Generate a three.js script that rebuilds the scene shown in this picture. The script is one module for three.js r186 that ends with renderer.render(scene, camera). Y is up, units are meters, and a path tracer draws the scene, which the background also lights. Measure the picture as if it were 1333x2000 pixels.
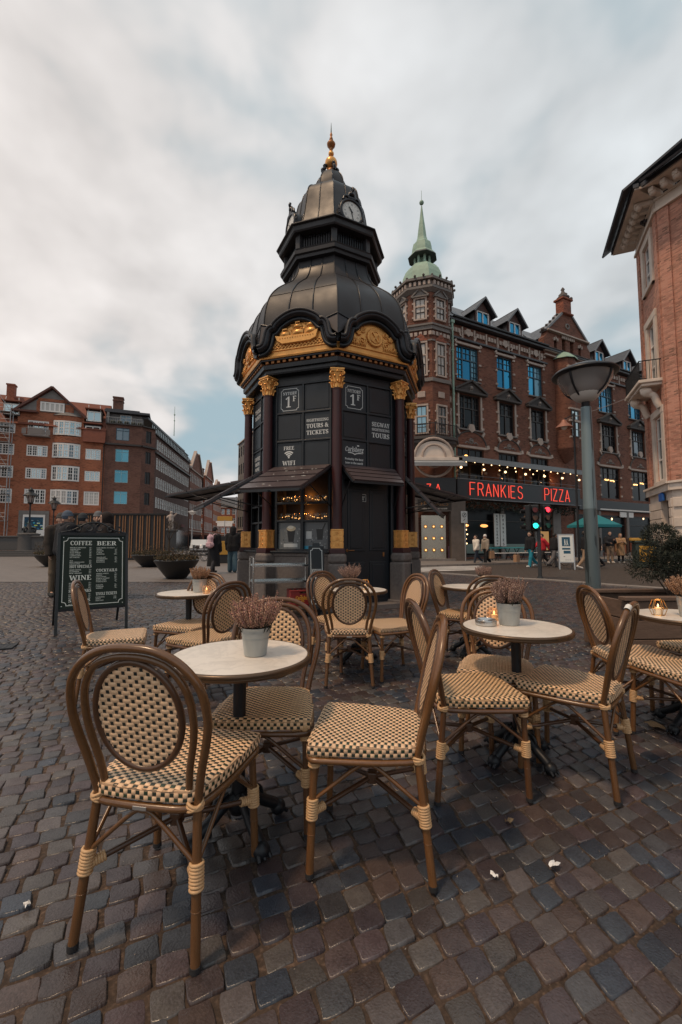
import * as THREE from 'three';
import { mergeGeometries, mergeVertices, toCreasedNormals } from 'three/addons/utils/BufferGeometryUtils.js';
import { RoundedBoxGeometry } from 'three/addons/geometries/RoundedBoxGeometry.js';
import { ImprovedNoise } from 'three/addons/math/ImprovedNoise.js';
import { FontLoader } from 'three/addons/loaders/FontLoader.js';
import { TextGeometry } from 'three/addons/geometries/TextGeometry.js';

// ------------------------------------------------------------ camera, sky, sun, exposure
const scene = new THREE.Scene();
const camera = new THREE.PerspectiveCamera(100, 682 / 1024, 0.05, 900);
camera.position.set(0, 1.2, 0);
camera.rotation.set(Math.atan(60 / 839), 0, 0);
const renderer = new THREE.WebGLRenderer({ antialias: true });
renderer.setSize(682, 1024);
renderer.toneMapping = THREE.LinearToneMapping;
renderer.toneMappingExposure = 1.06;
renderer.shadowMap.enabled = true;

const perlin = new ImprovedNoise();
function fbm(x, y, z, oct) { let a = 0.5, s = 0, n = 0; for (let i = 0; i < oct; i++) { s += a * perlin.noise(x, y, z); n += a; a *= 0.5; x *= 2.03; y *= 2.03; z *= 2.03; } return s / n; }
const sstep = (a, b, x) => { x = Math.min(1, Math.max(0, (x - a) / (b - a))); return x * x * (3 - 2 * x); };
{ // overcast sky: broad soft cloud with a warm side towards the sun and cool gaps
  const W = 2048, H = 1024, d = new Float32Array(W * H * 4);
  for (let j = 0; j < H; j++) for (let i = 0; i < W; i++) {
    const el = ((j + 0.5) / H - 0.5) * Math.PI, az = ((i + 0.5) / W - 0.5) * 2 * Math.PI, k = (j * W + i) * 4;
    if (j < H / 2 - 2 && j % 1 === 0 && el < -0.02) { d[k] = 0.30; d[k + 1] = 0.29; d[k + 2] = 0.29; d[k + 3] = 1; continue; }
    const x = Math.cos(el) * Math.cos(az), y = Math.sin(el), z = Math.cos(el) * Math.sin(az);
    const q = 1 / (Math.max(y, 0) + 0.45), px = x * q * 1.5, pz = z * q * 1.5, py = y * 1.3;
    const w1 = fbm(px * 0.8 + 7.1, py, pz * 0.8 + 1.7, 3) * 0.55;
    const n = fbm(px * 0.8 + w1 + 3.3, py + 0.4, pz * 0.8 + 2.4 - w1, 4);
    const m = fbm(px * 2.1 + 5 + w1, py * 1.6, pz * 2.1 - 3 + w1, 5);
    const f2 = fbm(px * 5.2 + w1 * 3, py * 3.5 + 2.2, pz * 5.2 + 9, 4);
    const thick = sstep(-0.34, 0.06, n + 0.5 * m + 0.16 * f2);
    const warm = sstep(0.55, -0.75, x) * 0.75 + 0.12;
    const lum = 1.1 + 0.34 * n + 0.5 * m + 0.22 * f2;
    const gap = [0.36, 0.48, 0.54], cool = [0.53, 0.57, 0.595], wm = [0.69, 0.635, 0.605];
    for (let c = 0; c < 3; c++) { const cl = (cool[c] * (1 - warm) + wm[c] * warm) * lum; d[k + c] = gap[c] * (1 - thick) + cl * thick; }
    d[k + 3] = 1;
  }
  const sky = new THREE.DataTexture(d, W, H, THREE.RGBAFormat, THREE.FloatType);
  sky.mapping = THREE.EquirectangularReflectionMapping; sky.magFilter = THREE.LinearFilter; sky.needsUpdate = true;
  scene.background = sky; scene.environment = sky;
}
const sun = new THREE.DirectionalLight(0xffd9b0, 1.9);
sun.position.set(-20, 48, 6); sun.target.position.set(0, 0, -8);
sun.castShadow = true; sun.shadow.radius = 12; sun.shadow.mapSize.set(2048, 2048);
Object.assign(sun.shadow.camera, { left: -50, right: 50, top: 50, bottom: -50, near: 1, far: 160 });
scene.add(sun, sun.target);

// ------------------------------------------------------------ small tools
let seed = 12345;
function rnd() { seed |= 0; seed = seed + 0x6D2B79F5 | 0; let t = Math.imul(seed ^ seed >>> 15, 1 | seed); t = t + Math.imul(t ^ t >>> 7, 61 | t) ^ t; return ((t ^ t >>> 14) >>> 0) / 4294967296; }
const rr = (a, b) => a + (b - a) * rnd();
const pick = (a) => a[Math.floor(rnd() * a.length)];
const V = (x, y, z) => new THREE.Vector3(x, y, z);
const PI = Math.PI;
const taken = {};
function numbered(n) { const k = taken[n] = (taken[n] ?? -1) + 1; return k ? n + '_' + String(k).padStart(3, '0') : n; }
function thing(name, label, category, pos = [0, 0, 0], turn = 0, group) {
  const o = new THREE.Group(); o.name = numbered(name); scene.add(o);
  o.position.set(...pos); o.rotation.y = turn; o.userData = { label, category };
  if (group) o.userData.group = group;
  return o;
}
function tag(o, label, category, group) { o.userData = { ...o.userData, label, category }; if (group) o.userData.group = group; return o; }
function sub(name, parent, pos = [0, 0, 0], ry = 0) { const o = new THREE.Group(); o.name = name; o.position.set(...pos); o.rotation.y = ry; parent.add(o); return o; }
function ready(g) {
  if (g.index) g = g.toNonIndexed();
  for (const k of Object.keys(g.attributes)) if (!['position', 'normal', 'uv', 'color'].includes(k)) g.deleteAttribute(k);
  if (!g.attributes.normal) g.computeVertexNormals();
  if (!g.attributes.uv) g.setAttribute('uv', new THREE.BufferAttribute(new Float32Array(g.attributes.position.count * 2), 2));
  return g;
}
function mg(list) {
  if (!Array.isArray(list)) return ready(list);
  list = list.map(ready); const col = list.every((g) => g.attributes.color);
  if (!col) list.forEach((g) => g.deleteAttribute('color'));
  return list.length === 1 ? list[0] : mergeGeometries(list);
}
function uvBox(g) { // uv in metres from the face's dominant direction
  const p = g.attributes.position, n = g.attributes.normal, uv = g.attributes.uv;
  for (let i = 0; i < p.count; i++) {
    const ax = Math.abs(n.getX(i)), ay = Math.abs(n.getY(i)), az = Math.abs(n.getZ(i));
    if (ay > ax && ay > az) uv.setXY(i, p.getX(i), p.getZ(i)); else if (ax > az) uv.setXY(i, p.getZ(i), p.getY(i)); else uv.setXY(i, p.getX(i), p.getY(i));
  }
  return g;
}
function mesh(name, geo, mat, parent) {
  let g = Array.isArray(geo) || geo.index ? mg(geo) : ready(geo);
  if (mat.userData.metric) uvBox(g);
  const m = new THREE.Mesh(g, mat); m.castShadow = m.receiveShadow = true;
  if (parent) { m.name = name; parent.add(m); } else { m.name = numbered(name); scene.add(m); }
  return m;
}
function struct(name, geo, mat) { const m = mesh(name, geo, mat); m.userData.kind = 'structure'; return m; }
const T = (g, x = 0, y = 0, z = 0, rx = 0, ry = 0, rz = 0) => { if (rx || ry || rz) g.applyMatrix4(new THREE.Matrix4().makeRotationFromEuler(new THREE.Euler(rx, ry, rz, 'YXZ'))); return g.translate(x, y, z); };
const box = (w, h, d, x = 0, y = 0, z = 0, ry = 0, rx = 0, rz = 0) => T(new THREE.BoxGeometry(w, h, d), x, y, z, rx, ry, rz);
const rbox = (w, h, d, r, x = 0, y = 0, z = 0, ry = 0, rx = 0, rz = 0) => T(new RoundedBoxGeometry(w, h, d, 2, r), x, y, z, rx, ry, rz);
const cyl = (r0, r1, h, x = 0, y = 0, z = 0, n = 16, open = false) => T(new THREE.CylinderGeometry(r0, r1, h, n, 1, open), x, y, z);
const ball = (r, x = 0, y = 0, z = 0, n = 12) => T(new THREE.SphereGeometry(r, n, Math.max(4, n * 0.7 | 0)), x, y, z);
const lathe = (pts, n = 24) => new THREE.LatheGeometry(pts.map((p) => new THREE.Vector2(p[0], p[1])), n);
function rod(a, b, r, n = 8, r2 = r) { // straight round bar from a to b
  const A = V(...a), B = V(...b), d = B.clone().sub(A), g = new THREE.CylinderGeometry(r2, r, d.length(), n);
  g.applyQuaternion(new THREE.Quaternion().setFromUnitVectors(V(0, 1, 0), d.clone().normalize())); const c = A.add(B).multiplyScalar(0.5); return g.translate(c.x, c.y, c.z);
}
function bar(a, b, w, h) { // square bar from a to b
  const A = V(...a), B = V(...b), d = B.clone().sub(A), g = new THREE.BoxGeometry(w, d.length(), h);
  g.applyQuaternion(new THREE.Quaternion().setFromUnitVectors(V(0, 1, 0), d.clone().normalize())); const c = A.add(B).multiplyScalar(0.5); return g.translate(c.x, c.y, c.z);
}
const curve = (pts, closed = false, t = 0.5) => new THREE.CatmullRomCurve3(pts.map((p) => V(...p)), closed, 'catmullrom', t);
const tube = (pts, r, seg = 24, rad = 8, closed = false) => new THREE.TubeGeometry(pts.getPoint ? pts : curve(pts, closed), seg, r, rad, closed);
const torus = (R, r, x = 0, y = 0, z = 0, rx = 0, a = 8, b = 24) => T(new THREE.TorusGeometry(R, r, a, b), x, y, z, rx);
function poly(pts) { const s = new THREE.Shape(); pts.forEach((p, i) => i ? s.lineTo(p[0], p[1]) : s.moveTo(p[0], p[1])); return s; }
const prism = (shape, depth, bevel = 0) => new THREE.ExtrudeGeometry(shape, bevel ? { depth, bevelEnabled: true, bevelSize: bevel, bevelThickness: bevel, bevelSegments: 1, curveSegments: 12 } : { depth, bevelEnabled: false, curveSegments: 12 });
const rectHole = (x, y, w, h) => poly([[x, y], [x, y + h], [x + w, y + h], [x + w, y]]);
function quad(a, b, c, d) { const g = new THREE.BufferGeometry(); g.setAttribute('position', new THREE.Float32BufferAttribute([...a, ...b, ...c, ...a, ...c, ...d], 3)); g.setAttribute('uv', new THREE.Float32BufferAttribute([0, 0, 1, 0, 1, 1, 0, 0, 1, 1, 0, 1], 2)); g.computeVertexNormals(); return g; }
function paint(g, c) { g = ready(g); const n = g.attributes.position.count, a = new Float32Array(n * 3); for (let i = 0; i < n; i++) { a[3 * i] = c[0]; a[3 * i + 1] = c[1]; a[3 * i + 2] = c[2]; } g.setAttribute('color', new THREE.BufferAttribute(a, 3)); return g; }

// textures
function dataTex(w, h, fn, srgb, rx = 1, ry = 1) {
  const d = new Uint8Array(w * h * 4);
  for (let j = 0; j < h; j++) for (let i = 0; i < w; i++) { const c = fn(i / w, j / h, i, j), k = (j * w + i) * 4; for (let q = 0; q < 3; q++) { const v = c.length ? c[q] : c; d[k + q] = Math.max(0, Math.min(255, 255 * v)); } d[k + 3] = 255; }
  const t = new THREE.DataTexture(d, w, h); t.wrapS = t.wrapT = THREE.RepeatWrapping; t.magFilter = THREE.LinearFilter; t.repeat.set(rx, ry); if (srgb) t.colorSpace = THREE.SRGBColorSpace; t.needsUpdate = true; return t;
}
// noise that repeats at the edge of the tile
function tileNoise(u, v, f, z, oct) { let a = 0.5, s = 0; for (let o = 0; o < oct; o++) { const x = u * f, y = v * f, bx = x - f, by = y - f, w = u, q = v; s += a * ((perlin.noise(x, y, z) * (1 - w) + perlin.noise(bx, y, z) * w) * (1 - q) + (perlin.noise(x, by, z) * (1 - w) + perlin.noise(bx, by, z) * w) * q); a *= 0.5; f *= 2; z += 3.1; } return s; }
const mats = {};
function M(name, color, rough = 0.7, o = {}) {
  const { metric, coat, ...rest } = o, m = coat !== undefined || o.transmission || o.sheen ? new THREE.MeshPhysicalMaterial({ roughness: rough, clearcoat: coat ?? 0, ...rest }) : new THREE.MeshStandardMaterial({ roughness: rough, ...rest });
  m.color.setRGB(...color); m.name = name; if (metric) m.userData.metric = true; return mats[name] = m;
}
const bumpFine = dataTex(256, 256, (u, v) => 0.5 + 0.9 * tileNoise(u, v, 10, 2.2, 5), false);
const rep = (t, r) => { const c = t.clone(); c.repeat.set(r, r); c.needsUpdate = true; return c; };
const wearMap = dataTex(512, 512, (u, v) => { const n = tileNoise(u, v, 4, 8.1, 6); const k = 0.86 + 0.5 * n; return [k, k, k]; }, false);
const greyRough = dataTex(256, 256, (u, v) => 0.78 + 0.55 * tileNoise(u, v, 5, 4.4, 5), false);
function glow(name, color, e, rest = {}) { const m = M(name, color.map((c) => c * 0.3), 0.5, rest); m.emissive.setRGB(...color); m.emissiveIntensity = e; return m; }
function print(w, h, draw, rough = 0.6, o = {}) { // flat print on a panel
  const c = document.createElement('canvas'); c.width = w; c.height = h; const x = c.getContext('2d'); draw(x, w, h);
  const t = new THREE.CanvasTexture(c); t.colorSpace = THREE.SRGBColorSpace; return new THREE.MeshStandardMaterial({ map: t, roughness: rough, ...o });
}
function fitText(x, s, cx, y, size, maxW, font = 'serif', weight = 'bold') { x.font = `${weight} ${size}px ${font}`; x.textAlign = 'center'; x.textBaseline = 'middle'; const m = x.measureText(s).width; x.save(); x.translate(cx, y); if (maxW) x.scale(maxW / m, 1); x.fillText(s, 0, 0); x.restore(); }
const panel = (w, h, x = 0, y = 0, z = 0, ry = 0) => T(new THREE.PlaneGeometry(w, h), x, y, z, 0, ry);
// ------------------------------------------------------------ ground
const uvGround = (g) => { const p = g.attributes.position, uv = g.attributes.uv; for (let i = 0; i < p.count; i++) uv.setXY(i, p.getX(i), p.getZ(i)); return g; };
const flat = (pts, y) => { const g = new THREE.ShapeGeometry(poly(pts.map((p) => [p[0], -p[1]]))); g.rotateX(-PI / 2); g.translate(0, y, 0); return uvGround(ready(g)); };
const gritTex = dataTex(512, 512, (u, v) => { const n = tileNoise(u, v, 6, 1.1, 6), f = tileNoise(u, v, 60, 6.1, 2); const k = 0.6 + 0.6 * n + 0.9 * Math.max(0, f) + 0.2 * f; return [k, k * 0.95, k * 0.9]; }, true, 1.3, 1.3);
const sand = M('sandy_joint', [0.16, 0.115, 0.09], 0.95, { map: gritTex, bumpMap: rep(bumpFine, 2.5), bumpScale: 0.01 });
struct('ground', (() => { const g = new THREE.PlaneGeometry(1400, 1400, 1, 1); g.rotateX(-PI / 2); g.translate(0, -0.0115, -300); return uvGround(ready(g)); })(), sand);

const KX = -0.23, KZ = -9.4, K0 = 5 * PI / 180; // kiosk axis and turn
const kerbLine = [[-3.6, -31], [1.2, -21.5], [3.38, -17.4], [5.7, -14.6], [6.6, -13.9], [7.87, -11.9], [9.6, -9.6], [13, -6], [18, -2]];
const kerbX = (z) => { for (let i = 0; i + 1 < kerbLine.length; i++) { const [ax, az] = kerbLine[i], [bx, bz] = kerbLine[i + 1]; if (z >= az && z <= bz) return ax + (bx - ax) * (z - az) / (bz - az); } return z < -31 ? -3.6 : 18; };

// setts: every stone its own rounded irregular block
const SET = 0.1, ROW = 0.088, SA = 25 * PI / 180, ca = Math.cos(SA), sa = Math.sin(SA);
const tones = [[0.12, 0.118, 0.118], [0.098, 0.097, 0.10], [0.128, 0.10, 0.092], [0.115, 0.086, 0.08], [0.078, 0.09, 0.106], [0.064, 0.077, 0.097], [0.142, 0.128, 0.114], [0.112, 0.092, 0.088], [0.125, 0.09, 0.076], [0.09, 0.074, 0.08], [0.12, 0.09, 0.09], [0.15, 0.13, 0.12]];
const stoneMap = dataTex(512, 512, (u, v) => { const n = tileNoise(u, v, 8, 2.1, 6), f = tileNoise(u, v, 48, 9.1, 3); const k = 0.84 + 0.55 * n + 0.6 * f; return [k, k * (0.99 + 0.06 * n), k * (0.98 + 0.1 * f)]; }, false, 2.3, 2.3);
const stoneMat = M('granite_sett', [1, 1, 1], 0.43, { vertexColors: true, map: stoneMap, bumpMap: rep(bumpFine, 14), bumpScale: 0.0018, roughnessMap: rep(greyRough, 2) });
function stone(cx, cz, n, full, P, N, C, I, UV) {
  const base = P.length / 3, w = SET / 2 - rr(0.002, 0.0075), d = ROW / 2 - rr(0.0012, 0.006), yaw = rr(-0.05, 0.05), tx = rr(-0.045, 0.045), tz = rr(-0.05, 0.05), h = rr(-0.006, 0.004);
  const t = pick(tones), k = rr(0.42, 0.8), col = [t[0] * k, t[1] * k, t[2] * k * 1.08];
  const sk = [rr(-0.1, 0.1) - 0.3 * sstep(-0.4, 0.7, cx), rr(-0.07, 0.07)], e = rr(5, 9);
  const rings = full ? [[1, -0.022, 0.9], [0.978, -0.0045, 0.55], [0.925, -0.0004, 0.08]] : [[1, -0.02, 0.75], [0.93, 0, 0.1]];
  const out = [], cr = [[-1, -1], [1, -1], [1, 1], [-1, 1]].map((c) => [c[0] * (1 + rr(-0.09, 0.05)), c[1] * (1 + rr(-0.09, 0.05))]), per = n / 4;
  for (let q = 0; q < 4; q++) { const A = cr[q], B = cr[(q + 1) % 4], bow = rr(-0.02, 0.06); for (let i = 0; i < per; i++) { const t = per === 2 ? [0.1, 0.9][i] : per === 3 ? [0.07, 0.5, 0.93][i] : [0.05, 0.3, 0.7, 0.95][i], px = A[0] + (B[0] - A[0]) * t, py = A[1] + (B[1] - A[1]) * t, w2 = 1 + (t > 0.06 && t < 0.94 ? bow + rr(-0.06, 0.035) : rr(-0.04, 0.02)), l = Math.hypot(px, py); out.push([px * w2, py * w2, px / l, py / l]); } }
  const put = (lx, lz, y, nx, nz, up) => {
    const ax = lx + sk[0] * lz * 0.8, az = lz + sk[1] * lx * 0.8, bx = ax * Math.cos(yaw) - az * Math.sin(yaw), bz = ax * Math.sin(yaw) + az * Math.cos(yaw);
    const X = cx + bx * ca + bz * sa, Z = cz - bx * sa + bz * ca; P.push(X, y + h + tx * lx + tz * lz, Z);
    const wx = nx * ca + nz * sa - tx, wz = -nx * sa + nz * ca - tz, l = Math.hypot(wx, up, wz); N.push(wx / l, up / l, wz / l); C.push(...col); UV.push(X, Z);
  };
  for (const [s, y, side] of rings) for (const o of out) put(o[0] * w * s, o[1] * d * s, y + (y > -0.003 ? rr(-0.0015, 0.0015) : 0), o[2] * side, o[3] * side, 1.02 - side);
  put(0, 0, rr(0.0005, 0.0035), 0, 0, 1);
  const R = rings.length; for (let r = 0; r + 1 < R; r++) for (let i = 0; i < n; i++) { const a = base + r * n + i, b = base + r * n + (i + 1) % n, c = a + n, dd = b + n; I.push(a, c, b, b, c, dd); }
  const last = base + (R - 1) * n, mid = base + R * n; for (let i = 0; i < n; i++) I.push(last + i, mid, last + (i + 1) % n);
}
const stoneGeo = (P, N, C, I, UV) => { const g = new THREE.BufferGeometry(); g.setAttribute('position', new THREE.Float32BufferAttribute(P, 3)); g.setAttribute('normal', new THREE.Float32BufferAttribute(N, 3)); g.setAttribute('color', new THREE.Float32BufferAttribute(C, 3)); g.setAttribute('uv', new THREE.Float32BufferAttribute(UV, 2)); g.setIndex(I); return g; };
const plaza = new THREE.Group(); plaza.name = 'plaza_paving'; plaza.userData.kind = 'structure'; scene.add(plaza);
{
  const spots = [];
  for (let r = -225; r < 155; r++) {
    let off = rr(0, SET) ; const wob = rr(-0.006, 0.006);
    for (let c = -205; c < 205; c++) {
      const a = c * SET + off + rr(-0.006, 0.006) + 0.02 * Math.sin(r * 0.3), b = r * ROW + wob + 0.03 * Math.sin(c * 0.045 + r * 0.02);
      const x = a * ca + b * sa, z = -a * sa + b * ca - 6, d = -z;
      if (d < 0.35 || d > 17 || Math.abs(x) > d * 0.86 + 0.8) continue;
      if (x > kerbX(z) - 0.16 || (x < -0.5 && d > 13.2 + 0.12 * x * 0)) continue;
      if (Math.hypot(x - KX, z - KZ) < 1.75) continue;
      const v = Math.abs(x) < d * 0.8 && d > 1.02;
      spots.push([x, z, d, v]);
    }
  }
  spots.sort((p, q) => (q[3] - p[3]) || p[2] - q[2]);
  const B = [[], [], [], [], []];
  spots.forEach(([x, z, d], i) => {
    if (i < 300) { const L = [[], [], [], [], []]; stone(x, z, 16, true, ...L); const m = new THREE.Mesh(stoneGeo(...L), stoneMat); m.name = i ? 'cobblestone_' + String(i).padStart(3, '0') : 'cobblestone'; m.castShadow = m.receiveShadow = true; plaza.add(m); return; }
    stone(x, z, d < 4 ? 12 : 8, d < 5.5, ...B);
  });
  const m = new THREE.Mesh(stoneGeo(...B), stoneMat); m.name = 'cobblestones'; m.userData.kind = 'stuff'; m.castShadow = m.receiveShadow = true; plaza.add(m);
}
// smoother slabs and street beyond
const slabTex = dataTex(512, 512, (u, v) => { const r = Math.floor(v * 8), uu = (u * 4 + (r % 2) * 0.5) % 1, vv = v * 8 % 1; const j = uu < 0.02 || vv < 0.04 ? 0.55 : 1; const id = Math.sin(r * 12.9 + Math.floor(u * 4 + (r % 2) * 0.5) * 78.2) * 43758.5; const k = j * (0.78 + 0.16 * (id - Math.floor(id)) + 0.3 * tileNoise(u, v, 8, 3.3, 5)); return [k, k, k]; }, false, 0.42, 0.42);
const slabMat = M('granite_slabs', [0.17, 0.145, 0.132], 0.6, { map: slabTex, bumpMap: rep(bumpFine, 3), bumpScale: 0.004 });
struct('promenade', flat([[-60, -13.3], [-0.45, -13.3], [-0.45, -22], [-3.7, -31.2], [-3.7, -62], [-60, -62]], 0.0), slabMat);
struct('far_ground', flat([[-150, -62], [-3.7, -62], [-3.7, -300], [-150, -300]], 0.0), M('asphalt_far', [0.12, 0.115, 0.112], 0.8, { map: gritTex }));
const asphalt = M('street_asphalt', [0.135, 0.118, 0.108], 0.66, { map: gritTex, bumpMap: rep(bumpFine, 4), bumpScale: 0.006 });
struct('street', flat([...kerbLine.slice().map((p) => [p[0] + 0.12, p[1]]), [80, -2], [80, -120], [-3.6, -120]], 0.004), asphalt);
{ // kerb stones between setts and street, low step
  const kerb = new THREE.Group(); kerb.name = 'kerb'; kerb.userData.kind = 'structure'; scene.add(kerb);
  const km = M('kerb_granite', [0.24, 0.215, 0.2], 0.7, { map: rep(wearMap, 1), bumpMap: rep(bumpFine, 4), bumpScale: 0.004, metric: true });
  for (let i = 1; i + 2 < kerbLine.length; i++) { const [ax, az] = kerbLine[i], [bx, bz] = kerbLine[i + 1], L = Math.hypot(bx - ax, bz - az), n = Math.round(L / 0.95); for (let k = 0; k < n; k++) { const f = (k + 0.5) / n, m = mesh('kerb_stone', rbox(L / n - 0.012, 0.12, 0.26, 0.012), km, kerb); m.position.set(ax + (bx - ax) * f, -0.022 + rr(-0.003, 0.003), az + (bz - az) * f); m.rotation.y = -Math.atan2(bz - az, bx - ax); } }
}
// pavement in front of the red brick building, and a zebra crossing
const FA = [7.42, -28.0], FD = [0.885, -0.466]; // facade line of the red brick building
const fpt = (s, o = 0) => [FA[0] + FD[0] * s + o * 0.466, FA[1] + FD[1] * s + o * 0.885];
struct('pavement', (() => { const p = [fpt(-14, 4.6), fpt(34, 4.6), fpt(34, -0.3), fpt(-14, -0.3)]; const s = poly(p.map((q) => [q[0], -q[1]])); const g = prism(s, 0.11); g.rotateX(-PI / 2); return uvGround(ready(g)); })(), M('pavement_slabs', [0.2, 0.175, 0.16], 0.65, { map: slabTex, bumpMap: rep(bumpFine, 3), bumpScale: 0.003 }));
{
  const z = new THREE.Group(); z.name = 'zebra_crossing'; z.userData.kind = 'structure'; scene.add(z);
  const wm = M('road_paint', [0.62, 0.6, 0.58], 0.7, { map: rep(wearMap, 0.7), metric: true });
  for (let k = 0; k < 6; k++) { const c = [4.2 + k * 0.28 + 0.35, -18.6 - k * 0.95]; const m = mesh('stripe', box(4.4, 0.004, 0.48), wm, z); m.position.set(c[0] - 0.3, 0.0095, c[1]); m.rotation.y = 0.33; }
}
{ // loose grit and crumbs in the joints
  const P = [], C = [], N = []; for (let i = 0; i < 2600; i++) { const d = 0.8 + 3.6 * Math.sqrt(rnd()), x = rr(-0.85, 0.85) * d, r = rr(0.0015, 0.0042), c = pick([[0.2, 0.15, 0.11], [0.12, 0.09, 0.07], [0.3, 0.24, 0.19], [0.42, 0.38, 0.33]]); const v = [0, 1, 2, 3].map(() => [x + rr(-r, r), rr(-0.003, 0.004) - 0.003, -d + rr(-r, r)]); for (const [a, b, e] of [[0, 1, 2], [0, 2, 3], [0, 3, 1], [1, 3, 2]]) for (const k of [a, b, e]) { P.push(...v[k]); C.push(...c); } }
  const g = new THREE.BufferGeometry(); g.setAttribute('position', new THREE.Float32BufferAttribute(P, 3)); g.setAttribute('color', new THREE.Float32BufferAttribute(C, 3)); g.computeVertexNormals(); const m = mesh('grit', g, M('loose_grit', [1, 1, 1], 0.9, { vertexColors: true, side: THREE.DoubleSide }), plaza); m.userData.kind = 'stuff'; }
// small litter on the setts
const paper = M('white_paper', [0.72, 0.72, 0.72], 0.8, { side: THREE.DoubleSide });
function scrap(name, x, z, r, label, mat, cat) { const g = new THREE.PlaneGeometry(r * 2, r * 1.4, 4, 3), p = g.attributes.position; for (let i = 0; i < p.count; i++) p.setXYZ(i, p.getX(i) * rr(0.6, 1.15), p.getY(i) * rr(0.5, 1.2), rr(0.003, 0.02)); g.rotateX(-PI / 2); g.computeVertexNormals(); const m = mesh(name, g, mat); m.position.set(x, 0.004, z); m.rotation.y = rr(0, 3); tag(m, label, cat ?? 'litter'); }
scrap('paper_scrap', 0.79, -1.68, 0.02, 'crumpled white paper scrap lying on dark setts beyond the front chairs', paper);
scrap('paper_scrap', 0.55, -1.63, 0.013, 'tiny pale paper scrap on the setts near the middle chair leg', paper);
scrap('cigarette_end', -1.03, -1.5, 0.014, 'white cigarette end on the setts beside the front chair', paper);
scrap('dry_leaf', 0.72, -1.93, 0.02, 'small dry brown leaf on the setts beneath the marble table chairs', M('dry_leaf_brown', [0.3, 0.19, 0.1], 0.9, { side: THREE.DoubleSide }), 'leaf');
scrap('dry_leaf', 2.05, -2.9, 0.06, 'curled brown paper leaf lying under the chair by the wooden planter', mats.dry_leaf_brown, 'leaf');
{ const g = thing('drain_cover', 'dark iron utility cover set among the setts', 'utility cover', [-3.95, 0.006, -5.02], 0.4); const im = M('cast_iron', [0.03, 0.034, 0.04], 0.55, { metalness: 0.4, bumpMap: rep(bumpFine, 3), bumpScale: 0.002 }); mesh('cover_frame', [box(0.36, 0.014, 0.03, 0, 0, 0.12), box(0.36, 0.014, 0.03, 0, 0, -0.12), box(0.03, 0.014, 0.21, 0.165, 0, 0), box(0.03, 0.014, 0.21, -0.165, 0, 0)], im, g); mesh('lid', [box(0.29, 0.01, 0.2), ...[-2, -1, 0, 1, 2].map((k) => box(0.02, 0.014, 0.17, k * 0.05, 0, 0))], im, g); }
// ------------------------------------------------------------ bistro furniture
const caneTex = dataTex(256, 256, (u, v) => { const n = tileNoise(u, v, 5, 7.7, 5), g = tileNoise(u, v * 0.15, 40, 3.7, 3); const k = 0.84 + 0.5 * n + 0.35 * g; return [k, k * 0.99, k * 0.97]; }, false, 3, 1);
const cane = M('brown_cane', [0.145, 0.067, 0.025], 0.34, { coat: 0.35, clearcoatRoughness: 0.3, map: caneTex, roughnessMap: greyRough });
const caneDark = M('dark_cane', [0.085, 0.038, 0.017], 0.38, { coat: 0.3, clearcoatRoughness: 0.3, map: caneTex });
const wrapMat = M('pale_wrap', [0.66, 0.41, 0.21], 0.5, { map: rep(wearMap, 2) });
const weaveMat = M('woven_strand', [1, 1, 1], 0.5, { vertexColors: true });
const rubber = M('black_rubber', [0.018, 0.018, 0.02], 0.7);
const CREAM = [0.80, 0.53, 0.325], INK = [0.016, 0.02, 0.018];
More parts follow.
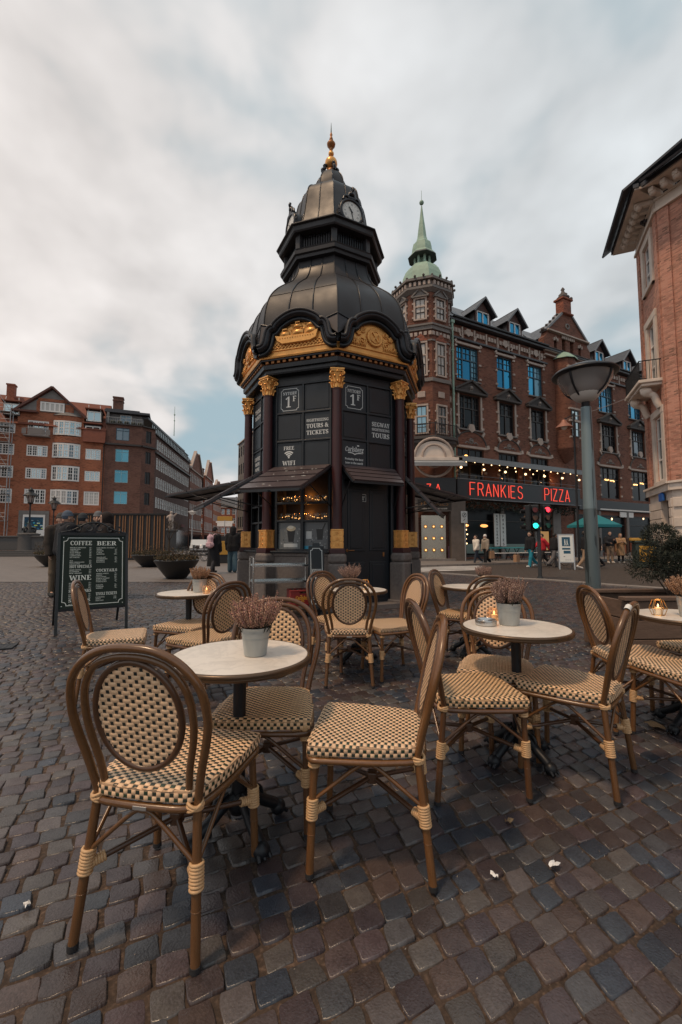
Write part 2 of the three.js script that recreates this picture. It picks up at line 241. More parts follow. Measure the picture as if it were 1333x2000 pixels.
// one woven surface: raised cream pillows with dark squares between them
function weave(inside, at, x0, x1, y0, y1, cw, ch, lattice, rise, side = 1) {
  const P = [], N = [], C = [];
  const vert = (p, n, c) => { P.push(...p); N.push(...n); C.push(...c); };
  const nx = Math.round((x1 - x0) / cw), ny = Math.round((y1 - y0) / ch);
  for (let j = 0; j < ny; j++) for (let i = 0; i < nx; i++) {
    const x = x0 + (i + 0.5) * cw, y = y0 + (j + 0.5) * ch; if (!inside(x, y)) continue;
    const dark = (i + j) % 2 === 0, k = rr(0.88, 1.08), cr = [CREAM[0] * k, CREAM[1] * k, CREAM[2] * k];
    const pill = (ax, ay, bx, by, lo, hi, c, tilt) => { // four slopes with soft normals
      const cs = [[ax, ay], [bx, ay], [bx, by], [ax, by]], m = [(ax + bx) / 2, (ay + by) / 2], tn = [[-1, -1], [1, -1], [1, 1], [-1, 1]];
      for (let q = 0; q < 4; q++) { const r = (q + 1) % 4; for (const [p, t, h] of side > 0 ? [[cs[q], tn[q], lo], [cs[r], tn[r], lo], [m, [0, 0], hi]] : [[cs[r], tn[r], lo], [cs[q], tn[q], lo], [m, [0, 0], hi]]) { const A = at(p[0], p[1], h); const U = A.n.clone().addScaledVector(A.u, t[0] * tilt).addScaledVector(A.v, t[1] * tilt).normalize(); vert([A.p.x, A.p.y, A.p.z], [U.x, U.y, U.z], c); } }
    };
    const hx = cw / 2, hy = ch / 2;
    if (!dark) pill(x - hx * 1.04, y - hy * 1.0, x + hx * 1.04, y + hy * 1.0, 0.0004, rise, cr, 0.5);
    else if (lattice) { pill(x - hx, y - hy, x + hx, y + hy, 0, rise * 0.3, cr, 0.15); pill(x - hx * 0.54, y - hy * 0.86, x + hx * 0.54, y + hy * 0.86, rise * 0.3 + 0.0006, rise * 0.3 + 0.0007, INK, 0); }
    else { const g = [0.018, 0.03 + (rnd() < 0.3 ? 0.012 : 0), 0.023]; pill(x - hx, y - hy, x + hx, y + hy, -0.0004, 0.0002, cr.map((v) => v * 0.55), 0); pill(x - hx * 0.9, y - hy * 0.7, x + hx * 0.9, y + hy * 0.7, 0.0003, 0.0008, g, 0.2); }
  }
  const g = new THREE.BufferGeometry(); g.setAttribute('position', new THREE.Float32BufferAttribute(P, 3)); g.setAttribute('normal', new THREE.Float32BufferAttribute(N, 3)); g.setAttribute('color', new THREE.Float32BufferAttribute(C, 3)); return ready(g);
}
const backZ = (y) => -0.185 - (y - 0.42) * 0.21 - Math.max(0, y - 0.42) ** 2 * 0.06;
function coil(c, dir, R, turns, r = 0.0052) { const out = [], q = new THREE.Quaternion().setFromUnitVectors(V(0, 0, 1), V(...dir).normalize()); for (let i = 0; i < turns; i++) { const g = new THREE.TorusGeometry(R + 0.0015, r, 6, 14), o = (i - (turns - 1) / 2) * r * 1.75; g.rotateX(rr(-0.07, 0.07)); g.translate(0, 0, o); g.applyQuaternion(q); g.translate(...c); out.push(g); } return out; }
function makeChair() {
  const t = thing('bistro_chair', '', 'chair');
  // seat outline, front at +z
  const outl = curve([[-0.165, 0, -0.19], [-0.09, 0, -0.213], [0.09, 0, -0.213], [0.165, 0, -0.19], [0.198, 0, -0.08], [0.212, 0, 0.06], [0.216, 0, 0.185], [0.19, 0, 0.212], [0, 0, 0.216], [-0.19, 0, 0.212], [-0.216, 0, 0.185], [-0.212, 0, 0.06], [-0.198, 0, -0.08]], true);
  const ring = outl.getSpacedPoints(120), pin = (x, z, m = 0) => { let c = false; for (let i = 0, j = ring.length - 2; i < ring.length - 1; j = i++) { const a = ring[i], b = ring[j], ax = a.x * (1 - m), az = a.z * (1 - m), bx = b.x * (1 - m), bz = b.z * (1 - m); if ((az > z) !== (bz > z) && x < (bx - ax) * (z - az) / (bz - az) + ax) c = !c; } return c; };
  const edge = (x, z) => { let d = 9; for (const p of ring) d = Math.min(d, Math.hypot(p.x - x, p.z - z)); return d; };
  const top = (x, z) => 0.468 - 0.012 * Math.max(0, 1 - edge(x, z) / 0.03) ** 2 - 0.006 * Math.max(0, 1 - Math.hypot(x / 0.2, z / 0.2)) + 0.003;
  const seatTop = weave((x, z) => pin(x, z, 0.008), (x, z, h) => { const y = top(x, z), e = 0.006, dx = (top(x + e, z) - top(x - e, z)) / (2 * e), dz = (top(x, z + e) - top(x, z - e)) / (2 * e); return { p: V(x, y + h, z), n: V(-dx, 1, -dz).normalize(), u: V(1, 0, 0), v: V(0, 0, 1) }; }, -0.2158, 0.2158, -0.217, 0.217, 0.0166, 0.0124, false, 0.0024, -1);
  const per = outl.getLength(), nSk = Math.round(per / 0.0136 / 2) * 2, cw = per / nSk;
  const skirt = weave(() => true, (s, y, h) => { const u = ((s / per) % 1 + 1) % 1, p = outl.getPointAt(u), tg = outl.getTangentAt(u), n = V(-tg.z, 0, tg.x); if (n.dot(p) < 0) n.negate(); return { p: V(p.x + n.x * (h + 0.001), y, p.z + n.z * (h + 0.001)), n, u: tg, v: V(0, 1, 0) }; }, 0, per, 0.431, 0.459, cw, 0.014, false, 0.003, -1);
  const fillS = poly(ring.slice(0, -1).map((p) => [p.x * 0.992, -p.z * 0.992])), fill = prism(fillS, 0.033); fill.rotateX(-PI / 2); fill.translate(0, 0.4305, 0);
  mesh('seat', [seatTop, skirt, paint(fill, CREAM.map((v) => v * 0.8))], weaveMat, t);
  mesh('seat_rail', tube(new THREE.CatmullRomCurve3(ring.slice(0, -1).filter((_, i) => i % 4 === 0).map((p) => V(p.x * 0.985, 0.412, p.z * 0.985)), true), 0.0118, 60, 8, true), cane, t);
  // back
  const hp = [[0.166, 0.42], [0.186, 0.52], [0.214, 0.63], [0.222, 0.70], [0.207, 0.785], [0.157, 0.85], [0.085, 0.887], [0, 0.896]];
  const full = (a) => [...a, ...a.slice(0, -1).reverse().map((p) => [-p[0], p[1]])];
  mesh('back_hoop', tube(full(hp).map((p) => [p[0], p[1], backZ(p[1])]), 0.0128, 64, 10), cane, t);
  const ip = [[0.138, 0.425], [0.148, 0.52], [0.17, 0.62], [0.176, 0.70], [0.163, 0.775], [0.122, 0.836], [0.065, 0.862], [0, 0.869]];
  mesh('inner_hoop', tube(full(ip).map((p) => [p[0], p[1], backZ(p[1]) + 0.002]), 0.0112, 64, 10), cane, t);
  const ov = []; for (let i = 0; i < 40; i++) { const a = i / 40 * 2 * PI; ov.push([0.139 * Math.cos(a), 0.684 + 0.168 * Math.sin(a), backZ(0.684 + 0.168 * Math.sin(a)) + 0.003]); }
  mesh('oval_ring', tube(ov, 0.0105, 64, 8, true), caneDark, t);
  const inO = (x, y) => (x / 0.136) ** 2 + ((y - 0.687) / 0.168) ** 2 < 1;
  const bw = (s) => weave(inO, (x, y, h) => { const n = V(0, 0.21, 1).normalize().multiplyScalar(s); return { p: V(x, y, backZ(y) + 0.003 + s * 0.0028).addScaledVector(n, h), n, u: V(1, 0, 0), v: V(0, 1, -0.21) }; }, -0.14, 0.14, 0.512, 0.862, 0.02, 0.0125, true, 0.0016, s);
  mesh('woven_back', [bw(1), bw(-1)], weaveMat, t);
  // legs
  const F = (s) => [[s * 0.19, 0.43, 0.186], [s * 0.203, 0.012, 0.2]], B = (s) => [[s * 0.166, 0.43, backZ(0.43)], [s * 0.195, 0.012, -0.235]];
  const on = (L, y) => { const f = (L[0][1] - y) / (L[0][1] - L[1][1]); return L[0].map((v, i) => v + (L[1][i] - v) * f); };
  const dirOf = (L) => [L[1][0] - L[0][0], L[1][1] - L[0][1], L[1][2] - L[0][2]];
  const legs = [F(1), F(-1), B(1), B(-1)];
  legs.forEach((L, i) => { const lg = mesh('leg', [rod(L[0], L[1], 0.0136, 10, 0.0148), ...[0.15, 0.27].map((y) => { const p = on(L, y); return T(new THREE.TorusGeometry(0.0146, 0.0012, 4, 10), p[0], p[1], p[2], PI / 2); })], cane, t); mesh('foot_cap', cyl(0.0165, 0.0165, 0.016, L[1][0], 0.011, L[1][2], 10), rubber, lg); });
  // wrapped joints
  for (const L of legs) {
    mesh('wrapping', coil(on(L, 0.235), dirOf(L), 0.016, 8), wrapMat, t);
    if (L[0][2] > 0) { const c = on(L, 0.405), s = Math.sign(c[0]); mesh('wrapping', [...coil([c[0], c[1] + 0.002, c[2]], dirOf(L), 0.0165, 6), ...coil([c[0] - s * 0.035, 0.412, c[2] + 0.008], [1, 0, 0], 0.0125, 4), ...coil([c[0] + s * 0.002, 0.412, c[2] - 0.04], [0, 0, 1], 0.0125, 4), rbox(0.032, 0.036, 0.034, 0.012, c[0], 0.437, c[2] + 0.012)], wrapMat, t); }
    else { const c = on(L, 0.418), s = Math.sign(c[0]); const w = coil([c[0] - s * 0.008, c[1], c[2]], [s * 0.2, 1, 0.1], 0.0215, 2, 0.005); w.push(...coil([c[0] - s * 0.008, c[1] + 0.004, c[2]], [s * 0.5, 1, 0.2], 0.0225, 1, 0.005), ...coil([c[0] - s * 0.008, c[1] - 0.002, c[2]], [-s * 0.45, 1, -0.2], 0.0225, 1, 0.005)); mesh('wrapping', w, wrapMat, t); }
  }
  // crossed stretchers joined in the middle, and bent braces under the rail
  const mid = [0, 0.262, -0.01];
  for (const L of legs) { const p = on(L, 0.222); mesh('stretcher', rod(p, mid, 0.0095, 8), caneDark, t); const d = V(...mid).sub(V(...p)).normalize(), c = V(...p).addScaledVector(d, 0.034); mesh('wrapping', coil([c.x, c.y, c.z], [d.x, d.y, d.z], 0.0105, 5, 0.0045), wrapMat, t); }
  mesh('stretcher_joint', [rbox(0.04, 0.045, 0.04, 0.008, 0, 0.262, -0.01)], caneDark, t);
  const brace = (L, K) => { const a = on(L, 0.262), b = on(K, 0.262), m = a.map((v, i) => (v + b[i]) / 2), q = (f) => a.map((v, i) => v + (b[i] - v) * f); const l = q(0.1), r = q(0.9), u = q(0.4), w = q(0.6); mesh('brace', tube([a, [l[0], 0.292, l[2]], [u[0], 0.385, u[2]], [m[0], 0.394, m[2]], [w[0], 0.385, w[2]], [r[0], 0.292, r[2]], b], 0.0072, 30, 7), cane, t); };
  brace(legs[0], legs[1]); brace(legs[2], legs[3]); brace(legs[0], legs[2]); brace(legs[1], legs[3]);
  mesh('maker_plate', rbox(0.045, 0.011, 0.003, 0.001, 0, 0.412, -0.2245), M('plate_metal', [0.5, 0.5, 0.5], 0.35, { metalness: 0.8 }), t);
  return t;
}
const variant = (m, k, n) => { const c = m.clone(); c.color.setRGB(m.color.r * k[0], m.color.g * k[1], m.color.b * k[2]); c.name = n; return c; };
const caneVar = [variant(cane, [1.25, 1.2, 1.1], 'lighter_cane'), variant(cane, [0.85, 0.82, 0.9], 'darker_cane')], weaveVar = [variant(weaveMat, [0.95, 0.96, 0.98], 'faded_weave'), variant(weaveMat, [0.92, 0.88, 0.8], 'yellowed_weave')];
const chair0 = makeChair();
[ // x, z, turn, label
  [-0.56, -1.555, 2.97, 'large cane chair seen from behind at the front marble table'],
  [0.115, -1.80, -1.72, 'cane chair side-on with its back to the right of the front marble table'],
  [-0.34, -2.04, 0, 'cane chair facing us behind the front table, its back hidden by heather pot'],
  [-1.80, -3.5, 1.95, 'cane chair side-on standing before the menu board'],
  [-1.40, -4.0, -0.35, 'cane chair behind the candle-lit table, facing the camera'],
  [-1.07, -3.46, -2.15, 'cane chair on the near side of the candle-lit table, facing away leftwards'],
  [0.0, -4.3, 0.8, 'cane chair turned towards the kiosk door table, beside the trolley'],
  [0.07, -3.88, PI, 'cane chair seen squarely from behind at the table before the kiosk door'],
  [0.46, -4.02, -1.2, 'cane chair facing leftwards at the table before the kiosk door'],
  [0.66, -2.27, 1.65, 'cane chair facing rightwards at the ashtray table'],
  [0.945, -2.66, -0.35, 'cane chair facing the camera behind the ashtray table'],
  [1.23, -2.36, -2.33, 'cane chair with a scuffed white hoop at the right of the ashtray table'],
  [1.98, -2.95, 1.45, 'cane chair facing the wooden planter with the lamp post behind it'],
  [1.27, -4.6, 1.0, 'small distant cane chair at the farther side of the empty street-side table'],
  [1.45, -4.18, 2.85, 'cane chair mostly hidden behind the ashtray table heather pot'],
  [2.07, -2.63, -1.4, 'cane chair cut by the picture edge, front legs in view'],
  [2.6, -3.1, -1.4, 'cane chair seat just showing at the picture edge behind the lantern table'],
].forEach(([x, z, ry, label], i) => { const o = i ? chair0.clone() : chair0; if (i) { o.name = numbered('bistro_chair'); scene.add(o); o.userData = { ...chair0.userData }; } o.position.set(x, 0.002, z); o.rotation.set(0, ry, 0); o.userData.label = label; o.userData.category = 'chair'; o.userData.group = 'woven cane bistro chairs'; const v = [0, 1, 2, 1, 0, 2, 2, 0, 1, 2, 1, 0, 1, 2, 0, 1, 2][i]; if (v) o.traverse((q) => { if (!q.isMesh) return; if (q.material === cane) q.material = caneVar[v - 1]; if (q.material === weaveMat) q.material = weaveVar[v - 1]; }); });
{ // scuffed white tape on the hoop of one chair
  const c = scene.children.find((o) => /scuffed white hoop/.test(o.userData.label || ''));
  const m = mesh('tape_patch', (() => { const a = [[0.125, 0.878], [0.112, 0.886], [0.098, 0.893]].map((p) => [p[0], p[1], backZ(p[1])]); return tube(a, 0.0148, 6, 10); })(), M('white_tape', [0.7, 0.68, 0.64], 0.6), c);
}
// tables
const marbleTex = dataTex(512, 512, (u, v) => { const w = tileNoise(u, v, 4, 3.3, 5), s = Math.abs(tileNoise(u + 0.3 * w, v * 0.5, 6, 9.9, 4)); let k = 0.93 + 0.1 * w - 0.05 * Math.max(0, 1 - s * 14); for (const [a, b, r] of [[0.2, 0.3, 0.07], [0.62, 0.55, 0.065], [0.45, 0.83, 0.075], [0.85, 0.2, 0.06]]) { const e = Math.abs(Math.hypot(u - a, v - b) - r); k -= 0.045 * Math.max(0, 1 - e / 0.006) * (0.5 + tileNoise(u, v, 9, 1.2, 3)); } k -= 0.07 * Math.max(0, tileNoise(u, v, 7, 6.6, 4) - 0.12); return [k, k * 0.985, k * 0.965]; }, true, 1.6, 1.6);
const marble = M('marble_top', [0.86, 0.82, 0.77], 0.34, { map: marbleTex, metric: true, coat: 0.15, clearcoatRoughness: 0.3 });
const bronze = M('bronze_rim', [0.10, 0.062, 0.036], 0.4, { metalness: 0.35, roughnessMap: greyRough });
const iron = M('black_iron', [0.012, 0.014, 0.018], 0.45, { metalness: 0.3 });
function makeTable() {
  const t = thing('bistro_table', '', 'table');
  mesh('tabletop', lathe([[0, 0.704], [0.283, 0.704], [0.287, 0.72], [0.284, 0.7225], [0, 0.7225]], 64), marble, t);
  mesh('rim', lathe([[0.278, 0.694], [0.292, 0.692], [0.299, 0.697], [0.3, 0.703], [0.2975, 0.706], [0.301, 0.710], [0.3, 0.716], [0.2965, 0.7205], [0.291, 0.7225], [0.2855, 0.7215], [0.284, 0.71]], 72), bronze, t);
  mesh('column', lathe([[0.0, 0.7], [0.11, 0.698], [0.11, 0.69], [0.032, 0.683], [0.0275, 0.66], [0.0265, 0.47], [0.034, 0.466], [0.034, 0.448], [0.028, 0.444], [0.028, 0.16], [0.04, 0.15], [0.045, 0.11], [0.03, 0.08], [0, 0.08]], 20), iron, t);
  mesh('collar_screw', [rod([0.026, 0.457, 0], [0.055, 0.457, 0], 0.007, 8), ball(0.012, 0.058, 0.457, 0, 8)], iron, t);
  for (let k = 0; k < 4; k++) { const f = mesh('base_foot', [tube([[0.02, 0.15, 0], [0.07, 0.125, 0], [0.12, 0.085, 0], [0.17, 0.055, 0], [0.195, 0.03, 0]], 0.024, 14, 8), tube([[0.045, 0.17, 0], [0.1, 0.15, 0], [0.11, 0.11, 0], [0.075, 0.1, 0]], 0.009, 10, 6), T(new THREE.SphereGeometry(0.034, 12, 8), 0.195, 0.03, 0), ...[-1, 0, 1].map((s) => rod([0.2, 0.035, s * 0.018], [0.228, 0.01, s * 0.024], 0.011, 6, 0.008))], iron, t); f.rotation.y = k * PI / 2 + 0.4; }
  return t;
}
const table0 = makeTable();
[[-0.43, -1.874, 0.3, 'round marble bistro table in front with a heather pot, closest to the camera'], [0.993, -2.488, 0.1, 'round marble bistro table with ashtray, pot and candle before the lamp post'], [-1.456, -4.165, 0.6, 'round marble bistro table with lit amber candle beside the menu board'], [0.175, -4.434, 0.2, 'round marble bistro table before the kiosk door with wire lantern'], [1.402, -4.75, 0.5, 'small far marble table almost hidden behind the heather pot and chairs'], [2.27, -2.865, 0, 'round marble table cut by the picture edge before the wooden planter']].forEach(([x, z, ry, label], i) => { const o = i ? table0.clone() : table0; if (i) { o.name = numbered('bistro_table'); scene.add(o); } o.userData = { label, category: 'table', group: 'round marble bistro tables' }; o.position.set(x, 0.002, z); o.rotation.set(0, ry, 0); });
// heather in zinc buckets
const zinc = M('zinc_bucket', [0.42, 0.44, 0.43], 0.45, { metalness: 0.25, map: rep(wearMap, 1.4), roughnessMap: greyRough });
const heatherMat = M('dry_heather', [1, 1, 1], 0.85, { vertexColors: true });
const soil = M('potting_soil', [0.03, 0.022, 0.018], 0.95);
function heather(s, tall, spread, stems, cols) {
  const parts = []; const bud = new THREE.TetrahedronGeometry(1, 0), buds = ready(bud.clone());
  for (let i = 0; i < stems; i++) {
    const a = rr(0, 2 * PI), q = Math.sqrt(rnd()), r0 = q * 0.045, lean = q * spread * rr(0.75, 1.1), h = tall * rr(0.62, 1.0) * (1 - 0.22 * q) * (rnd() < 0.05 ? 1.28 : 1);
    const A = V(Math.cos(a) * r0, s, Math.sin(a) * r0), B = V(Math.cos(a) * (r0 + lean * 0.75) + rr(-0.012, 0.012), s + h, Math.sin(a) * (r0 + lean * 0.75) + rr(-0.012, 0.012)), m = A.clone().lerp(B, 0.5).add(V(Math.cos(a) * lean * 0.22, 0, Math.sin(a) * lean * 0.22));
    const c = new THREE.QuadraticBezierCurve3(A, m, B);
    parts.push(paint(new THREE.TubeGeometry(c, 5, 0.0011, 4), [0.10, 0.06, 0.045]));
    const nb = 36; for (let k = 0; k < nb; k++) { const f = 0.2 + 0.8 * k / nb, p = c.getPoint(f), w = 0.0052 * (1.15 - 0.55 * f), an = k * 2.4; const g = buds.clone(); const sc = rr(0.0026, 0.0042) * (1.15 - 0.35 * f); g.scale(sc, sc * 1.5, sc); g.rotateX(rr(0, 3)); g.rotateY(an); g.translate(p.x + Math.cos(an) * w, p.y + rr(-0.002, 0.002), p.z + Math.sin(an) * w); const cc = pick(cols), kk = 1.35 * rr(0.75, 1.2) * (0.55 + 0.5 * f); parts.push(paint(g, cc.map((v) => v * kk))); }
  }
  for (let i = 0; i < 60; i++) { const a = rr(0, 2 * PI), r = 0.06 * Math.sqrt(rnd()); parts.push(paint(rod([Math.cos(a) * r, s - 0.01, Math.sin(a) * r], [Math.cos(a) * (r + rr(0, 0.03)), s + rr(0.01, 0.05), Math.sin(a) * (r + rr(0, 0.03))], 0.0025, 3), [0.022, 0.022, 0.012])); }
  return mergeGeometries(parts);
}
function bucket(h, rt, rb) { return lathe([[0, 0], [rb, 0], [rb + 0.001, 0.003], [rb + (rt - rb) * 0.55, h * 0.55], [rb + (rt - rb) * 0.58 + 0.0022, h * 0.58], [rb + (rt - rb) * 0.62, h * 0.62], [rb + (rt - rb) * 0.68, h * 0.68], [rb + (rt - rb) * 0.71 + 0.0022, h * 0.71], [rb + (rt - rb) * 0.75, h * 0.75], [rb + (rt - rb) * 0.8 + 0.0022, h * 0.8], [rb + (rt - rb) * 0.84, h * 0.84], [rt - 0.001, h - 0.004], [rt + 0.002, h - 0.002], [rt + 0.001, h], [rt - 0.003, h - 0.002], [rt - 0.008, h * 0.8], [0, h * 0.8]], 36); }
const pinks = [[0.40, 0.235, 0.165], [0.33, 0.19, 0.14], [0.46, 0.29, 0.2], [0.26, 0.14, 0.105], [0.36, 0.17, 0.15]], browns = [[0.38, 0.215, 0.12], [0.3, 0.16, 0.09], [0.42, 0.26, 0.16], [0.22, 0.12, 0.07]], plums = [[0.24, 0.15, 0.125], [0.32, 0.21, 0.17], [0.17, 0.10, 0.09], [0.38, 0.26, 0.2]];
const TY = 0.7255;
[[-0.364, -1.865, 0.118, 0.062, 0.046, 0.165, 0.1, 150, pinks, 'zinc bucket of tall pinkish dried heather on the front marble table'],
 [0.978, -2.54, 0.125, 0.068, 0.054, 0.175, 0.085, 150, plums, 'zinc bucket of bushy greyish heather on the ashtray table'],
 [-1.37, -4.2, 0.125, 0.069, 0.055, 0.15, 0.075, 130, browns, 'zinc bucket of round rusty heather on the candle-lit table'],
 [0.095, -4.55, 0.105, 0.066, 0.052, 0.17, 0.1, 110, plums, 'zinc bucket of windswept heather on the table before the kiosk door'],
 [1.545, -4.68, 0.115, 0.066, 0.052, 0.14, 0.07, 110, plums, 'zinc bucket of dull heather on the far half hidden table'],
 [2.245, -2.80, 0.13, 0.07, 0.055, 0.17, 0.11, 140, browns, 'zinc bucket of drooping heather on the table at the picture edge']].forEach(([x, z, h, rt, rb, tall, spr, n, cols, label]) => {
  const t = thing('heather_pot', label, 'potted plant', [x, TY, z], rr(0, 6), 'zinc buckets of heather on the tables');
  const b = mesh('bucket', bucket(h, rt, rb), zinc, t); mesh('seam', bar([0, 0.004, rb + 0.001], [0, h - 0.004, rt], 0.004, 0.002), zinc, b);
  mesh('soil', cyl(rt - 0.006, rt - 0.008, 0.012, 0, h * 0.84, 0, 20), soil, t);
  const f = mesh('heather', heather(h * 0.9, tall, spr, n, cols), heatherMat, t); f.userData.kind = 'stuff';
});
// ashtray, candles, lanterns
const steel = M('brushed_steel', [0.55, 0.55, 0.54], 0.3, { metalness: 0.95, roughnessMap: greyRough });
{ const t = thing('ashtray', 'round steel ashtray on the marble table beside the heather pot', 'ashtray', [0.84, TY, -2.53]); mesh('bowl', lathe([[0, 0], [0.058, 0], [0.06, 0.004], [0.06, 0.03], [0.057, 0.033], [0.052, 0.03], [0.05, 0.01], [0, 0.008]], 32), steel, t); mesh('lid', lathe([[0.05, 0.031], [0.035, 0.024], [0.02, 0.024], [0.012, 0.016], [0, 0.016]], 28), steel, t); }
const amber = M('amber_glass', [0.95, 0.78, 0.6], 0.06, { transmission: 0.9, thickness: 0, ior: 1.45, side: THREE.DoubleSide });
const wax = M('candle_wax', [0.82, 0.72, 0.55], 0.5);
wax.emissive.setRGB(1, 0.5, 0.18); wax.emissiveIntensity = 0.1;
const flameMat = glow('candle_flame', [1, 0.62, 0.25], 3.5);
const flame = (y) => lathe([[0, y], [0.004, y + 0.004], [0.0055, y + 0.01], [0.003, y + 0.018], [0, y + 0.026]], 10);
function lamp(p, x, y, z, i) { const l = new THREE.PointLight(0xffa050, i, 3); l.position.set(x, y, z); l.castShadow = true; l.shadow.radius = 1; p.add(l); }
function glassCandle(x, z, label) { const t = thing('candle_holder', label, 'candle', [x, TY, z]); mesh('glass', lathe([[0, 0], [0.03, 0], [0.038, 0.012], [0.043, 0.035], [0.036, 0.065], [0.031, 0.072]], 24), amber, t); mesh('candle', cyl(0.016, 0.016, 0.03, 0, 0.018, 0, 14), wax, t); mesh('flame', flame(0.034), flameMat, t); lamp(t, 0, 0.047, 0, 0.006); }
glassCandle(-1.262, -4.075, 'small amber glass candle holder with a lit flame beside the rusty heather');
glassCandle(0.945, -2.69, 'little lit candle glass half hidden behind the heather pot and ashtray');
const brass = M('brass_wire', [0.55, 0.33, 0.12], 0.3, { metalness: 0.9 });
function wireLantern(x, z, label) {
  const t = thing('wire_lantern', label, 'lantern', [x, TY, z], 0.3, 'brass wire tea light lanterns'); const P = (r, y, k) => [r * Math.cos(k * PI / 3), y, r * Math.sin(k * PI / 3)], e = [];
  for (let k = 0; k < 6; k++) { e.push(rod(P(0.034, 0, k), P(0.034, 0, k + 1), 0.0022, 5), rod(P(0.05, 0.045, k), P(0.05, 0.045, k + 1), 0.0022, 5), rod(P(0.03, 0.1, k), P(0.03, 0.1, k + 1), 0.0022, 5), rod(P(0.034, 0, k), P(0.05, 0.045, k), 0.0022, 5), rod(P(0.05, 0.045, k), P(0.03, 0.1, k), 0.0022, 5)); }
  mesh('wire_frame', e, brass, t); mesh('candle', cyl(0.017, 0.017, 0.045, 0, 0.026, 0, 14), wax, t); mesh('flame', flame(0.05), flameMat, t); lamp(t, 0, 0.062, 0, 0.006);
}
wireLantern(0.245, -4.4, 'brass wire lantern with a lit candle on the table before the kiosk door');
wireLantern(2.09, -2.87, 'brass wire lantern with a lit candle on the table at the picture edge');
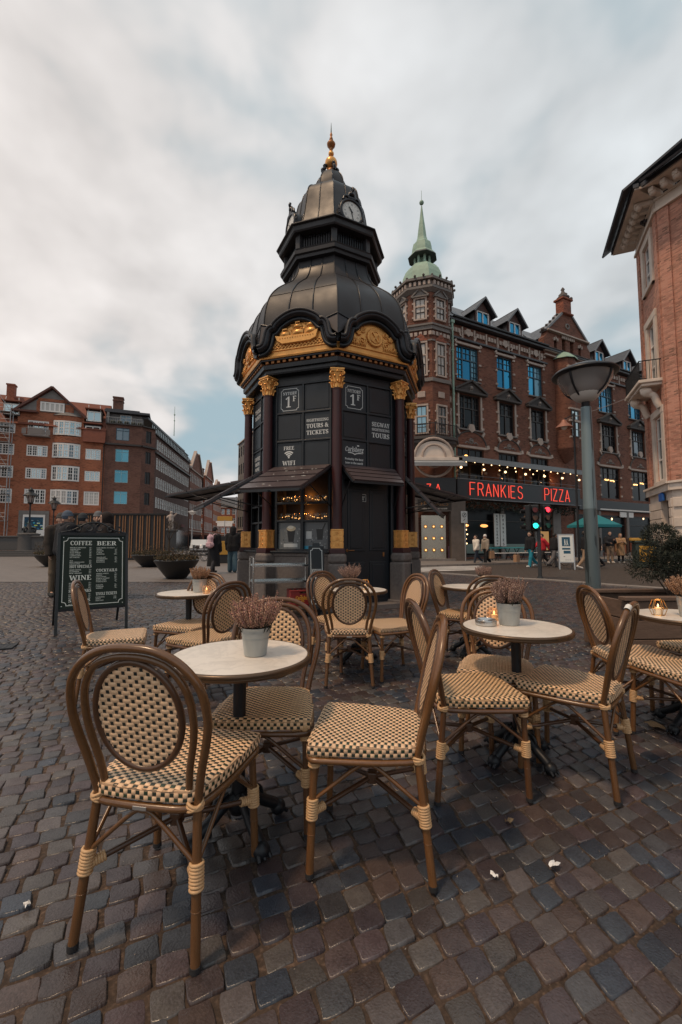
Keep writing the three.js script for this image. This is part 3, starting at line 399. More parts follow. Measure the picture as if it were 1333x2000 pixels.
// ------------------------------------------------------------ the kiosk
{
  const K = thing('kiosk', 'octagonal black and gold kiosk with bulbous dark roof, clocks and golden finial', 'kiosk', [KX, 0, KZ], K0);
  const dark = M('kiosk_paint', [0.0085, 0.0125, 0.018], 0.5, { map: rep(wearMap, 0.9), roughnessMap: greyRough, metric: true });
  const darker = M('kiosk_paint_trim', [0.0075, 0.011, 0.016], 0.45);
  const lead = M('roof_metal', [0.026, 0.0255, 0.03], 0.66, { metalness: 0.12, map: rep(wearMap, 0.5), roughnessMap: rep(greyRough, 0.4), metric: true });
  const leadDark = M('roof_trim', [0.022, 0.023, 0.028], 0.4, { metalness: 0.45, roughnessMap: greyRough });
  const gold = M('gilding', [0.88, 0.44, 0.13], 0.46, { metalness: 0.5, map: rep(wearMap, 1.6), roughnessMap: rep(greyRough, 2), metric: true, side: THREE.DoubleSide });
  const goldDull = M('worn_gilding', [0.36, 0.15, 0.05], 0.5, { metalness: 0.5, map: rep(wearMap, 2), metric: true });
  const maroon = M('maroon_paint', [0.046, 0.0085, 0.011], 0.5, { map: rep(wearMap, 1), metric: true });
  const granite = M('kiosk_granite', [0.17, 0.145, 0.135], 0.7, { map: stoneMap, bumpMap: rep(bumpFine, 5), bumpScale: 0.004, metric: true });
  const white = [0.78, 0.78, 0.76];
  const P = (r, a, y) => [r * Math.sin(a), y, r * Math.cos(a)], E8 = PI / 4;
  // an eight-sided surface from a profile, smooth along it, creased at the corners
  function octSurf(prof, steps = 6, cat = true) {
    let pr = prof; if (cat) { const c = new THREE.CatmullRomCurve3(prof.map((p) => V(p[0], p[1], 0)), false, 'centripetal'); pr = c.getPoints(prof.length * steps).map((p) => [p.x, p.y]); }
    const nrm = pr.map((_, i) => { const a = pr[Math.max(0, i - 1)], b = pr[Math.min(pr.length - 1, i + 1)], dx = b[0] - a[0], dy = b[1] - a[1], l = Math.hypot(dx, dy) || 1; return [dy / l, -dx / l]; });
    const p = [], n = [];
    for (let k = 0; k < 8; k++) { const a0 = k * E8, a1 = a0 + E8, am = a0 + E8 / 2; for (let i = 0; i + 1 < pr.length; i++) { let na = nrm[i], nb = nrm[i + 1]; if (!cat) { const l = Math.hypot(pr[i + 1][0] - pr[i][0], pr[i + 1][1] - pr[i][1]) || 1; na = nb = [(pr[i + 1][1] - pr[i][1]) / l, -(pr[i + 1][0] - pr[i][0]) / l]; } const q = [[pr[i], a0, na], [pr[i], a1, na], [pr[i + 1], a1, nb], [pr[i], a0, na], [pr[i + 1], a1, nb], [pr[i + 1], a0, nb]]; for (const [c, a, m] of q) { p.push(...P(c[0], a, c[1])); n.push(m[0] * Math.sin(am), m[1], m[0] * Math.cos(am)); } } }
    const g = new THREE.BufferGeometry(); g.setAttribute('position', new THREE.Float32BufferAttribute(p, 3)); g.setAttribute('normal', new THREE.Float32BufferAttribute(n, 3)); return ready(g);
  }
  const onFace = (k) => (k + 0.5) * E8; // face k between corner k and k+1; A is -1, B is 0
  const AP = 1.7 * Math.cos(PI / 8), HW = 1.7 * Math.sin(PI / 8); // wall plane and half width
  // walls, one slab per face
  const rows = [[3.66, 0.5], [3.12, 0.5], [2.6, 0.48]], cols = [-0.53, 0.03], PW = 0.5;
  const win = [-0.53, 1.06, 1.06, 1.46];
  const pm = (draw) => print(256, 256, (x, w, h) => { x.fillStyle = '#1a222a'; x.fillRect(0, 0, w, h); x.fillStyle = x.strokeStyle = '#d6d8d6'; draw(x, w, h); }, 0.45);
  const frame = (x) => { x.lineWidth = 5; x.beginPath(); const a = 36, b = 220, t = 22, e = 236, n = 20; x.moveTo(a + n, t); x.lineTo(b - n, t); x.quadraticCurveTo(b - n, t + n, b, t + n); x.lineTo(b, e - n); x.quadraticCurveTo(b - n, e - n, b - n, e); x.lineTo(a + n, e); x.quadraticCurveTo(a + n, e - n, a, e - n); x.lineTo(a, t + n); x.quadraticCurveTo(a + n, t + n, a + n, t); x.stroke(); };
  const nytorv = pm((x) => { frame(x); fitText(x, 'NYTORV', 128, 66, 44, 150); fitText(x, '1', 112, 152, 150, 66); fitText(x, 'F', 176, 122, 74, 42); });
  const wifi = pm((x) => { fitText(x, 'FREE', 122, 56, 50, 112); x.lineWidth = 13; for (const r of [20, 40, 60]) { x.beginPath(); x.arc(122, 152, r, PI * 1.25, PI * 1.75); x.stroke(); } x.beginPath(); x.arc(122, 150, 9, 0, 7); x.fill(); fitText(x, 'WIFI', 122, 206, 62, 138); });
  const tours = pm((x) => { fitText(x, 'SIGHTSEEING', 128, 76, 38, 224); fitText(x, 'TOURS &', 128, 130, 56, 224); fitText(x, 'TICKETS', 128, 194, 56, 224); });
  const segway = pm((x) => { fitText(x, 'SEGWAY', 140, 82, 58, 206); fitText(x, 'SIGHTSEEING', 140, 134, 36, 206); fitText(x, 'TOURS', 140, 190, 66, 206); });
  const beer = pm((x) => { fitText(x, 'Carlsberg', 126, 82, 66, 200, 'serif', 'italic bold'); x.lineWidth = 9; x.beginPath(); x.moveTo(60, 118); x.quadraticCurveTo(110, 112, 132, 132); x.quadraticCurveTo(150, 116, 200, 116); x.stroke(); x.beginPath(); x.arc(164, 42, 7, 0, 7); x.arc(174, 42, 7, 0, 7); x.fill(); fitText(x, 'Probably the best', 126, 180, 30, 200, 'sans-serif'); fitText(x, 'beer in the world', 126, 218, 30, 192, 'sans-serif'); });
  const tivoli = pm((x) => { fitText(x, 'TIVOLI', 128, 100, 60, 190); fitText(x, 'TICKETS', 128, 168, 56, 200); });
  const coffee = pm((x) => { fitText(x, 'COFFEE', 128, 70, 56, 190); fitText(x, 'BEER', 128, 130, 50, 150); fitText(x, 'WINE', 128, 190, 50, 150); });
  const gmark = pm((x) => { fitText(x, 'GIFT', 128, 90, 70, 190); fitText(x, 'CARDS', 128, 166, 60, 190); });
  const signs = { '-1': { '00': nytorv, '11': tours, '20': wifi }, 0: { '00': nytorv, '11': segway, '20': beer }, '-2': { '00': tivoli, '11': gmark, '20': coffee }, 1: { '00': nytorv, '11': tours } };
  for (let k = -4; k < 4; k++) {
    const ang = onFace(k), s = poly([[-HW, 0], [HW, 0], [HW, 4.42], [-HW, 4.42]]), f = sub('side_wall', K, [0, 0, 0], ang);
    if (k === -1 || k === -2) s.holes.push(rectHole(win[0], win[1], win[2], win[3]));
    if (k === 0) s.holes.push(rectHole(-0.5, 0.06, 1.0, 2.3));
    const w = prism(s, 0.06); w.translate(0, 0, AP - 0.06); mesh('wall', w, dark, f);
    // upper panelling: recessed panels between proud glazing bars
    if (k >= -3 && k <= 2) {
      for (let r = 0; r < 3; r++) for (let c = 0; c < 2; c++) { const m = signs[k]?.[`${r}${c}`]; mesh(m ? 'lettered_panel' : 'wall_panel', m ? [panel(PW, rows[r][1], cols[c] + PW / 2, rows[r][0] + rows[r][1] / 2, AP + 0.004)] : [rbox(PW - 0.05, rows[r][1] - 0.05, 0.016, 0.006, cols[c] + PW / 2, rows[r][0] + rows[r][1] / 2, AP + 0.002)], m ?? dark, f); }
      mesh('glazing_bar', [-0.545, 0.0, 0.545].map((x) => rbox(0.036, 1.6, 0.03, 0.008, x, 3.38, AP + 0.014)), darker, f);
      mesh('glazing_bar', [4.19, 3.64, 3.1, 2.575].map((y) => rbox(1.12, 0.036, 0.034, 0.008, 0, y, AP + 0.013)), darker, f);
    }
    if (k < -2 || k > 0) { mesh('wall_panel', [rbox(0.46, 1.9, 0.02, 0.008, -0.26, 1.55, AP + 0.004)], dark, f); mesh('wall_panel', [rbox(0.46, 1.9, 0.02, 0.008, 0.26, 1.55, AP + 0.004)], dark, f); }
    if (k !== 0) mesh('granite_plinth', [rbox(1.16, 0.96, 0.12, 0.02, 0, 0.48, AP + 0.03), rbox(1.18, 0.06, 0.17, 0.015, 0, 0.985, AP + 0.035)], granite, f);
  }
  // serving window with lit shelves of glasses
  const glassM = M('shelf_glass', [0.9, 0.9, 0.88], 0.05, { transmission: 0.92, thickness: 0, ior: 1.45 });
  const bulbM = glow('warm_bulb', [1, 0.5, 0.16], 4);
  const poster = (kind) => print(256, 256, (x, w, h) => {
    x.fillStyle = kind ? '#5c6064' : '#686c6e'; x.fillRect(0, 0, w, h);
    x.fillStyle = '#5c6266'; for (let i = 0; i < 60; i++) { x.beginPath(); x.arc(rnd() * 256, 60 + rnd() * 190, 2 + rnd() * 7, 0, 7); x.fillStyle = pick(['#40464b', '#9a9ea0', '#5a6065', '#73787c']); x.fill(); }
    if (!kind) { x.fillStyle = '#14161a'; x.beginPath(); x.moveTo(92, 60); x.lineTo(188, 60); x.lineTo(168, 190); x.lineTo(112, 190); x.fill(); x.fillStyle = '#c8b79a'; x.beginPath(); x.ellipse(140, 62, 50, 26, 0, 0, 7); x.fill(); x.fillStyle = '#e4dccb'; x.beginPath(); x.ellipse(134, 50, 34, 16, 0, 0, 7); x.fill(); x.fillStyle = '#b9bcbc'; x.fillRect(60, 205, 150, 34); }
    else { x.fillStyle = '#14181d'; x.beginPath(); x.moveTo(128, 70); x.lineTo(206, 70); x.lineTo(194, 170); x.lineTo(140, 170); x.fill(); x.strokeStyle = '#101418'; x.lineWidth = 14; x.beginPath(); x.moveTo(196, 76); x.lineTo(224, 16); x.stroke(); x.fillStyle = '#2d97b8'; x.fillRect(4, 226, 92, 30); x.fillStyle = '#b8bcbe'; x.fillRect(20, 90, 60, 70); }
  }, 0.35);
  for (const k of [-1, -2]) {
    const f = sub('serving_window', K, [0, 0, 0], onFace(k));
    mesh('window_frame', [-0.525, 0, 0.525].map((x) => rbox(x ? 0.05 : 0.06, 1.5, 0.07, 0.01, x, 1.79, AP + 0.015)).concat([1.065, 1.6, 1.93, 2.5].map((y) => rbox(1.06, 0.045, 0.062, 0.01, 0, y, AP + 0.013))), darker, f);
    mesh('window_back', [box(1.06, 1.46, 0.03, 0, 1.79, AP - 0.34), box(0.03, 1.46, 0.28, -0.54, 1.79, AP - 0.2), box(0.03, 1.46, 0.28, 0.54, 1.79, AP - 0.2), box(1.05, 0.03, 0.28, 0, 1.05, AP - 0.2), box(1.05, 0.03, 0.28, 0, 2.53, AP - 0.2)], M('window_dark', [0.02, 0.017, 0.015], 0.6), f);
    for (const y of [1.61, 1.94]) { mesh('shelf', box(1.04, 0.02, 0.2, 0, y, AP - 0.15), darker, f); }
    const gg = [lathe([[0, 0.004], [0.022, 0.004], [0.027, 0.03], [0.031, 0.1], [0.032, 0.125]], 10)];
    for (const y of [1.622, 1.952]) for (let i = 0; i < 14; i++) { const x = -0.48 + i * 0.0735; if (Math.abs(x) < 0.03) continue; const m = new THREE.Mesh(gg[0].clone ? gg[0] : gg[0], glassM); m.name = 'glass'; m.position.set(x, y, AP - 0.1 - (i % 2) * 0.05); f.add(m); }
    if (k === -1) {
      for (const y of [1.68, 2.03]) for (let i = 0; i < 22; i++) { const x = -0.5 + i * 0.0475 + rr(-0.015, 0.015); if (Math.abs(x) < 0.045) continue; const m = mesh('light_bulb', ball(0.0072, x, y + 0.05 * Math.sin(i * 0.7) * 0.5 + rr(-0.01, 0.012), AP - 0.2 + rr(-0.03, 0.05), 6), bulbM, f); }
      for (const y of [1.76, 2.1]) { const l = new THREE.PointLight(0xff9a40, 0.09, 3); l.position.set(0, y, AP - 0.22); l.castShadow = true; f.add(l); }
      mesh('poster', panel(0.47, 0.5, -0.26, 1.335, AP - 0.01), poster(0), f); mesh('poster', panel(0.47, 0.5, 0.26, 1.335, AP - 0.01), poster(1), f);
    } else mesh('window_blind', box(1.0, 0.5, 0.02, 0, 1.33, AP - 0.03), darker, f);
    mesh('counter_ledge', rbox(1.14, 0.035, 0.22, 0.01, 0, 1.035, AP + 0.08), darker, f);
  }
  { // door on the face to the right of the front corner
    const f = sub('door', K, [0, 0, 0], onFace(0));
    mesh('door_leaf', [rbox(0.98, 2.26, 0.045, 0.008, 0, 1.2, AP - 0.045)], dark, f);
    for (const [x, y, w, h] of [[-0.235, 1.62, 0.36, 1.15], [0.235, 1.62, 0.36, 1.15], [-0.235, 0.52, 0.36, 0.66], [0.235, 0.52, 0.36, 0.66]]) mesh('door_panel', [rbox(w, h, 0.03, 0.012, x, y, AP - 0.022), rbox(w - 0.1, h - 0.1, 0.03, 0.012, x, y, AP - 0.012)], darker, f);
    mesh('door_frame', [rbox(0.06, 2.36, 0.09, 0.012, -0.53, 1.22, AP), rbox(0.06, 2.36, 0.09, 0.012, 0.53, 1.22, AP), rbox(1.12, 0.07, 0.1, 0.012, 0, 2.41, AP)], darker, f);
    mesh('handle', [rod([-0.42, 1.06, AP - 0.02], [-0.42, 1.06, AP + 0.045], 0.009), rod([-0.42, 1.06, AP + 0.045], [-0.31, 1.06, AP + 0.045], 0.009), cyl(0.028, 0.028, 0.008, 0, 0, 0, 14).rotateX(PI / 2).translate(-0.42, 1.06, AP - 0.018)], goldDull, f);
    mesh('keyhole', rbox(0.035, 0.08, 0.012, 0.004, 0.36, 0.98, AP - 0.016), goldDull, f);
    mesh('step', rbox(1.16, 0.1, 0.34, 0.012, 0, 0.045, AP + 0.1), granite, f);
    mesh('number_plate', [panel(0.13, 0.15, -0.09, 2.03, AP - 0.0)], print(96, 112, (x, w, h) => { x.fillStyle = '#20282c'; x.fillRect(0, 0, w, h); x.strokeStyle = x.fillStyle = '#d8d8d4'; x.lineWidth = 5; x.strokeRect(7, 7, w - 14, h - 14); fitText(x, '1', 42, 60, 74, 34); fitText(x, 'F', 66, 42, 34, 20); }), f);
  }
  // columns
  const shaft = lathe([[0.098, 1.43], [0.1, 1.45], [0.089, 1.48], [0.089, 3.0], [0.082, 3.95], [0.09, 3.96], [0.09, 3.985]], 20);
  const cap = [lathe([[0.082, 3.98], [0.086, 4.0], [0.084, 4.08], [0.1, 4.2], [0.125, 4.26]], 20), rbox(0.26, 0.03, 0.26, 0.006, 0, 4.315, 0), rbox(0.235, 0.03, 0.235, 0.006, 0, 4.285, 0)];
  for (let i = 0; i < 8; i++) { const a = i * PI / 4; for (const [y, l, r] of [[4.0, 0.1, 0.092], [4.07, 0.12, 0.094]]) { const an = a + (y > 4.05 ? PI / 8 : 0); cap.push(tube([[Math.sin(an) * r, y, Math.cos(an) * r], [Math.sin(an) * (r + 0.01), y + l * 0.6, Math.cos(an) * (r + 0.01)], [Math.sin(an) * (r + 0.035), y + l, Math.cos(an) * (r + 0.035)], [Math.sin(an) * (r + 0.045), y + l - 0.02, Math.cos(an) * (r + 0.045)]], 0.016, 8, 5)); } }
  for (const [x, z] of [[1, 1], [-1, 1], [1, -1], [-1, -1]]) { const g = new THREE.TorusGeometry(0.03, 0.014, 6, 14), a = Math.atan2(x, z); g.rotateY(a + PI / 2); g.translate(x * 0.105, 4.235, z * 0.105); cap.push(g, ball(0.016, x * 0.105, 4.235, z * 0.105, 8)); }
  cap.push(ball(0.026, 0, 4.27, 0.115, 8), ball(0.026, 0.115, 4.27, 0, 8), ball(0.026, -0.115, 4.27, 0, 8));
  const oct1 = (r, h, y) => T(new THREE.CylinderGeometry(r, r, h, 8).toNonIndexed(), 0, y, 0, 0, PI / 8);
  const colBase = [rbox(0.205, 0.33, 0.205, 0.006, 0, 1.265, 0), rbox(0.222, 0.025, 0.222, 0.006, 0, 1.425, 0), rbox(0.222, 0.025, 0.222, 0.006, 0, 1.105, 0)];
  for (let s = 0; s < 4; s++) { const a = s * PI / 2; for (let r = 0; r < 3; r++) { for (const x of [-0.062, 0.062]) colBase.push(T(rbox(0.05, 0.085, 0.018, 0.005), 0, 0, 0).translate(x, 1.165 + r * 0.1, 0.104).rotateY(a)); colBase.push(torus(0.022, 0.006, 0, 0, 0, 0, 5, 12).translate(0, 1.165 + r * 0.1, 0.105).rotateY(a), ball(0.01, 0, 1.165 + r * 0.1, 0.105, 6).rotateY(a)); } }
  const shaftG = mg([shaft]), capG = mg(cap), baseG = mg(colBase), blockG = mg([rbox(0.27, 0.08, 0.27, 0.01, 0, 1.05, 0), rbox(0.24, 0.04, 0.24, 0.01, 0, 1.085, 0)]), pierG = mg([rbox(0.34, 0.84, 0.34, 0.045, 0, 0.42, 0), rbox(0.33, 0.19, 0.33, 0.07, 0, 0.925, 0), rbox(0.4, 0.14, 0.4, 0.03, 0, 0.07, 0)]);
  for (let k = -4; k < 4; k++) { const c = sub('column', K, P(1.8, k * E8, 0), k * E8); mesh('capital', capG, gold, c); mesh('shaft', shaftG, maroon, c); mesh('carved_base', baseG, gold, c); mesh('base_block', blockG, maroon, c); mesh('stone_pier', pierG, granite, c); }
  { const f = sub('notice', K, P(1.8, E8, 0), E8 + PI / 4); mesh('notice_board', rbox(0.19, 0.3, 0.016, 0.004, 0, 0.66, 0.18), darker, f); mesh('notice_print', panel(0.165, 0.27, 0, 0.66, 0.1895), print(64, 96, (x, w, h) => { x.fillStyle = '#20262c'; x.fillRect(0, 0, w, h); x.strokeStyle = '#aeb2b4'; x.lineWidth = 3; x.strokeRect(5, 5, w - 10, h - 10); x.fillStyle = '#aeb2b4'; for (let i = 0; i < 8; i++) x.fillRect(16, 20 + i * 8, 32 - (i % 3) * 6, 3); }), f); }
  // entablature, dentils, gilded band
  mesh('entablature', octSurf([[1.66, 4.36], [1.86, 4.37], [1.87, 4.4], [1.87, 4.455], [1.92, 4.465], [1.93, 4.54], [1.7, 4.545]], 1, false), dark, K);
  mesh('dentil_bed', octSurf([[1.86, 4.53], [1.86, 4.63], [1.9, 4.635]], 1, false), goldDull, K);
  for (let k = -4; k < 4; k++) { const f = sub('cornice_side', K, [0, 0, 0], onFace(k)); const A = 1.86 * Math.cos(PI / 8), H = 1.86 * Math.sin(PI / 8); for (let i = 0; i < 12; i++) mesh('dentil', rbox(0.062, 0.075, 0.1, 0.008, -H + (i + 0.5) * 2 * H / 12, 4.588, A + 0.04), goldDull, f); }
  mesh('gilded_band', octSurf([[1.88, 4.63], [2.0, 4.632], [2.01, 4.66], [1.985, 4.672], [1.985, 4.755], [2.01, 4.76], [2.01, 4.775], [1.9, 4.79]], 1, false), gold, K);
  // arched gables with gilded reliefs
  const GA = 2.0 * Math.cos(PI / 8), GH = 2.0 * Math.sin(PI / 8);
  const half = [[GH, 4.735], [GH - 0.09, 4.745], [GH - 0.17, 4.80], [GH - 0.215, 4.9], [GH - 0.235, 5.0], [GH - 0.265, 5.09], [GH - 0.335, 5.105], [0.36, 5.19], [0.22, 5.275], [0.1, 5.315], [0, 5.325]];
  const fullP = [...half.map((p) => [-p[0], p[1]]), ...half.slice(0, -1).reverse()];
  const pathAt = (dy, z, sx = 1) => curve(fullP.map((p) => [p[0] * sx, p[1] + dy, z]), false, 0.5);
  const spiral = (cx, cy, r, dir, turns = 1.6) => { const a = []; for (let i = 0; i <= 22; i++) { const f = i / 22, an = f * turns * 2 * PI * dir + 0.6; a.push([cx + r * (1 - 0.78 * f) * Math.cos(an), cy + r * (1 - 0.78 * f) * Math.sin(an), 0.012 * f]); } return tube(a, 0.014, 26, 5); };
  for (let k = -4; k < 4; k++) {
    const f = sub('gable', K, [0, 0, 0], onFace(k));
    const pts = pathAt(0, 0).getPoints(60).map((p) => [p.x, p.y]);
    const back = prism(poly([[-GH, 4.6], ...pts, [GH, 4.6]]), 0.45); back.translate(0, 0, GA - 0.47); mesh('gable_body', back, lead, f);
    const relief = prism(poly([[-GH + 0.02, 4.77], ...pts.map((p) => [p[0] * 0.93, p[1] - 0.07]).filter((p) => p[1] > 4.78), [GH - 0.02, 4.77]]), 0.02); relief.translate(0, 0, GA - 0.022);
    const rl = [relief], Z = GA;
    const at = (g, z = 0) => g.translate(0, 0, Z + z);
    if (k === -1) { // a sailing ship on waves
      rl.push(at(prism(poly([[-0.4, 4.93], [-0.44, 5.02], [-0.36, 5.0], [0.25, 4.98], [0.4, 5.04], [0.36, 4.9], [0.25, 4.86], [-0.3, 4.86]]), 0.05, 0.01)));
      for (const [x, y, h] of [[-0.3, 4.98, 0.15], [-0.04, 4.98, 0.26], [0.22, 4.98, 0.21]]) { rl.push(at(rod([x, y - 0.05, 0.03], [x, y + h, 0.03], 0.012, 6))); for (const [dy, w, hh] of h > 0.2 ? [[0.015, 0.2, 0.115], [0.145, 0.16, 0.075]] : [[0.005, 0.17, 0.11]]) { const s = new THREE.PlaneGeometry(w * 1.15, hh, 8, 6), sp = s.attributes.position; for (let i = 0; i < sp.count; i++) { const a = sp.getX(i) / (w * 0.575), b = sp.getY(i) / (hh / 2); sp.setXYZ(i, sp.getX(i) + 0.012 * (1 - b * b), sp.getY(i) - 0.02 * (1 - a * a) * (b < 0 ? 0.6 : 0.2), 0.055 * (1 - a * a * 0.9) * (1 - b * b * 0.8)); } s.computeVertexNormals(); rl.push(at(s.translate(x + 0.02, y + dy + hh / 2, 0.02)), at(rod([x - w * 0.6, y + dy + hh, 0.03], [x + w * 0.68, y + dy + hh, 0.03], 0.008, 5))); } rl.push(at(box(0.09, 0.025, 0.03, x + 0.04, y + h, 0.03))); }
      for (let r = 0; r < 3; r++) for (let i = 0; i < 17; i++) { const g = new THREE.TorusGeometry(0.034, 0.009, 5, 8, PI); rl.push(at(g.translate(-0.56 + i * 0.07 + (r % 2) * 0.035, 4.785 + r * 0.034, 0.014))); }
      for (let i = 0; i < 14; i++) rl.push(at(ball(0.012, -0.34 + i * 0.05, 4.955, 0.062, 6)));
    } else { // medallion between scrolls and grapes
      rl.push(at(torus(0.15, 0.02, 0, 5.0, 0.02, 0, 6, 28)), at(T(new THREE.CylinderGeometry(0.14, 0.15, 0.04, 28), 0, 0, 0, PI / 2).translate(0, 5.0, 0.015)), at(bar([-0.07, 4.91, 0.045], [0.06, 5.08, 0.045], 0.025, 0.02)), at(bar([0.06, 4.91, 0.045], [-0.06, 5.08, 0.045], 0.025, 0.02)), at(bar([0.07, 4.91, 0.045], [0.07, 5.07, 0.045], 0.022, 0.02)), at(torus(0.11, 0.009, 0, 5.0, 0.04, 0, 5, 24)));
      for (const s of [-1, 1]) { rl.push(at(spiral(s * 0.26, 4.9, 0.085, s)), at(spiral(s * 0.42, 4.86, 0.065, -s)), at(spiral(s * 0.24, 5.1, 0.06, -s)), at(spiral(s * 0.54, 4.815, 0.035, s, 1.2))); for (let i = 0; i < 14; i++) rl.push(at(ball(0.019, s * (0.345 + 0.045 * Math.cos(i * 2.4) * Math.sqrt(i / 14)), 5.03 + 0.05 * Math.sin(i * 2.4) * Math.sqrt(i / 14), 0.02, 7))); for (let i = 0; i < 10; i++) rl.push(at(tube([[s * (0.2 + i * 0.04), 4.79, 0.01], [s * (0.21 + i * 0.04), 4.82, 0.03], [s * (0.2 + i * 0.042), 4.845 - i * 0.003, 0.012]], 0.011, 5, 4))); }
      for (let i = 0; i < 24; i++) rl.push(at(ball(0.009, 0.175 * Math.cos(i * PI / 12), 5.0 + 0.175 * Math.sin(i * PI / 12), 0.02, 5)));
    }
    mesh('gilded_relief', rl, gold, f);
    const band = (sec, mat) => { const c = pathAt(0, 0).getPoints(90), g = []; const nn = c.map((p, i) => { const q = c[Math.max(0, i - 1)], w = c[Math.min(c.length - 1, i + 1)], dx = w.x - q.x, dy = w.y - q.y, l = Math.hypot(dx, dy); return [-dy / l, dx / l]; }); const P3 = (i, [d, z]) => [c[i].x + nn[i][0] * d, c[i].y + nn[i][1] * d, GA + z]; const pos = [], nor = []; for (let i = 0; i + 1 < c.length; i++) for (let j = 0; j + 1 < sec.length; j++) { const A = P3(i, sec[j]), B = P3(i + 1, sec[j]), C2 = P3(i + 1, sec[j + 1]), D = P3(i, sec[j + 1]); const sm = (q, k) => { const a = sec[Math.max(0, k - 1)], b = sec[Math.min(sec.length - 1, k + 1)], dd = b[0] - a[0], dz = b[1] - a[1], l = Math.hypot(dd, dz); return [nn[q][0] * -dz / l * -1, nn[q][1] * -dz / l * -1, -dd / l * -1]; }; for (const [v, q, k] of [[A, i, j], [B, i + 1, j], [C2, i + 1, j + 1], [A, i, j], [C2, i + 1, j + 1], [D, i, j + 1]]) { pos.push(...v); const n = sm(q, k); nor.push(-n[0] * -1, -n[1] * -1, n[2]); } } const q = new THREE.BufferGeometry(); q.setAttribute('position', new THREE.Float32BufferAttribute(pos, 3)); q.computeVertexNormals(); const mm = mergeVertices(ready(q).deleteAttribute('normal').deleteAttribute('uv'), 1e-4); mm.computeVertexNormals(); mesh('arch_moulding', mm, mat, f); };
    band([[-0.075, -0.01], [-0.08, 0.05], [-0.06, 0.075], [-0.035, 0.08], [-0.03, 0.06], [-0.005, 0.055]], darker);
    band([[-0.005, 0.055], [0.0, 0.085], [0.03, 0.125], [0.07, 0.135], [0.075, 0.12]], leadDark);
    band([[0.075, 0.12], [0.085, 0.15], [0.115, 0.155], [0.135, 0.135], [0.135, 0.08]], lead);
    mesh('gable_flashing', (() => { const p = pathAt(0.115, 0).getPoints(50), a = []; for (let i = 0; i + 1 < p.length; i++) { const q = p[i], w = p[i + 1]; a.push(quad([q.x, q.y, GA + 0.11], [w.x, w.y, GA + 0.11], [w.x * 0.8, w.y + 0.03, GA - 0.5], [q.x * 0.8, q.y + 0.03, GA - 0.5])); } return a; })(), lead, f);
  }
  for (let k = -4; k < 4; k++) { // small hipped saddles between the gables
    const c = sub('corner_saddle', K, [0, 0, 0], k * E8), ap = [0, 5.31, 2.0], bk = [0, 5.45, 1.6], lo = [0, 4.9, 2.06], L = [-0.3, 5.22, 1.87], Rr = [0.3, 5.22, 1.87];
    mesh('saddle', [quad(ap, L, lo, lo), quad(ap, lo, Rr, Rr), quad(ap, bk, [-0.34, 5.2, 1.7], L), quad(ap, Rr, [0.34, 5.2, 1.7], bk)], M('saddle_metal', [0.042, 0.038, 0.042], 0.42, { metalness: 0.5, side: THREE.DoubleSide }), c);
    mesh('saddle_ridge', [rod(ap, L, 0.018, 6), rod(ap, Rr, 0.018, 6), rod(ap, lo, 0.012, 6)], leadDark, c);
  }
  // bulbous roof with standing seams
  const bulb = [[1.93, 4.8], [1.93, 5.1], [1.925, 5.4], [1.88, 5.7], [1.78, 5.98], [1.6, 6.22], [1.38, 6.42], [1.2, 6.57], [1.08, 6.75], [1.01, 6.95], [0.99, 7.14]];
  mesh('bulb_roof', octSurf(bulb, 5), lead, K);
  const bc = new THREE.CatmullRomCurve3(bulb.map((p) => V(p[0], p[1], 0)), false, 'centripetal').getPoints(40);
  for (let k = -4; k < 4; k++) for (const f of [0, 0.34, 0.67]) { const a0 = k * E8, a1 = a0 + E8; mesh('roof_seam', tube(bc.filter((p) => p.y > 5.1).map((p) => { const A = V(...P(p.x + 0.006, a0, p.y)), B = V(...P(p.x + 0.006, a1, p.y)); const q = A.lerp(B, f); return [q.x, q.y, q.z]; }), f ? 0.015 : 0.012, 40, 5), f ? leadDark : lead, K); }
  for (const y of [5.95, 6.5]) { const i = bc.findIndex((p) => p.y > y), p = bc[i]; for (let k = -4; k < 4; k++) if ((k + (y > 6 ? 1 : 0)) % 2) mesh('lap_joint', rod(P(p.x + 0.003, k * E8, p.y), P(p.x + 0.003, (k + 1) * E8, p.y), 0.006, 5), leadDark, K); }
  // louvred drum
  mesh('drum_base', octSurf([[1.0, 7.08], [1.09, 7.1], [1.1, 7.16], [1.14, 7.18], [1.15, 7.25], [1.1, 7.27], [1.12, 7.31], [0.95, 7.33]], 1, false), lead, K);
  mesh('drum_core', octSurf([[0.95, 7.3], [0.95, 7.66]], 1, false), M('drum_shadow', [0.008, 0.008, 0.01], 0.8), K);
  for (let k = -4; k < 4; k++) { mesh('drum_post', T(rbox(0.13, 0.34, 0.13, 0.02), ...P(1.0, k * E8, 7.48), 0, k * E8), lead, K); const f = sub('drum_grille', K, [0, 0, 0], onFace(k)); const A = 1.0 * Math.cos(PI / 8); for (let i = -5; i <= 5; i++) mesh('bar', box(0.018, 0.3, 0.018, i * 0.055, 7.48, A), leadDark, f); }
  mesh('drum_eaves', octSurf([[0.94, 7.62], [1.16, 7.64], [1.18, 7.67], [1.19, 7.76], [1.24, 7.78], [1.24, 7.8], [1.02, 7.86]], 1, false), lead, K);
  const up = [[1.06, 7.85], [0.97, 7.94], [0.88, 8.18], [0.825, 8.48], [0.78, 8.76], [0.725, 8.95], [0.62, 9.06], [0.38, 9.11]];
  mesh('upper_roof', octSurf(up, 5), lead, K);
  mesh('crown_roof', octSurf([[0.36, 9.08], [0.37, 9.22], [0.355, 9.4], [0.3, 9.56], [0.22, 9.68], [0.12, 9.74], [0, 9.75]], 5), lead, K);
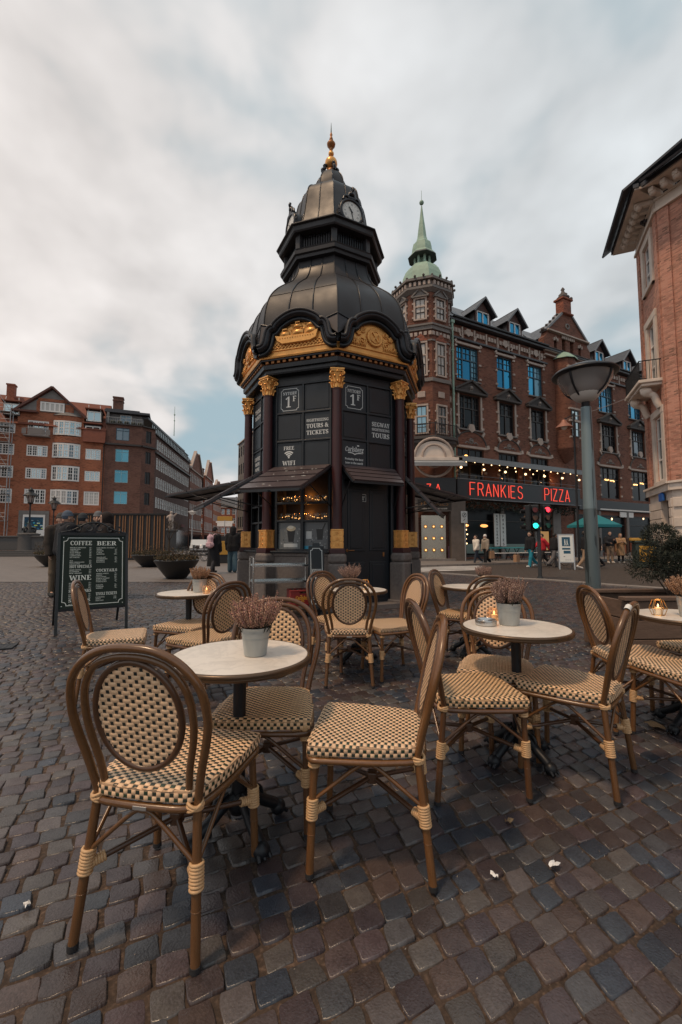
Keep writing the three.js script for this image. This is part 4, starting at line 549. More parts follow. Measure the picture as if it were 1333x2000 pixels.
  mesh('crown_ring', octSurf([[0.34, 9.09], [0.4, 9.1], [0.4, 9.13], [0.36, 9.14]], 1, false), leadDark, K);
  const uc = new THREE.CatmullRomCurve3(up.map((p) => V(p[0], p[1], 0)), false, 'centripetal').getPoints(26);
  for (let k = -4; k < 4; k++) for (const f of [0, 0.5]) mesh('roof_seam', tube(uc.map((p) => { const q = V(...P(p.x + 0.005, k * E8, p.y)).lerp(V(...P(p.x + 0.005, (k + 1) * E8, p.y)), f); return [q.x, q.y, q.z]; }), 0.012, 26, 5), leadDark, K);
  for (let k = -4; k < 4; k++) mesh('roof_seam', tube([P(0.37, k * E8, 9.12), P(0.36, k * E8, 9.4), P(0.305, k * E8, 9.56), P(0.225, k * E8, 9.68)], 0.011, 14, 5), leadDark, K);
  // clocks
  const dial = print(256, 256, (x, w, h) => { x.fillStyle = '#d9d9d4'; x.fillRect(0, 0, w, h); x.translate(128, 128); x.fillStyle = x.strokeStyle = '#4a4d50'; x.lineWidth = 2; x.beginPath(); x.arc(0, 0, 116, 0, 7); x.stroke(); x.beginPath(); x.arc(0, 0, 104, 0, 7); x.stroke(); 'XII I II III IIII V VI VII VIII IX X XI'.split(' ').forEach((s, i) => { x.save(); x.rotate(i * PI / 6); x.translate(0, -88); fitText(x, s, 0, 0, 26, Math.min(30, 9 * s.length)); x.restore(); }); }, 0.4);
  for (const k of [0, -2, 2, -4]) {
    const f = sub('clock', K, [0, 0, 0], onFace(k)); const cy = 8.1, z = 0.98;
    mesh('clock_case', [T(new THREE.CylinderGeometry(0.27, 0.29, 0.36, 32), 0, 0, 0, PI / 2).translate(0, cy, z - 0.19), torus(0.255, 0.036, 0, cy, z, 0, 8, 36), torus(0.285, 0.018, 0, cy, z - 0.03, 0, 6, 36), ...[...Array(20)].map((_, i) => ball(0.024, 0.285 * Math.cos(i * PI / 10), cy + 0.285 * Math.sin(i * PI / 10), z - 0.01, 6)), rbox(0.42, 0.12, 0.2, 0.03, 0, cy - 0.27, z - 0.1), tube([[-0.28, cy - 0.18, z - 0.05], [-0.34, cy - 0.3, z - 0.03], [-0.24, cy - 0.33, z - 0.02]], 0.03, 10, 6), tube([[0.28, cy - 0.18, z - 0.05], [0.34, cy - 0.3, z - 0.03], [0.24, cy - 0.33, z - 0.02]], 0.03, 10, 6)], leadDark, f);
    mesh('clock_face', new THREE.CircleGeometry(0.232, 36).translate(0, cy, z + 0.008), dial, f);
    mesh('clock_hand', bar([-0.02, cy + 0.03, z + 0.016], [0.035, cy - 0.17, z + 0.016], 0.016, 0.006), darker, f);
    mesh('clock_hand', bar([0.015, cy - 0.02, z + 0.024], [-0.075, cy + 0.09, z + 0.024], 0.022, 0.006), darker, f);
    mesh('crest', [rbox(0.2, 0.06, 0.1, 0.02, 0, cy + 0.3, z - 0.02), tube([[-0.2, cy + 0.22, z], [-0.16, cy + 0.31, z], [-0.08, cy + 0.33, z], [-0.04, cy + 0.42, z], [0, cy + 0.46, z]], 0.026, 14, 6), tube([[0.2, cy + 0.22, z], [0.16, cy + 0.31, z], [0.08, cy + 0.33, z], [0.05, cy + 0.42, z], [0, cy + 0.46, z]], 0.026, 14, 6), ball(0.055, 0, cy + 0.4, z, 8), tube([[0, cy + 0.42, z], [0.02, cy + 0.48, z + 0.04], [0.01, cy + 0.53, z + 0.02]], 0.03, 8, 6)], leadDark, f);
  }
  // finial
  for (let k = 0; k < 4; k++) { const a = k * PI / 2 + 0.3; mesh('scroll', tube([P(0.2, a, 9.7), P(0.22, a, 9.78), P(0.15, a, 9.83), P(0.17, a, 9.9), P(0.1, a, 9.92)], 0.035, 16, 6), leadDark, K); }
  mesh('finial_stem', lathe([[0.1, 9.72], [0.11, 9.8], [0.07, 9.86], [0.04, 9.9], [0.04, 10.1], [0.06, 10.13], [0.03, 10.17], [0.03, 10.33], [0.045, 10.36], [0.028, 10.4], [0.028, 10.58], [0.045, 10.6], [0.035, 10.64], [0.02, 10.68], [0.032, 10.72], [0.012, 10.78], [0.006, 10.95], [0, 10.96]], 14), goldDull, K);
  mesh('finial_ball', ball(0.145, 0, 10.0, 0, 28), gold, K); mesh('finial_ball', ball(0.065, 0, 10.245, 0, 20), gold, K); mesh('finial_ball', lathe([[0.03, 10.37], [0.09, 10.44], [0.1, 10.49], [0.075, 10.53], [0.04, 10.57]], 20), goldDull, K);
  mesh('spire_tip', lathe([[0.02, 10.7], [0.014, 10.8], [0.004, 11.02], [0, 11.03]], 8), M('verdigris_tip', [0.06, 0.11, 0.1], 0.5), K);
  // hinged shutters propped open as awnings
  function flap(k, r, Y, w0, w1, label) {
    const f = sub('awning_flap', K, [0, 0, 0], onFace(k)); const y0 = 2.6, z0 = AP + 0.06, n = 4; const L = Math.hypot(r - z0, Y - y0), g = sub('boards', f, [0, y0, z0]); g.rotation.x = Math.atan2(y0 - Y, r - z0); f.remove(g);
    const q = (t, u, dy) => { const w = w0 + (w1 - w0) * t, c = Math.cos(-g.rotation.x), s = Math.sin(-g.rotation.x); return [u * w / 2, y0 + s * t * L + c * dy, z0 + c * t * L - s * dy]; };
    for (let i = 0; i < n; i++) { const a = i / n, b = (i + 1) / n - 0.015; const up_ = 0.018 + i * 0.002, P8 = [q(a, -1, up_), q(a, 1, up_), q(b, 1, up_ + 0.012), q(b, -1, up_ + 0.012), q(a, -1, -0.01), q(a, 1, -0.01), q(b, 1, -0.01), q(b, -1, -0.01)]; mesh('board', [quad(P8[3], P8[2], P8[1], P8[0]), quad(P8[4], P8[5], P8[6], P8[7]), quad(P8[7], P8[6], P8[2], P8[3]), quad(P8[5], P8[4], P8[0], P8[1]), quad(P8[4], P8[7], P8[3], P8[0]), quad(P8[6], P8[5], P8[1], P8[2])], mats.flap_boards ?? M('flap_boards', [0.07, 0.05, 0.052], 0.55, { map: rep(wearMap, 1), roughnessMap: greyRough }), f); }
    mesh('flap_frame', [bar(q(0, -1, -0.025), q(1, -1, -0.025), 0.04, 0.03), bar(q(0, 1, -0.025), q(1, 1, -0.025), 0.04, 0.03), bar(q(0, 0, -0.025), q(1, 0, -0.025), 0.04, 0.03), bar(q(0.985, -1, -0.02), q(0.985, 1, -0.02), 0.04, 0.03)], darker, f);
    for (const s of [-1, 1]) mesh('stay', rod([s * w0 * 0.5, 1.85, AP + 0.05], q(0.75, s * 0.98, -0.03), 0.011, 6), leadDark, f);
  }
  { const f = sub('bird_droppings', K, [0, 0, 0], onFace(-1)), wd = M('droppings_white', [0.5, 0.5, 0.48], 0.8); for (let i = 0; i < 16; i++) { const t = rr(0.15, 0.97), L = 1.36; mesh('splash', T(new THREE.SphereGeometry(1, 7, 5), 0, 0, 0).scale(rr(0.006, 0.03) * (i < 2 ? 1.8 : 1), 0.003, rr(0.006, 0.016)).rotateX(0.41).translate(rr(-0.5, 0.5), 2.6 - t * 0.58 + 0.034, AP + 0.06 + t * (2.95 - AP - 0.06)), wd, f); } }
  flap(-1, 2.95, 2.02, 1.12, 1.04); flap(0, 2.0, 2.27, 1.14, 1.04); flap(-2, 2.8, 1.86, 1.14, 1.12); flap(-3, 3.9, 2.3, 1.14, 1.14); flap(1, 2.4, 1.74, 1.12, 1.06); flap(2, 3.6, 2.28, 1.12, 1.06);
}
// trolley, crate and standing sign before the kiosk window
{
  const t = thing('steel_trolley', 'stainless steel serving trolley on castors before the kiosk window', 'trolley', [-1.0, 0, -7.2], 0.32); const tube_ = (a, b) => rod(a, b, 0.0145, 10), L = 0.48, W = 0.24;
  for (const s of [-1, 1]) mesh('side_frame', tube([[s * L, 0.12, -W], [s * L, 0.9, -W], [s * L, 0.955, -W + 0.03], [s * L, 0.965, 0], [s * L, 0.955, W - 0.03], [s * L, 0.9, W], [s * L, 0.12, W]], 0.0155, 40, 8), steel, t);
  for (const y of [0.18, 0.56, 0.82]) mesh('shelf', [rbox(2 * L, 0.008, 2 * W, 0.003, 0, y, 0), rbox(2 * L, 0.035, 0.008, 0.003, 0, y + 0.012, W), rbox(2 * L, 0.035, 0.008, 0.003, 0, y + 0.012, -W)], steel, t);
  for (const x of [-L, L]) for (const z of [-W, W]) mesh('castor', [cyl(0.012, 0.012, 0.05, x, 0.115, z, 8), box(0.02, 0.07, 0.05, x, 0.075, z), T(new THREE.CylinderGeometry(0.042, 0.042, 0.026, 16), x + 0.02, 0.044, z, 0, 0, PI / 2)], iron, t);
  const c = thing('bottle_crate', 'red plastic bottle crate with yellow lettering on the trolley shelf', 'crate', [-0.66, 0.19, -7.12], 0.32);
  const red = M('red_plastic', [0.22, 0.018, 0.016], 0.45), W2 = 0.2, D2 = 0.15, H2 = 0.25, s = poly([[-W2, 0], [W2, 0], [W2, H2], [-W2, H2]]); s.holes.push(rectHole(-0.055, 0.195, 0.11, 0.032));
  mesh('crate_wall', [prism(s, 0.012, 0.003).translate(0, 0, D2 - 0.012), prism(s, 0.012, 0.003).translate(0, 0, -D2), box(0.012, H2, 2 * D2 - 0.03, W2 - 0.006, H2 / 2, 0), box(0.012, H2, 2 * D2 - 0.03, -W2 + 0.006, H2 / 2, 0), box(2 * W2 - 0.03, 0.012, 2 * D2 - 0.03, 0, 0.01, 0), rbox(2 * W2 + 0.012, 0.018, 0.02, 0.004, 0, 0.03, D2 + 0.002), rbox(2 * W2 + 0.012, 0.018, 0.02, 0.004, 0, 0.24, D2 + 0.002)], red, c);
  mesh('lettering', panel(0.3, 0.13, 0, 0.115, D2 + 0.0055), print(256, 112, (x, w, h) => { x.fillStyle = '#7e1d1b'; x.fillRect(0, 0, w, h); x.fillStyle = '#d9a928'; fitText(x, 'Carlsberg', 128, 42, 60, 210, 'serif', 'italic bold'); fitText(x, 'ØL', 128, 88, 34, 50); x.fillRect(88, 8, 30, 6); x.fillRect(60, 66, 130, 4); }), c);
  for (let i = 0; i < 4; i++) for (let j = 0; j < 2; j++) { const b = mesh('bottle', lathe([[0, 0], [0.03, 0], [0.031, 0.15], [0.014, 0.2], [0.013, 0.235], [0, 0.236]], 10), mats.bottle_brown ?? M('bottle_brown', [0.035, 0.018, 0.008], 0.15), c); b.position.set(-0.13 + i * 0.088, 0.02, -0.06 + j * 0.12); }
  const g = thing('standing_sign', 'tall narrow black board with white notched border and address beside the trolley', 'sign', [-0.39, 0, -6.9], 0.25);
  mesh('board', [rbox(0.25, 0.98, 0.03, 0.008, 0, 0.66, 0, 0, -0.12), rbox(0.12, 0.07, 0.03, 0.02, 0, 1.16, -0.06, 0, -0.12)], mats.kiosk_paint_trim, g);
  mesh('board_print', T(new THREE.PlaneGeometry(0.235, 0.96), 0, 0.66, 0.0175, -0.12), print(128, 512, (x, w, h) => { x.fillStyle = '#161d22'; x.fillRect(0, 0, w, h); x.strokeStyle = x.fillStyle = '#d4d6d4'; x.lineWidth = 5; const n = 18; x.beginPath(); x.moveTo(14 + n, 14); x.lineTo(114 - n, 14); x.quadraticCurveTo(114 - n, 14 + n, 114, 14 + n); x.lineTo(114, 498 - n); x.lineTo(14, 498 - n); x.lineTo(14, 14 + n); x.quadraticCurveTo(14 + n, 14 + n, 14 + n, 14); x.stroke(); fitText(x, 'NYTORV', 64, 206, 44, 86); fitText(x, '1', 54, 280, 110, 42); fitText(x, 'F', 88, 256, 50, 26); for (let i = 0; i < 6; i++) x.fillRect(30, 350 + i * 18, 68, 6); }), g);
  mesh('leg', [bar([-0.1, 0, 0.08], [-0.1, 0.2, 0.055], 0.025, 0.02), bar([0.1, 0, 0.08], [0.1, 0.2, 0.055], 0.025, 0.02), bar([-0.1, 0, -0.3], [-0.1, 1.05, -0.08], 0.025, 0.02), bar([0.1, 0, -0.3], [0.1, 1.05, -0.08], 0.025, 0.02)], mats.kiosk_paint_trim, g);
}
// ------------------------------------------------------------ buildings
const BR = 90, BC = 26;
const brickTex = dataTex(1024, 1024, (u, v) => { const r = Math.floor(v * BR), x = u * BC + (r % 2) * 0.5, c = Math.floor(x) % BC, fx = x % 1, fy = v * BR % 1; const h = Math.sin(r * 91.7 + c * 47.3) * 43758.5, t = h - Math.floor(h), h2 = Math.sin(r * 31.7 + c * 17.3) * 23758.5, t2 = h2 - Math.floor(h2); const j = fx < 0.05 || fy < 0.16; const n = tileNoise(u, v, 3, 5.5, 6), k = j ? 0.95 + 0.5 * n : (0.6 + 0.5 * t) * (1 + 2.1 * n) * (t2 > 0.9 ? 0.55 : 1); return j ? [0.86 * k, 0.84 * k, 0.82 * k] : [k, k * (0.88 + 0.16 * t2), k * (0.86 + 0.16 * t2)]; }, false, 1 / 6, 1 / 6);
const brickBump = dataTex(1024, 1024, (u, v) => { const r = Math.floor(v * BR), x = u * BC + (r % 2) * 0.5; return (x % 1 < 0.06 || v * BR % 1 < 0.18) ? 0.2 : 0.7 + 0.3 * (Math.sin(r * 77.1 + Math.floor(x) % BC * 13.7) * 0.5 + 0.5); }, false, 1 / 6, 1 / 6);
const brickOf = (n, c, o = {}) => M(n, c, 0.85, { map: brickTex, bumpMap: brickBump, bumpScale: 0.014, metric: true, ...o });
const redBrown = brickOf('brown_brick', [0.20, 0.082, 0.053]), orange = brickOf('orange_brick', [0.36, 0.128, 0.068]), brownB = brickOf('grey_brown_brick', [0.17, 0.082, 0.062]), rose = brickOf('rose_brick', [0.56, 0.285, 0.21]);
const stoneW = M('pale_stone', [0.46, 0.37, 0.32], 0.75, { map: rep(wearMap, 0.6), metric: true }), stoneG = M('grey_stone', [0.2, 0.18, 0.17], 0.75, { map: rep(wearMap, 0.5), metric: true }), stucco = M('white_stucco', [0.72, 0.62, 0.54], 0.8, { map: rep(wearMap, 0.35), metric: true });
const slate = M('dark_slate', [0.05, 0.05, 0.058], 0.6, { map: rep(wearMap, 0.5), roughnessMap: greyRough, metric: true }), tileRed = M('red_roof_tile', [0.2, 0.06, 0.035], 0.8, { map: rep(wearMap, 0.5), metric: true });
const zincRoof = M('zinc_sheet', [0.2, 0.2, 0.21], 0.5, { metalness: 0.3, map: rep(wearMap, 0.6), metric: true });
const frameDark = M('dark_frame', [0.03, 0.022, 0.02], 0.5), frameWhite = M('white_frame', [0.74, 0.7, 0.67], 0.6), frameBlue = M('blue_frame', [0.03, 0.075, 0.11], 0.5);
const paneBlue = M('blue_glass', [0.035, 0.27, 0.46], 0.08, { metalness: 0.85 }), paneDark = M('dark_glass', [0.012, 0.013, 0.016], 0.1, { coat: 0, specularIntensity: 0.5 }), panePale = M('pale_glass', [0.4, 0.5, 0.53], 0.1, { metalness: 0.8 }), paneCurt = M('curtained_glass', [0.5, 0.47, 0.44], 0.3), paneGrey = M('grey_glass', [0.16, 0.2, 0.23], 0.1, { metalness: 0.5 }), paneTeal = M('teal_glass', [0.1, 0.27, 0.34], 0.08, { metalness: 0.8 });
const paneBlue2 = M('blue_glass_deep', [0.02, 0.16, 0.29], 0.12, { metalness: 0.8 }), paneBlue3 = M('blue_glass_curtained', [0.12, 0.26, 0.34], 0.2, { metalness: 0.5 });
const ironB = M('dark_iron', [0.018, 0.018, 0.02], 0.5, { metalness: 0.3 }), copper = M('green_copper', [0.30, 0.44, 0.35], 0.6, { map: rep(wearMap, 0.6), metric: true });
class Facade { // a vertical plane: x along it, y up, z out of it
  constructor(parent, x, z, ang) { this.p = parent; this.x = x; this.z = z; this.a = ang; this.c = Math.cos(ang); this.s = Math.sin(ang); }
  put(o, x = 0, y = 0, z = 0) { o.position.set(this.x + x * this.c + z * this.s - this.p.position.x, y - this.p.position.y, this.z - x * this.s + z * this.c - this.p.position.z); o.rotation.y = this.a; return o; }
  mesh(name, geo, mat, x, y, z) { return this.put(mesh(name, geo, mat, this.p), x, y, z); }
  group(name, x, y, z) { const g = new THREE.Group(); g.name = name; this.p.add(g); return this.put(g, x, y, z); }
  wall(name, pts, holes, mat, th = 0.4) { const s = poly(pts); holes.forEach((h) => s.holes.push(rectHole(...h))); const g = prism(s, th); g.translate(0, 0, -th); return this.mesh(name, g, mat); }
}
const geoMemo = {};
function memo(k, f) { return geoMemo[k] ??= f(); }
// a window with its frame, glazing bars and panes; vx vertical bars (fractions), hy horizontal bars
function addWindow(F, x, y, w, h, o) {
  const g = F.group('window', x, y, 0), d = o.deep ?? 0.16, fw = o.fw ?? 0.07, bw = o.bw ?? 0.045;
  const key = JSON.stringify([w, h, o.vx, o.hy, o.fine, d, fw, bw, o.bowed]);
  mesh('frame', memo('f' + key, () => { const L = [box(fw, h, 0.1, fw / 2, h / 2, -d), box(fw, h, 0.1, w - fw / 2, h / 2, -d), box(w - 2 * fw, fw, 0.1, w / 2, fw / 2, -d), box(w - 2 * fw, fw, 0.1, w / 2, h - fw / 2, -d)]; for (const v of o.vx ?? []) L.push(box(bw * 1.5, h - 2 * fw, 0.08, w * v, h / 2, -d + 0.003)); for (const v of o.hy ?? []) L.push(box(w - 2 * fw, bw * 1.5, 0.084, w / 2, h * v, -d + 0.005)); for (const [x0, x1, y0, y1, nx, ny] of o.fine ?? []) { for (let i = 1; i < nx; i++) L.push(box(bw * 0.6, h * (y1 - y0), 0.05, w * (x0 + (x1 - x0) * i / nx), h * (y0 + y1) / 2, -d + 0.001)); for (let i = 1; i < ny; i++) L.push(box(w * (x1 - x0), bw * 0.6, 0.052, w * (x0 + x1) / 2, h * (y0 + (y1 - y0) * i / ny), -d + 0.002)); } return mg(L); }), o.frame ?? frameDark, g);
  const vs = [0, ...(o.vx ?? []), 1], list = o.panes ?? [o.pane ?? paneDark];
  for (let i = 0; i + 1 < vs.length; i++) { const m = list[i % list.length], a = vs[i] * w, b = vs[i + 1] * w; const p = mesh('pane', memo(`p${b - a},${h}`, () => ready(new THREE.PlaneGeometry(b - a, h))), m, g); p.position.set((a + b) / 2, h / 2, -d - 0.02); p.rotation.set(rr(-0.012, 0.012), rr(-0.015, 0.015), 0); }
  if (o.sill) mesh('sill', box(w + 0.2, 0.09, 0.2, w / 2, -0.045, 0.02), o.sill, g);
  return g;
}
const gableShape = (w, h) => poly([[-w / 2, 0], [w / 2, 0], [0, h]]);

// ---- red brick corner building with copper-topped turret
{
  const B = thing('corner_building', 'ornate dark red brick building with green copper spire turret and neon pizza restaurant', 'building', [FA[0], 0, FA[1]]);
  const ang = Math.atan2(0.466, 0.885), F = new Facade(B, FA[0], FA[1], ang), TOP = 16.0;
  const r3 = [[0.45, 2.0], [4.25, 1.6], [7.55, 1.6], [16.2, 2.1], [20.6, 2.0], [24.6, 2.0]], r2 = [[0.55, 1.95], [4.3, 1.6], [7.62, 1.65], [16.35, 2.15], [20.75, 2.2], [24.8, 2.0]], r1 = [[0.35, 2.4], [4.2, 2.0], [7.5, 2.0], [16.05, 2.75], [20.6, 2.8], [24.8, 2.6]];
  const holes = [...r3.map(([x, w]) => [x, 12.25, w, 2.4]), ...r2.map(([x, w]) => [x, 8.85, w, 2.4]), ...r1.map(([x, w]) => [x, 4.9, w, 2.65])];
  const shop = [[0.3, 0.25, 3.9, 3.3], [4.5, 0.25, 3.1, 3.3], [7.9, 0.25, 1.7, 3.3], [12.9, 0.1, 2.4, 3.4], [15.8, 0.4, 3.5, 3.1], [19.7, 0.4, 3.8, 3.1], [24, 0.4, 4, 3.1]];
  F.wall('wall', [[-0.5, 0], [30, 0], [30, TOP], [-0.5, TOP]], [...holes, ...shop], redBrown);
  F.mesh('ground_floor_piers', [0.05, 4.3, 7.75, 9.9, 12.5, 15.5, 19.5, 23.8].map((x, i) => rbox(i === 3 ? 0.9 : 0.32, 3.8, 0.14, 0.02, x + (i === 3 ? 0.2 : 0), 1.9, 0.07)), stoneG);
  F.mesh('dark_interior', [box(30, 8, 0.2, 14.8, 4.1, -3.2), box(30, 0.2, 3, 14.8, 7.9, -1.7), box(30, 0.2, 3, 14.8, 4.25, -1.7)], M('interior_dark', [0.03, 0.024, 0.02], 0.9));
  const big = { vx: [0.3, 0.7], hy: [0.62], fine: [[0, 0.3, 0, 0.62, 2, 4], [0.7, 1, 0, 0.62, 2, 4], [0, 1, 0.62, 1, 6, 2]] }, two = { vx: [0.5], hy: [0.62], fine: [[0, 1, 0.62, 1, 4, 2]] };
  const trim = (x, y, w, h, kind) => {
    const g = F.group('window_trim', x, y, 0), m = (n, geo, mat) => mesh(n, geo, mat, g), cx = w / 2;
    if (kind === 3) {
      m('lintel', [rbox(w + 0.3, 0.16, 0.12, 0.02, cx, h + 0.1, 0.04), rbox(0.24, 0.15, 0.14, 0.02, -0.16, h + 0.2, 0.05, 0, 0, 0.7), rbox(0.24, 0.15, 0.14, 0.02, w + 0.16, h + 0.2, 0.05, 0, 0, -0.7)], stoneW);
      m('keystone', [T(new THREE.CylinderGeometry(0.3, 0.22, 0.16, 5), 0, 0, 0, PI / 2).translate(cx, h + 0.95, 0.05)], stoneW);
      for (const s of [-1, 1]) m('voussoir', [rbox(0.12, 0.34, 0.12, 0.015, cx + s * 0.72, h + 0.72, 0.04, 0, 0, -s * 0.42)], stoneW);
      m('quoin', [0.1, 0.52, 0.95].flatMap((f) => [rbox(0.2, 0.14, 0.1, 0.015, -0.1, h * f, 0.03), rbox(0.2, 0.14, 0.1, 0.015, w + 0.1, h * f, 0.03)]), stoneW);
      m('sill', rbox(w + 0.2, 0.1, 0.2, 0.015, cx, -0.05, 0.05), stoneG);
    } else if (kind === 2) {
      m('jamb', [rbox(0.13, h, 0.1, 0.012, -0.07, h / 2, 0.03), rbox(0.13, h, 0.1, 0.012, w + 0.07, h / 2, 0.03), ...[0.06, 0.36, 0.66].flatMap((f) => [rbox(0.28, 0.15, 0.11, 0.015, -0.14, h * f, 0.035), rbox(0.28, 0.15, 0.11, 0.015, w + 0.14, h * f, 0.035)])], stoneW);
      const W = w + 1.0, p = prism(gableShape(W - 0.2, 0.68), 0.14, 0.01); p.translate(cx, h + 0.16, 0.02);
      m('pediment', [p, rbox(W, 0.14, 0.34, 0.02, cx, h + 0.1, 0.12), bar([cx - W / 2, h + 0.2, 0.16], [cx, h + 0.95, 0.16], 0.13, 0.3), bar([cx + W / 2, h + 0.2, 0.16], [cx, h + 0.95, 0.16], 0.13, 0.3)], M('sooty_stone', [0.06, 0.052, 0.05], 0.8));
      m('carved_head', [ball(0.15, cx, h + 0.42, 0.2, 10), rbox(0.26, 0.12, 0.1, 0.03, cx, h + 0.27, 0.18)], stoneG);
      m('sill', rbox(w + 0.3, 0.1, 0.2, 0.015, cx, -0.05, 0.05), stoneG);
    } else {
      const R = w * 0.56, arc = prism((() => { const s = new THREE.Shape(); s.absarc(0, 0, R, 0, PI, false); s.lineTo(R, 0); return s; })(), 0.05); arc.scale(1, 0.72, 1); arc.translate(cx, h + 0.16, 0.01);
      m('tympanum', arc, redBrown); m('arch_ring', (() => { const g = new THREE.TorusGeometry(R + 0.05, 0.07, 6, 24, PI); g.scale(1, 0.72, 1); g.translate(cx, h + 0.16, 0.05); return g; })(), mats.sooty_stone ?? stoneG);
      m('lintel', rbox(w + 0.3, 0.16, 0.14, 0.02, cx, h + 0.09, 0.04), stoneW);
      m('keystone', [T(new THREE.CylinderGeometry(0.32, 0.26, 0.2, 5), 0, 0, 0, PI / 2).translate(cx, h + R * 0.72 + 0.42, 0.06)], stoneW);
      for (const s of [-1, 1]) { m('voussoir', rbox(0.16, 0.36, 0.12, 0.02, cx + s * R * 0.85, h + R * 0.62 + 0.22, 0.05, 0, 0, -s * 0.6), stoneW); m('quoin', [rbox(0.34, 0.26, 0.12, 0.02, cx + s * (R + 0.16), h + 0.2, 0.05, 0, 0, s * 0.3), ...[0.1, 0.4, 0.7].map((f) => rbox(0.2, 0.16, 0.1, 0.015, cx + s * (w / 2 + 0.1), h * f, 0.03))], stoneW); }
      m('relief', [torus(0.16, 0.05, cx, h + 0.5, 0.06, 0, 6, 14), ball(0.1, cx, h + 0.5, 0.08, 8), tube([[cx - 0.6, h + 0.3, 0.06], [cx - 0.4, h + 0.42, 0.07], [cx - 0.22, h + 0.34, 0.06]], 0.05, 8, 5), tube([[cx + 0.6, h + 0.3, 0.06], [cx + 0.4, h + 0.42, 0.07], [cx + 0.22, h + 0.34, 0.06]], 0.05, 8, 5)], stoneG);
    }
  };
  r3.forEach(([x, w], i) => { addWindow(F, x, 12.25, w, 2.4, { ...(w > 1.8 ? big : two), panes: [[paneBlue, paneBlue2, paneBlue3], [paneBlue2, paneBlue], [paneBlue, paneBlue3]][i % 3], frame: frameBlue }); trim(x, 12.25, w, 2.4, 3); });
  r2.forEach(([x, w], i) => { addWindow(F, x, 8.85, w, 2.4, { ...(w > 1.8 ? big : two), pane: i === 4 ? paneGrey : paneDark }); trim(x, 8.85, w, 2.4, 2); });
  r1.forEach(([x, w], i) => { addWindow(F, x, 4.9, w, 2.65, { ...two, pane: paneDark }); trim(x, 4.9, w, 2.65, 1); });
  const warm = glow('chandelier_light', [1, 0.55, 0.2], 3);
  for (const x of [17.1, 17.9, 21.4, 22.4]) F.mesh('chandelier_lamp', [...[-0.25, -0.1, 0.08, 0.24].map((k) => ball(0.055, k, rr(-0.05, 0.05), 0, 6)), box(0.5, 0.03, 0.03, 0, 0.05, 0)], warm, x, 6.45 + rr(-0.15, 0.15), -0.13);
  F.mesh('cornice', [rbox(21, 0.16, 0.5, 0.03, 20.1, TOP + 0.16, 0.1), rbox(10, 0.16, 0.5, 0.03, 4.6, TOP + 0.16, 0.1), rbox(10, 0.14, 0.22, 0.02, 4.6, TOP - 0.98, 0.06), rbox(14, 0.14, 0.22, 0.02, 23, TOP - 0.98, 0.06)], slate);
  F.mesh('cornice_brackets', [...Array(34)].map((_, i) => 0.1 + i * 0.28).concat([...Array(38)].map((_, i) => 16 + i * 0.36)).map((x, i) => rbox(i % 4 === 3 ? 0.11 : 0.2, i % 4 === 3 ? 0.8 : 0.3, 0.12, 0.015, x, TOP - (i % 4 === 3 ? 0.5 : 0.42), 0.05)), stoneW);
  F.mesh('gutter', [rbox(9.6, 0.13, 0.2, 0.03, 4.7, TOP + 0.32, 0.36), rbox(14.6, 0.13, 0.2, 0.03, 23, TOP + 0.32, 0.36)], ironB);
  F.mesh('downpipe', [cyl(0.075, 0.075, 12.6, -0.1, 9.7, 0.22, 10), ...[5, 8, 11, 14].map((y) => cyl(0.1, 0.1, 0.12, -0.1, y, 0.22, 10)), rbox(0.3, 0.3, 0.2, 0.03, -0.1, 16.0, 0.22)], copper);
  // roof slope and ridge
  F.mesh('roof', (() => { const s = poly([[0.4, 16.25], [-4.6, 20.6], [-4.8, 20.6], [-10, 16.2]]), g = prism(s, 30.5); g.rotateY(-PI / 2); g.translate(30, 0, 0); return g.rotateY(0); })(), slate).scale.set(1, 1, 1);
  for (const x of [3.35, 6.65, 17.2, 21.4, 25.4]) {
    const g = F.group('dormer', x, 16.6, -0.35), w = 1.8; g.scale.setScalar(0.84);
    mesh('front', [(() => { const s = poly([[-w / 2, 0], [w / 2, 0], [w / 2, 1.25], [0, 2.35], [-w / 2, 1.25]]); s.holes.push(rectHole(-0.68, 0.25, 1.36, 1.15)); const q = prism(s, 0.12); q.translate(0, 0, -0.12); return q; })()], mats.dormer_wood ?? M('dormer_wood', [0.075, 0.032, 0.026], 0.7), g);
    mesh('cheek', [box(0.06, 1.25, 2.6, -w / 2 + 0.02, 0.63, -1.42), box(0.06, 1.25, 2.6, w / 2 - 0.02, 0.63, -1.42)], zincRoof, g);
    const L = Math.hypot(1.32, 1.52); mesh('dormer_roof', [T(new THREE.BoxGeometry(L, 0.08, 3.6), -0.64, 1.86, -1.45, 0, 0, Math.atan2(1.42, 1.3)), T(new THREE.BoxGeometry(L, 0.08, 3.6), 0.64, 1.86, -1.45, 0, 0, -Math.atan2(1.42, 1.3))], slate, g);
    mesh('barge_board', [bar([-1.32, 1.08, 0.37], [0, 2.58, 0.37], 0.14, 0.05), bar([1.32, 1.08, 0.37], [0, 2.58, 0.37], 0.14, 0.05)], zincRoof, g);
    mesh('frame', [-0.66, 0, 0.66].map((q) => box(0.09, 1.15, 0.1, q, 0.82, -0.04)).concat([0.28, 1.37].map((y) => box(1.3, 0.08, 0.1, 0, y, -0.04))), frameWhite, g);
    mesh('pane', [panel(0.6, 1.1, -0.33, 0.82, -0.07), panel(0.6, 1.1, 0.33, 0.82, -0.07)], paneBlue, g);
  }
  F.mesh('skylight', [[1.0, 0.4], [8.4, 0.4]].map(([x, y]) => T(new THREE.BoxGeometry(0.9, 0.06, 0.5), x, 16.75 + y, -0.55, 0.86)), zincRoof);
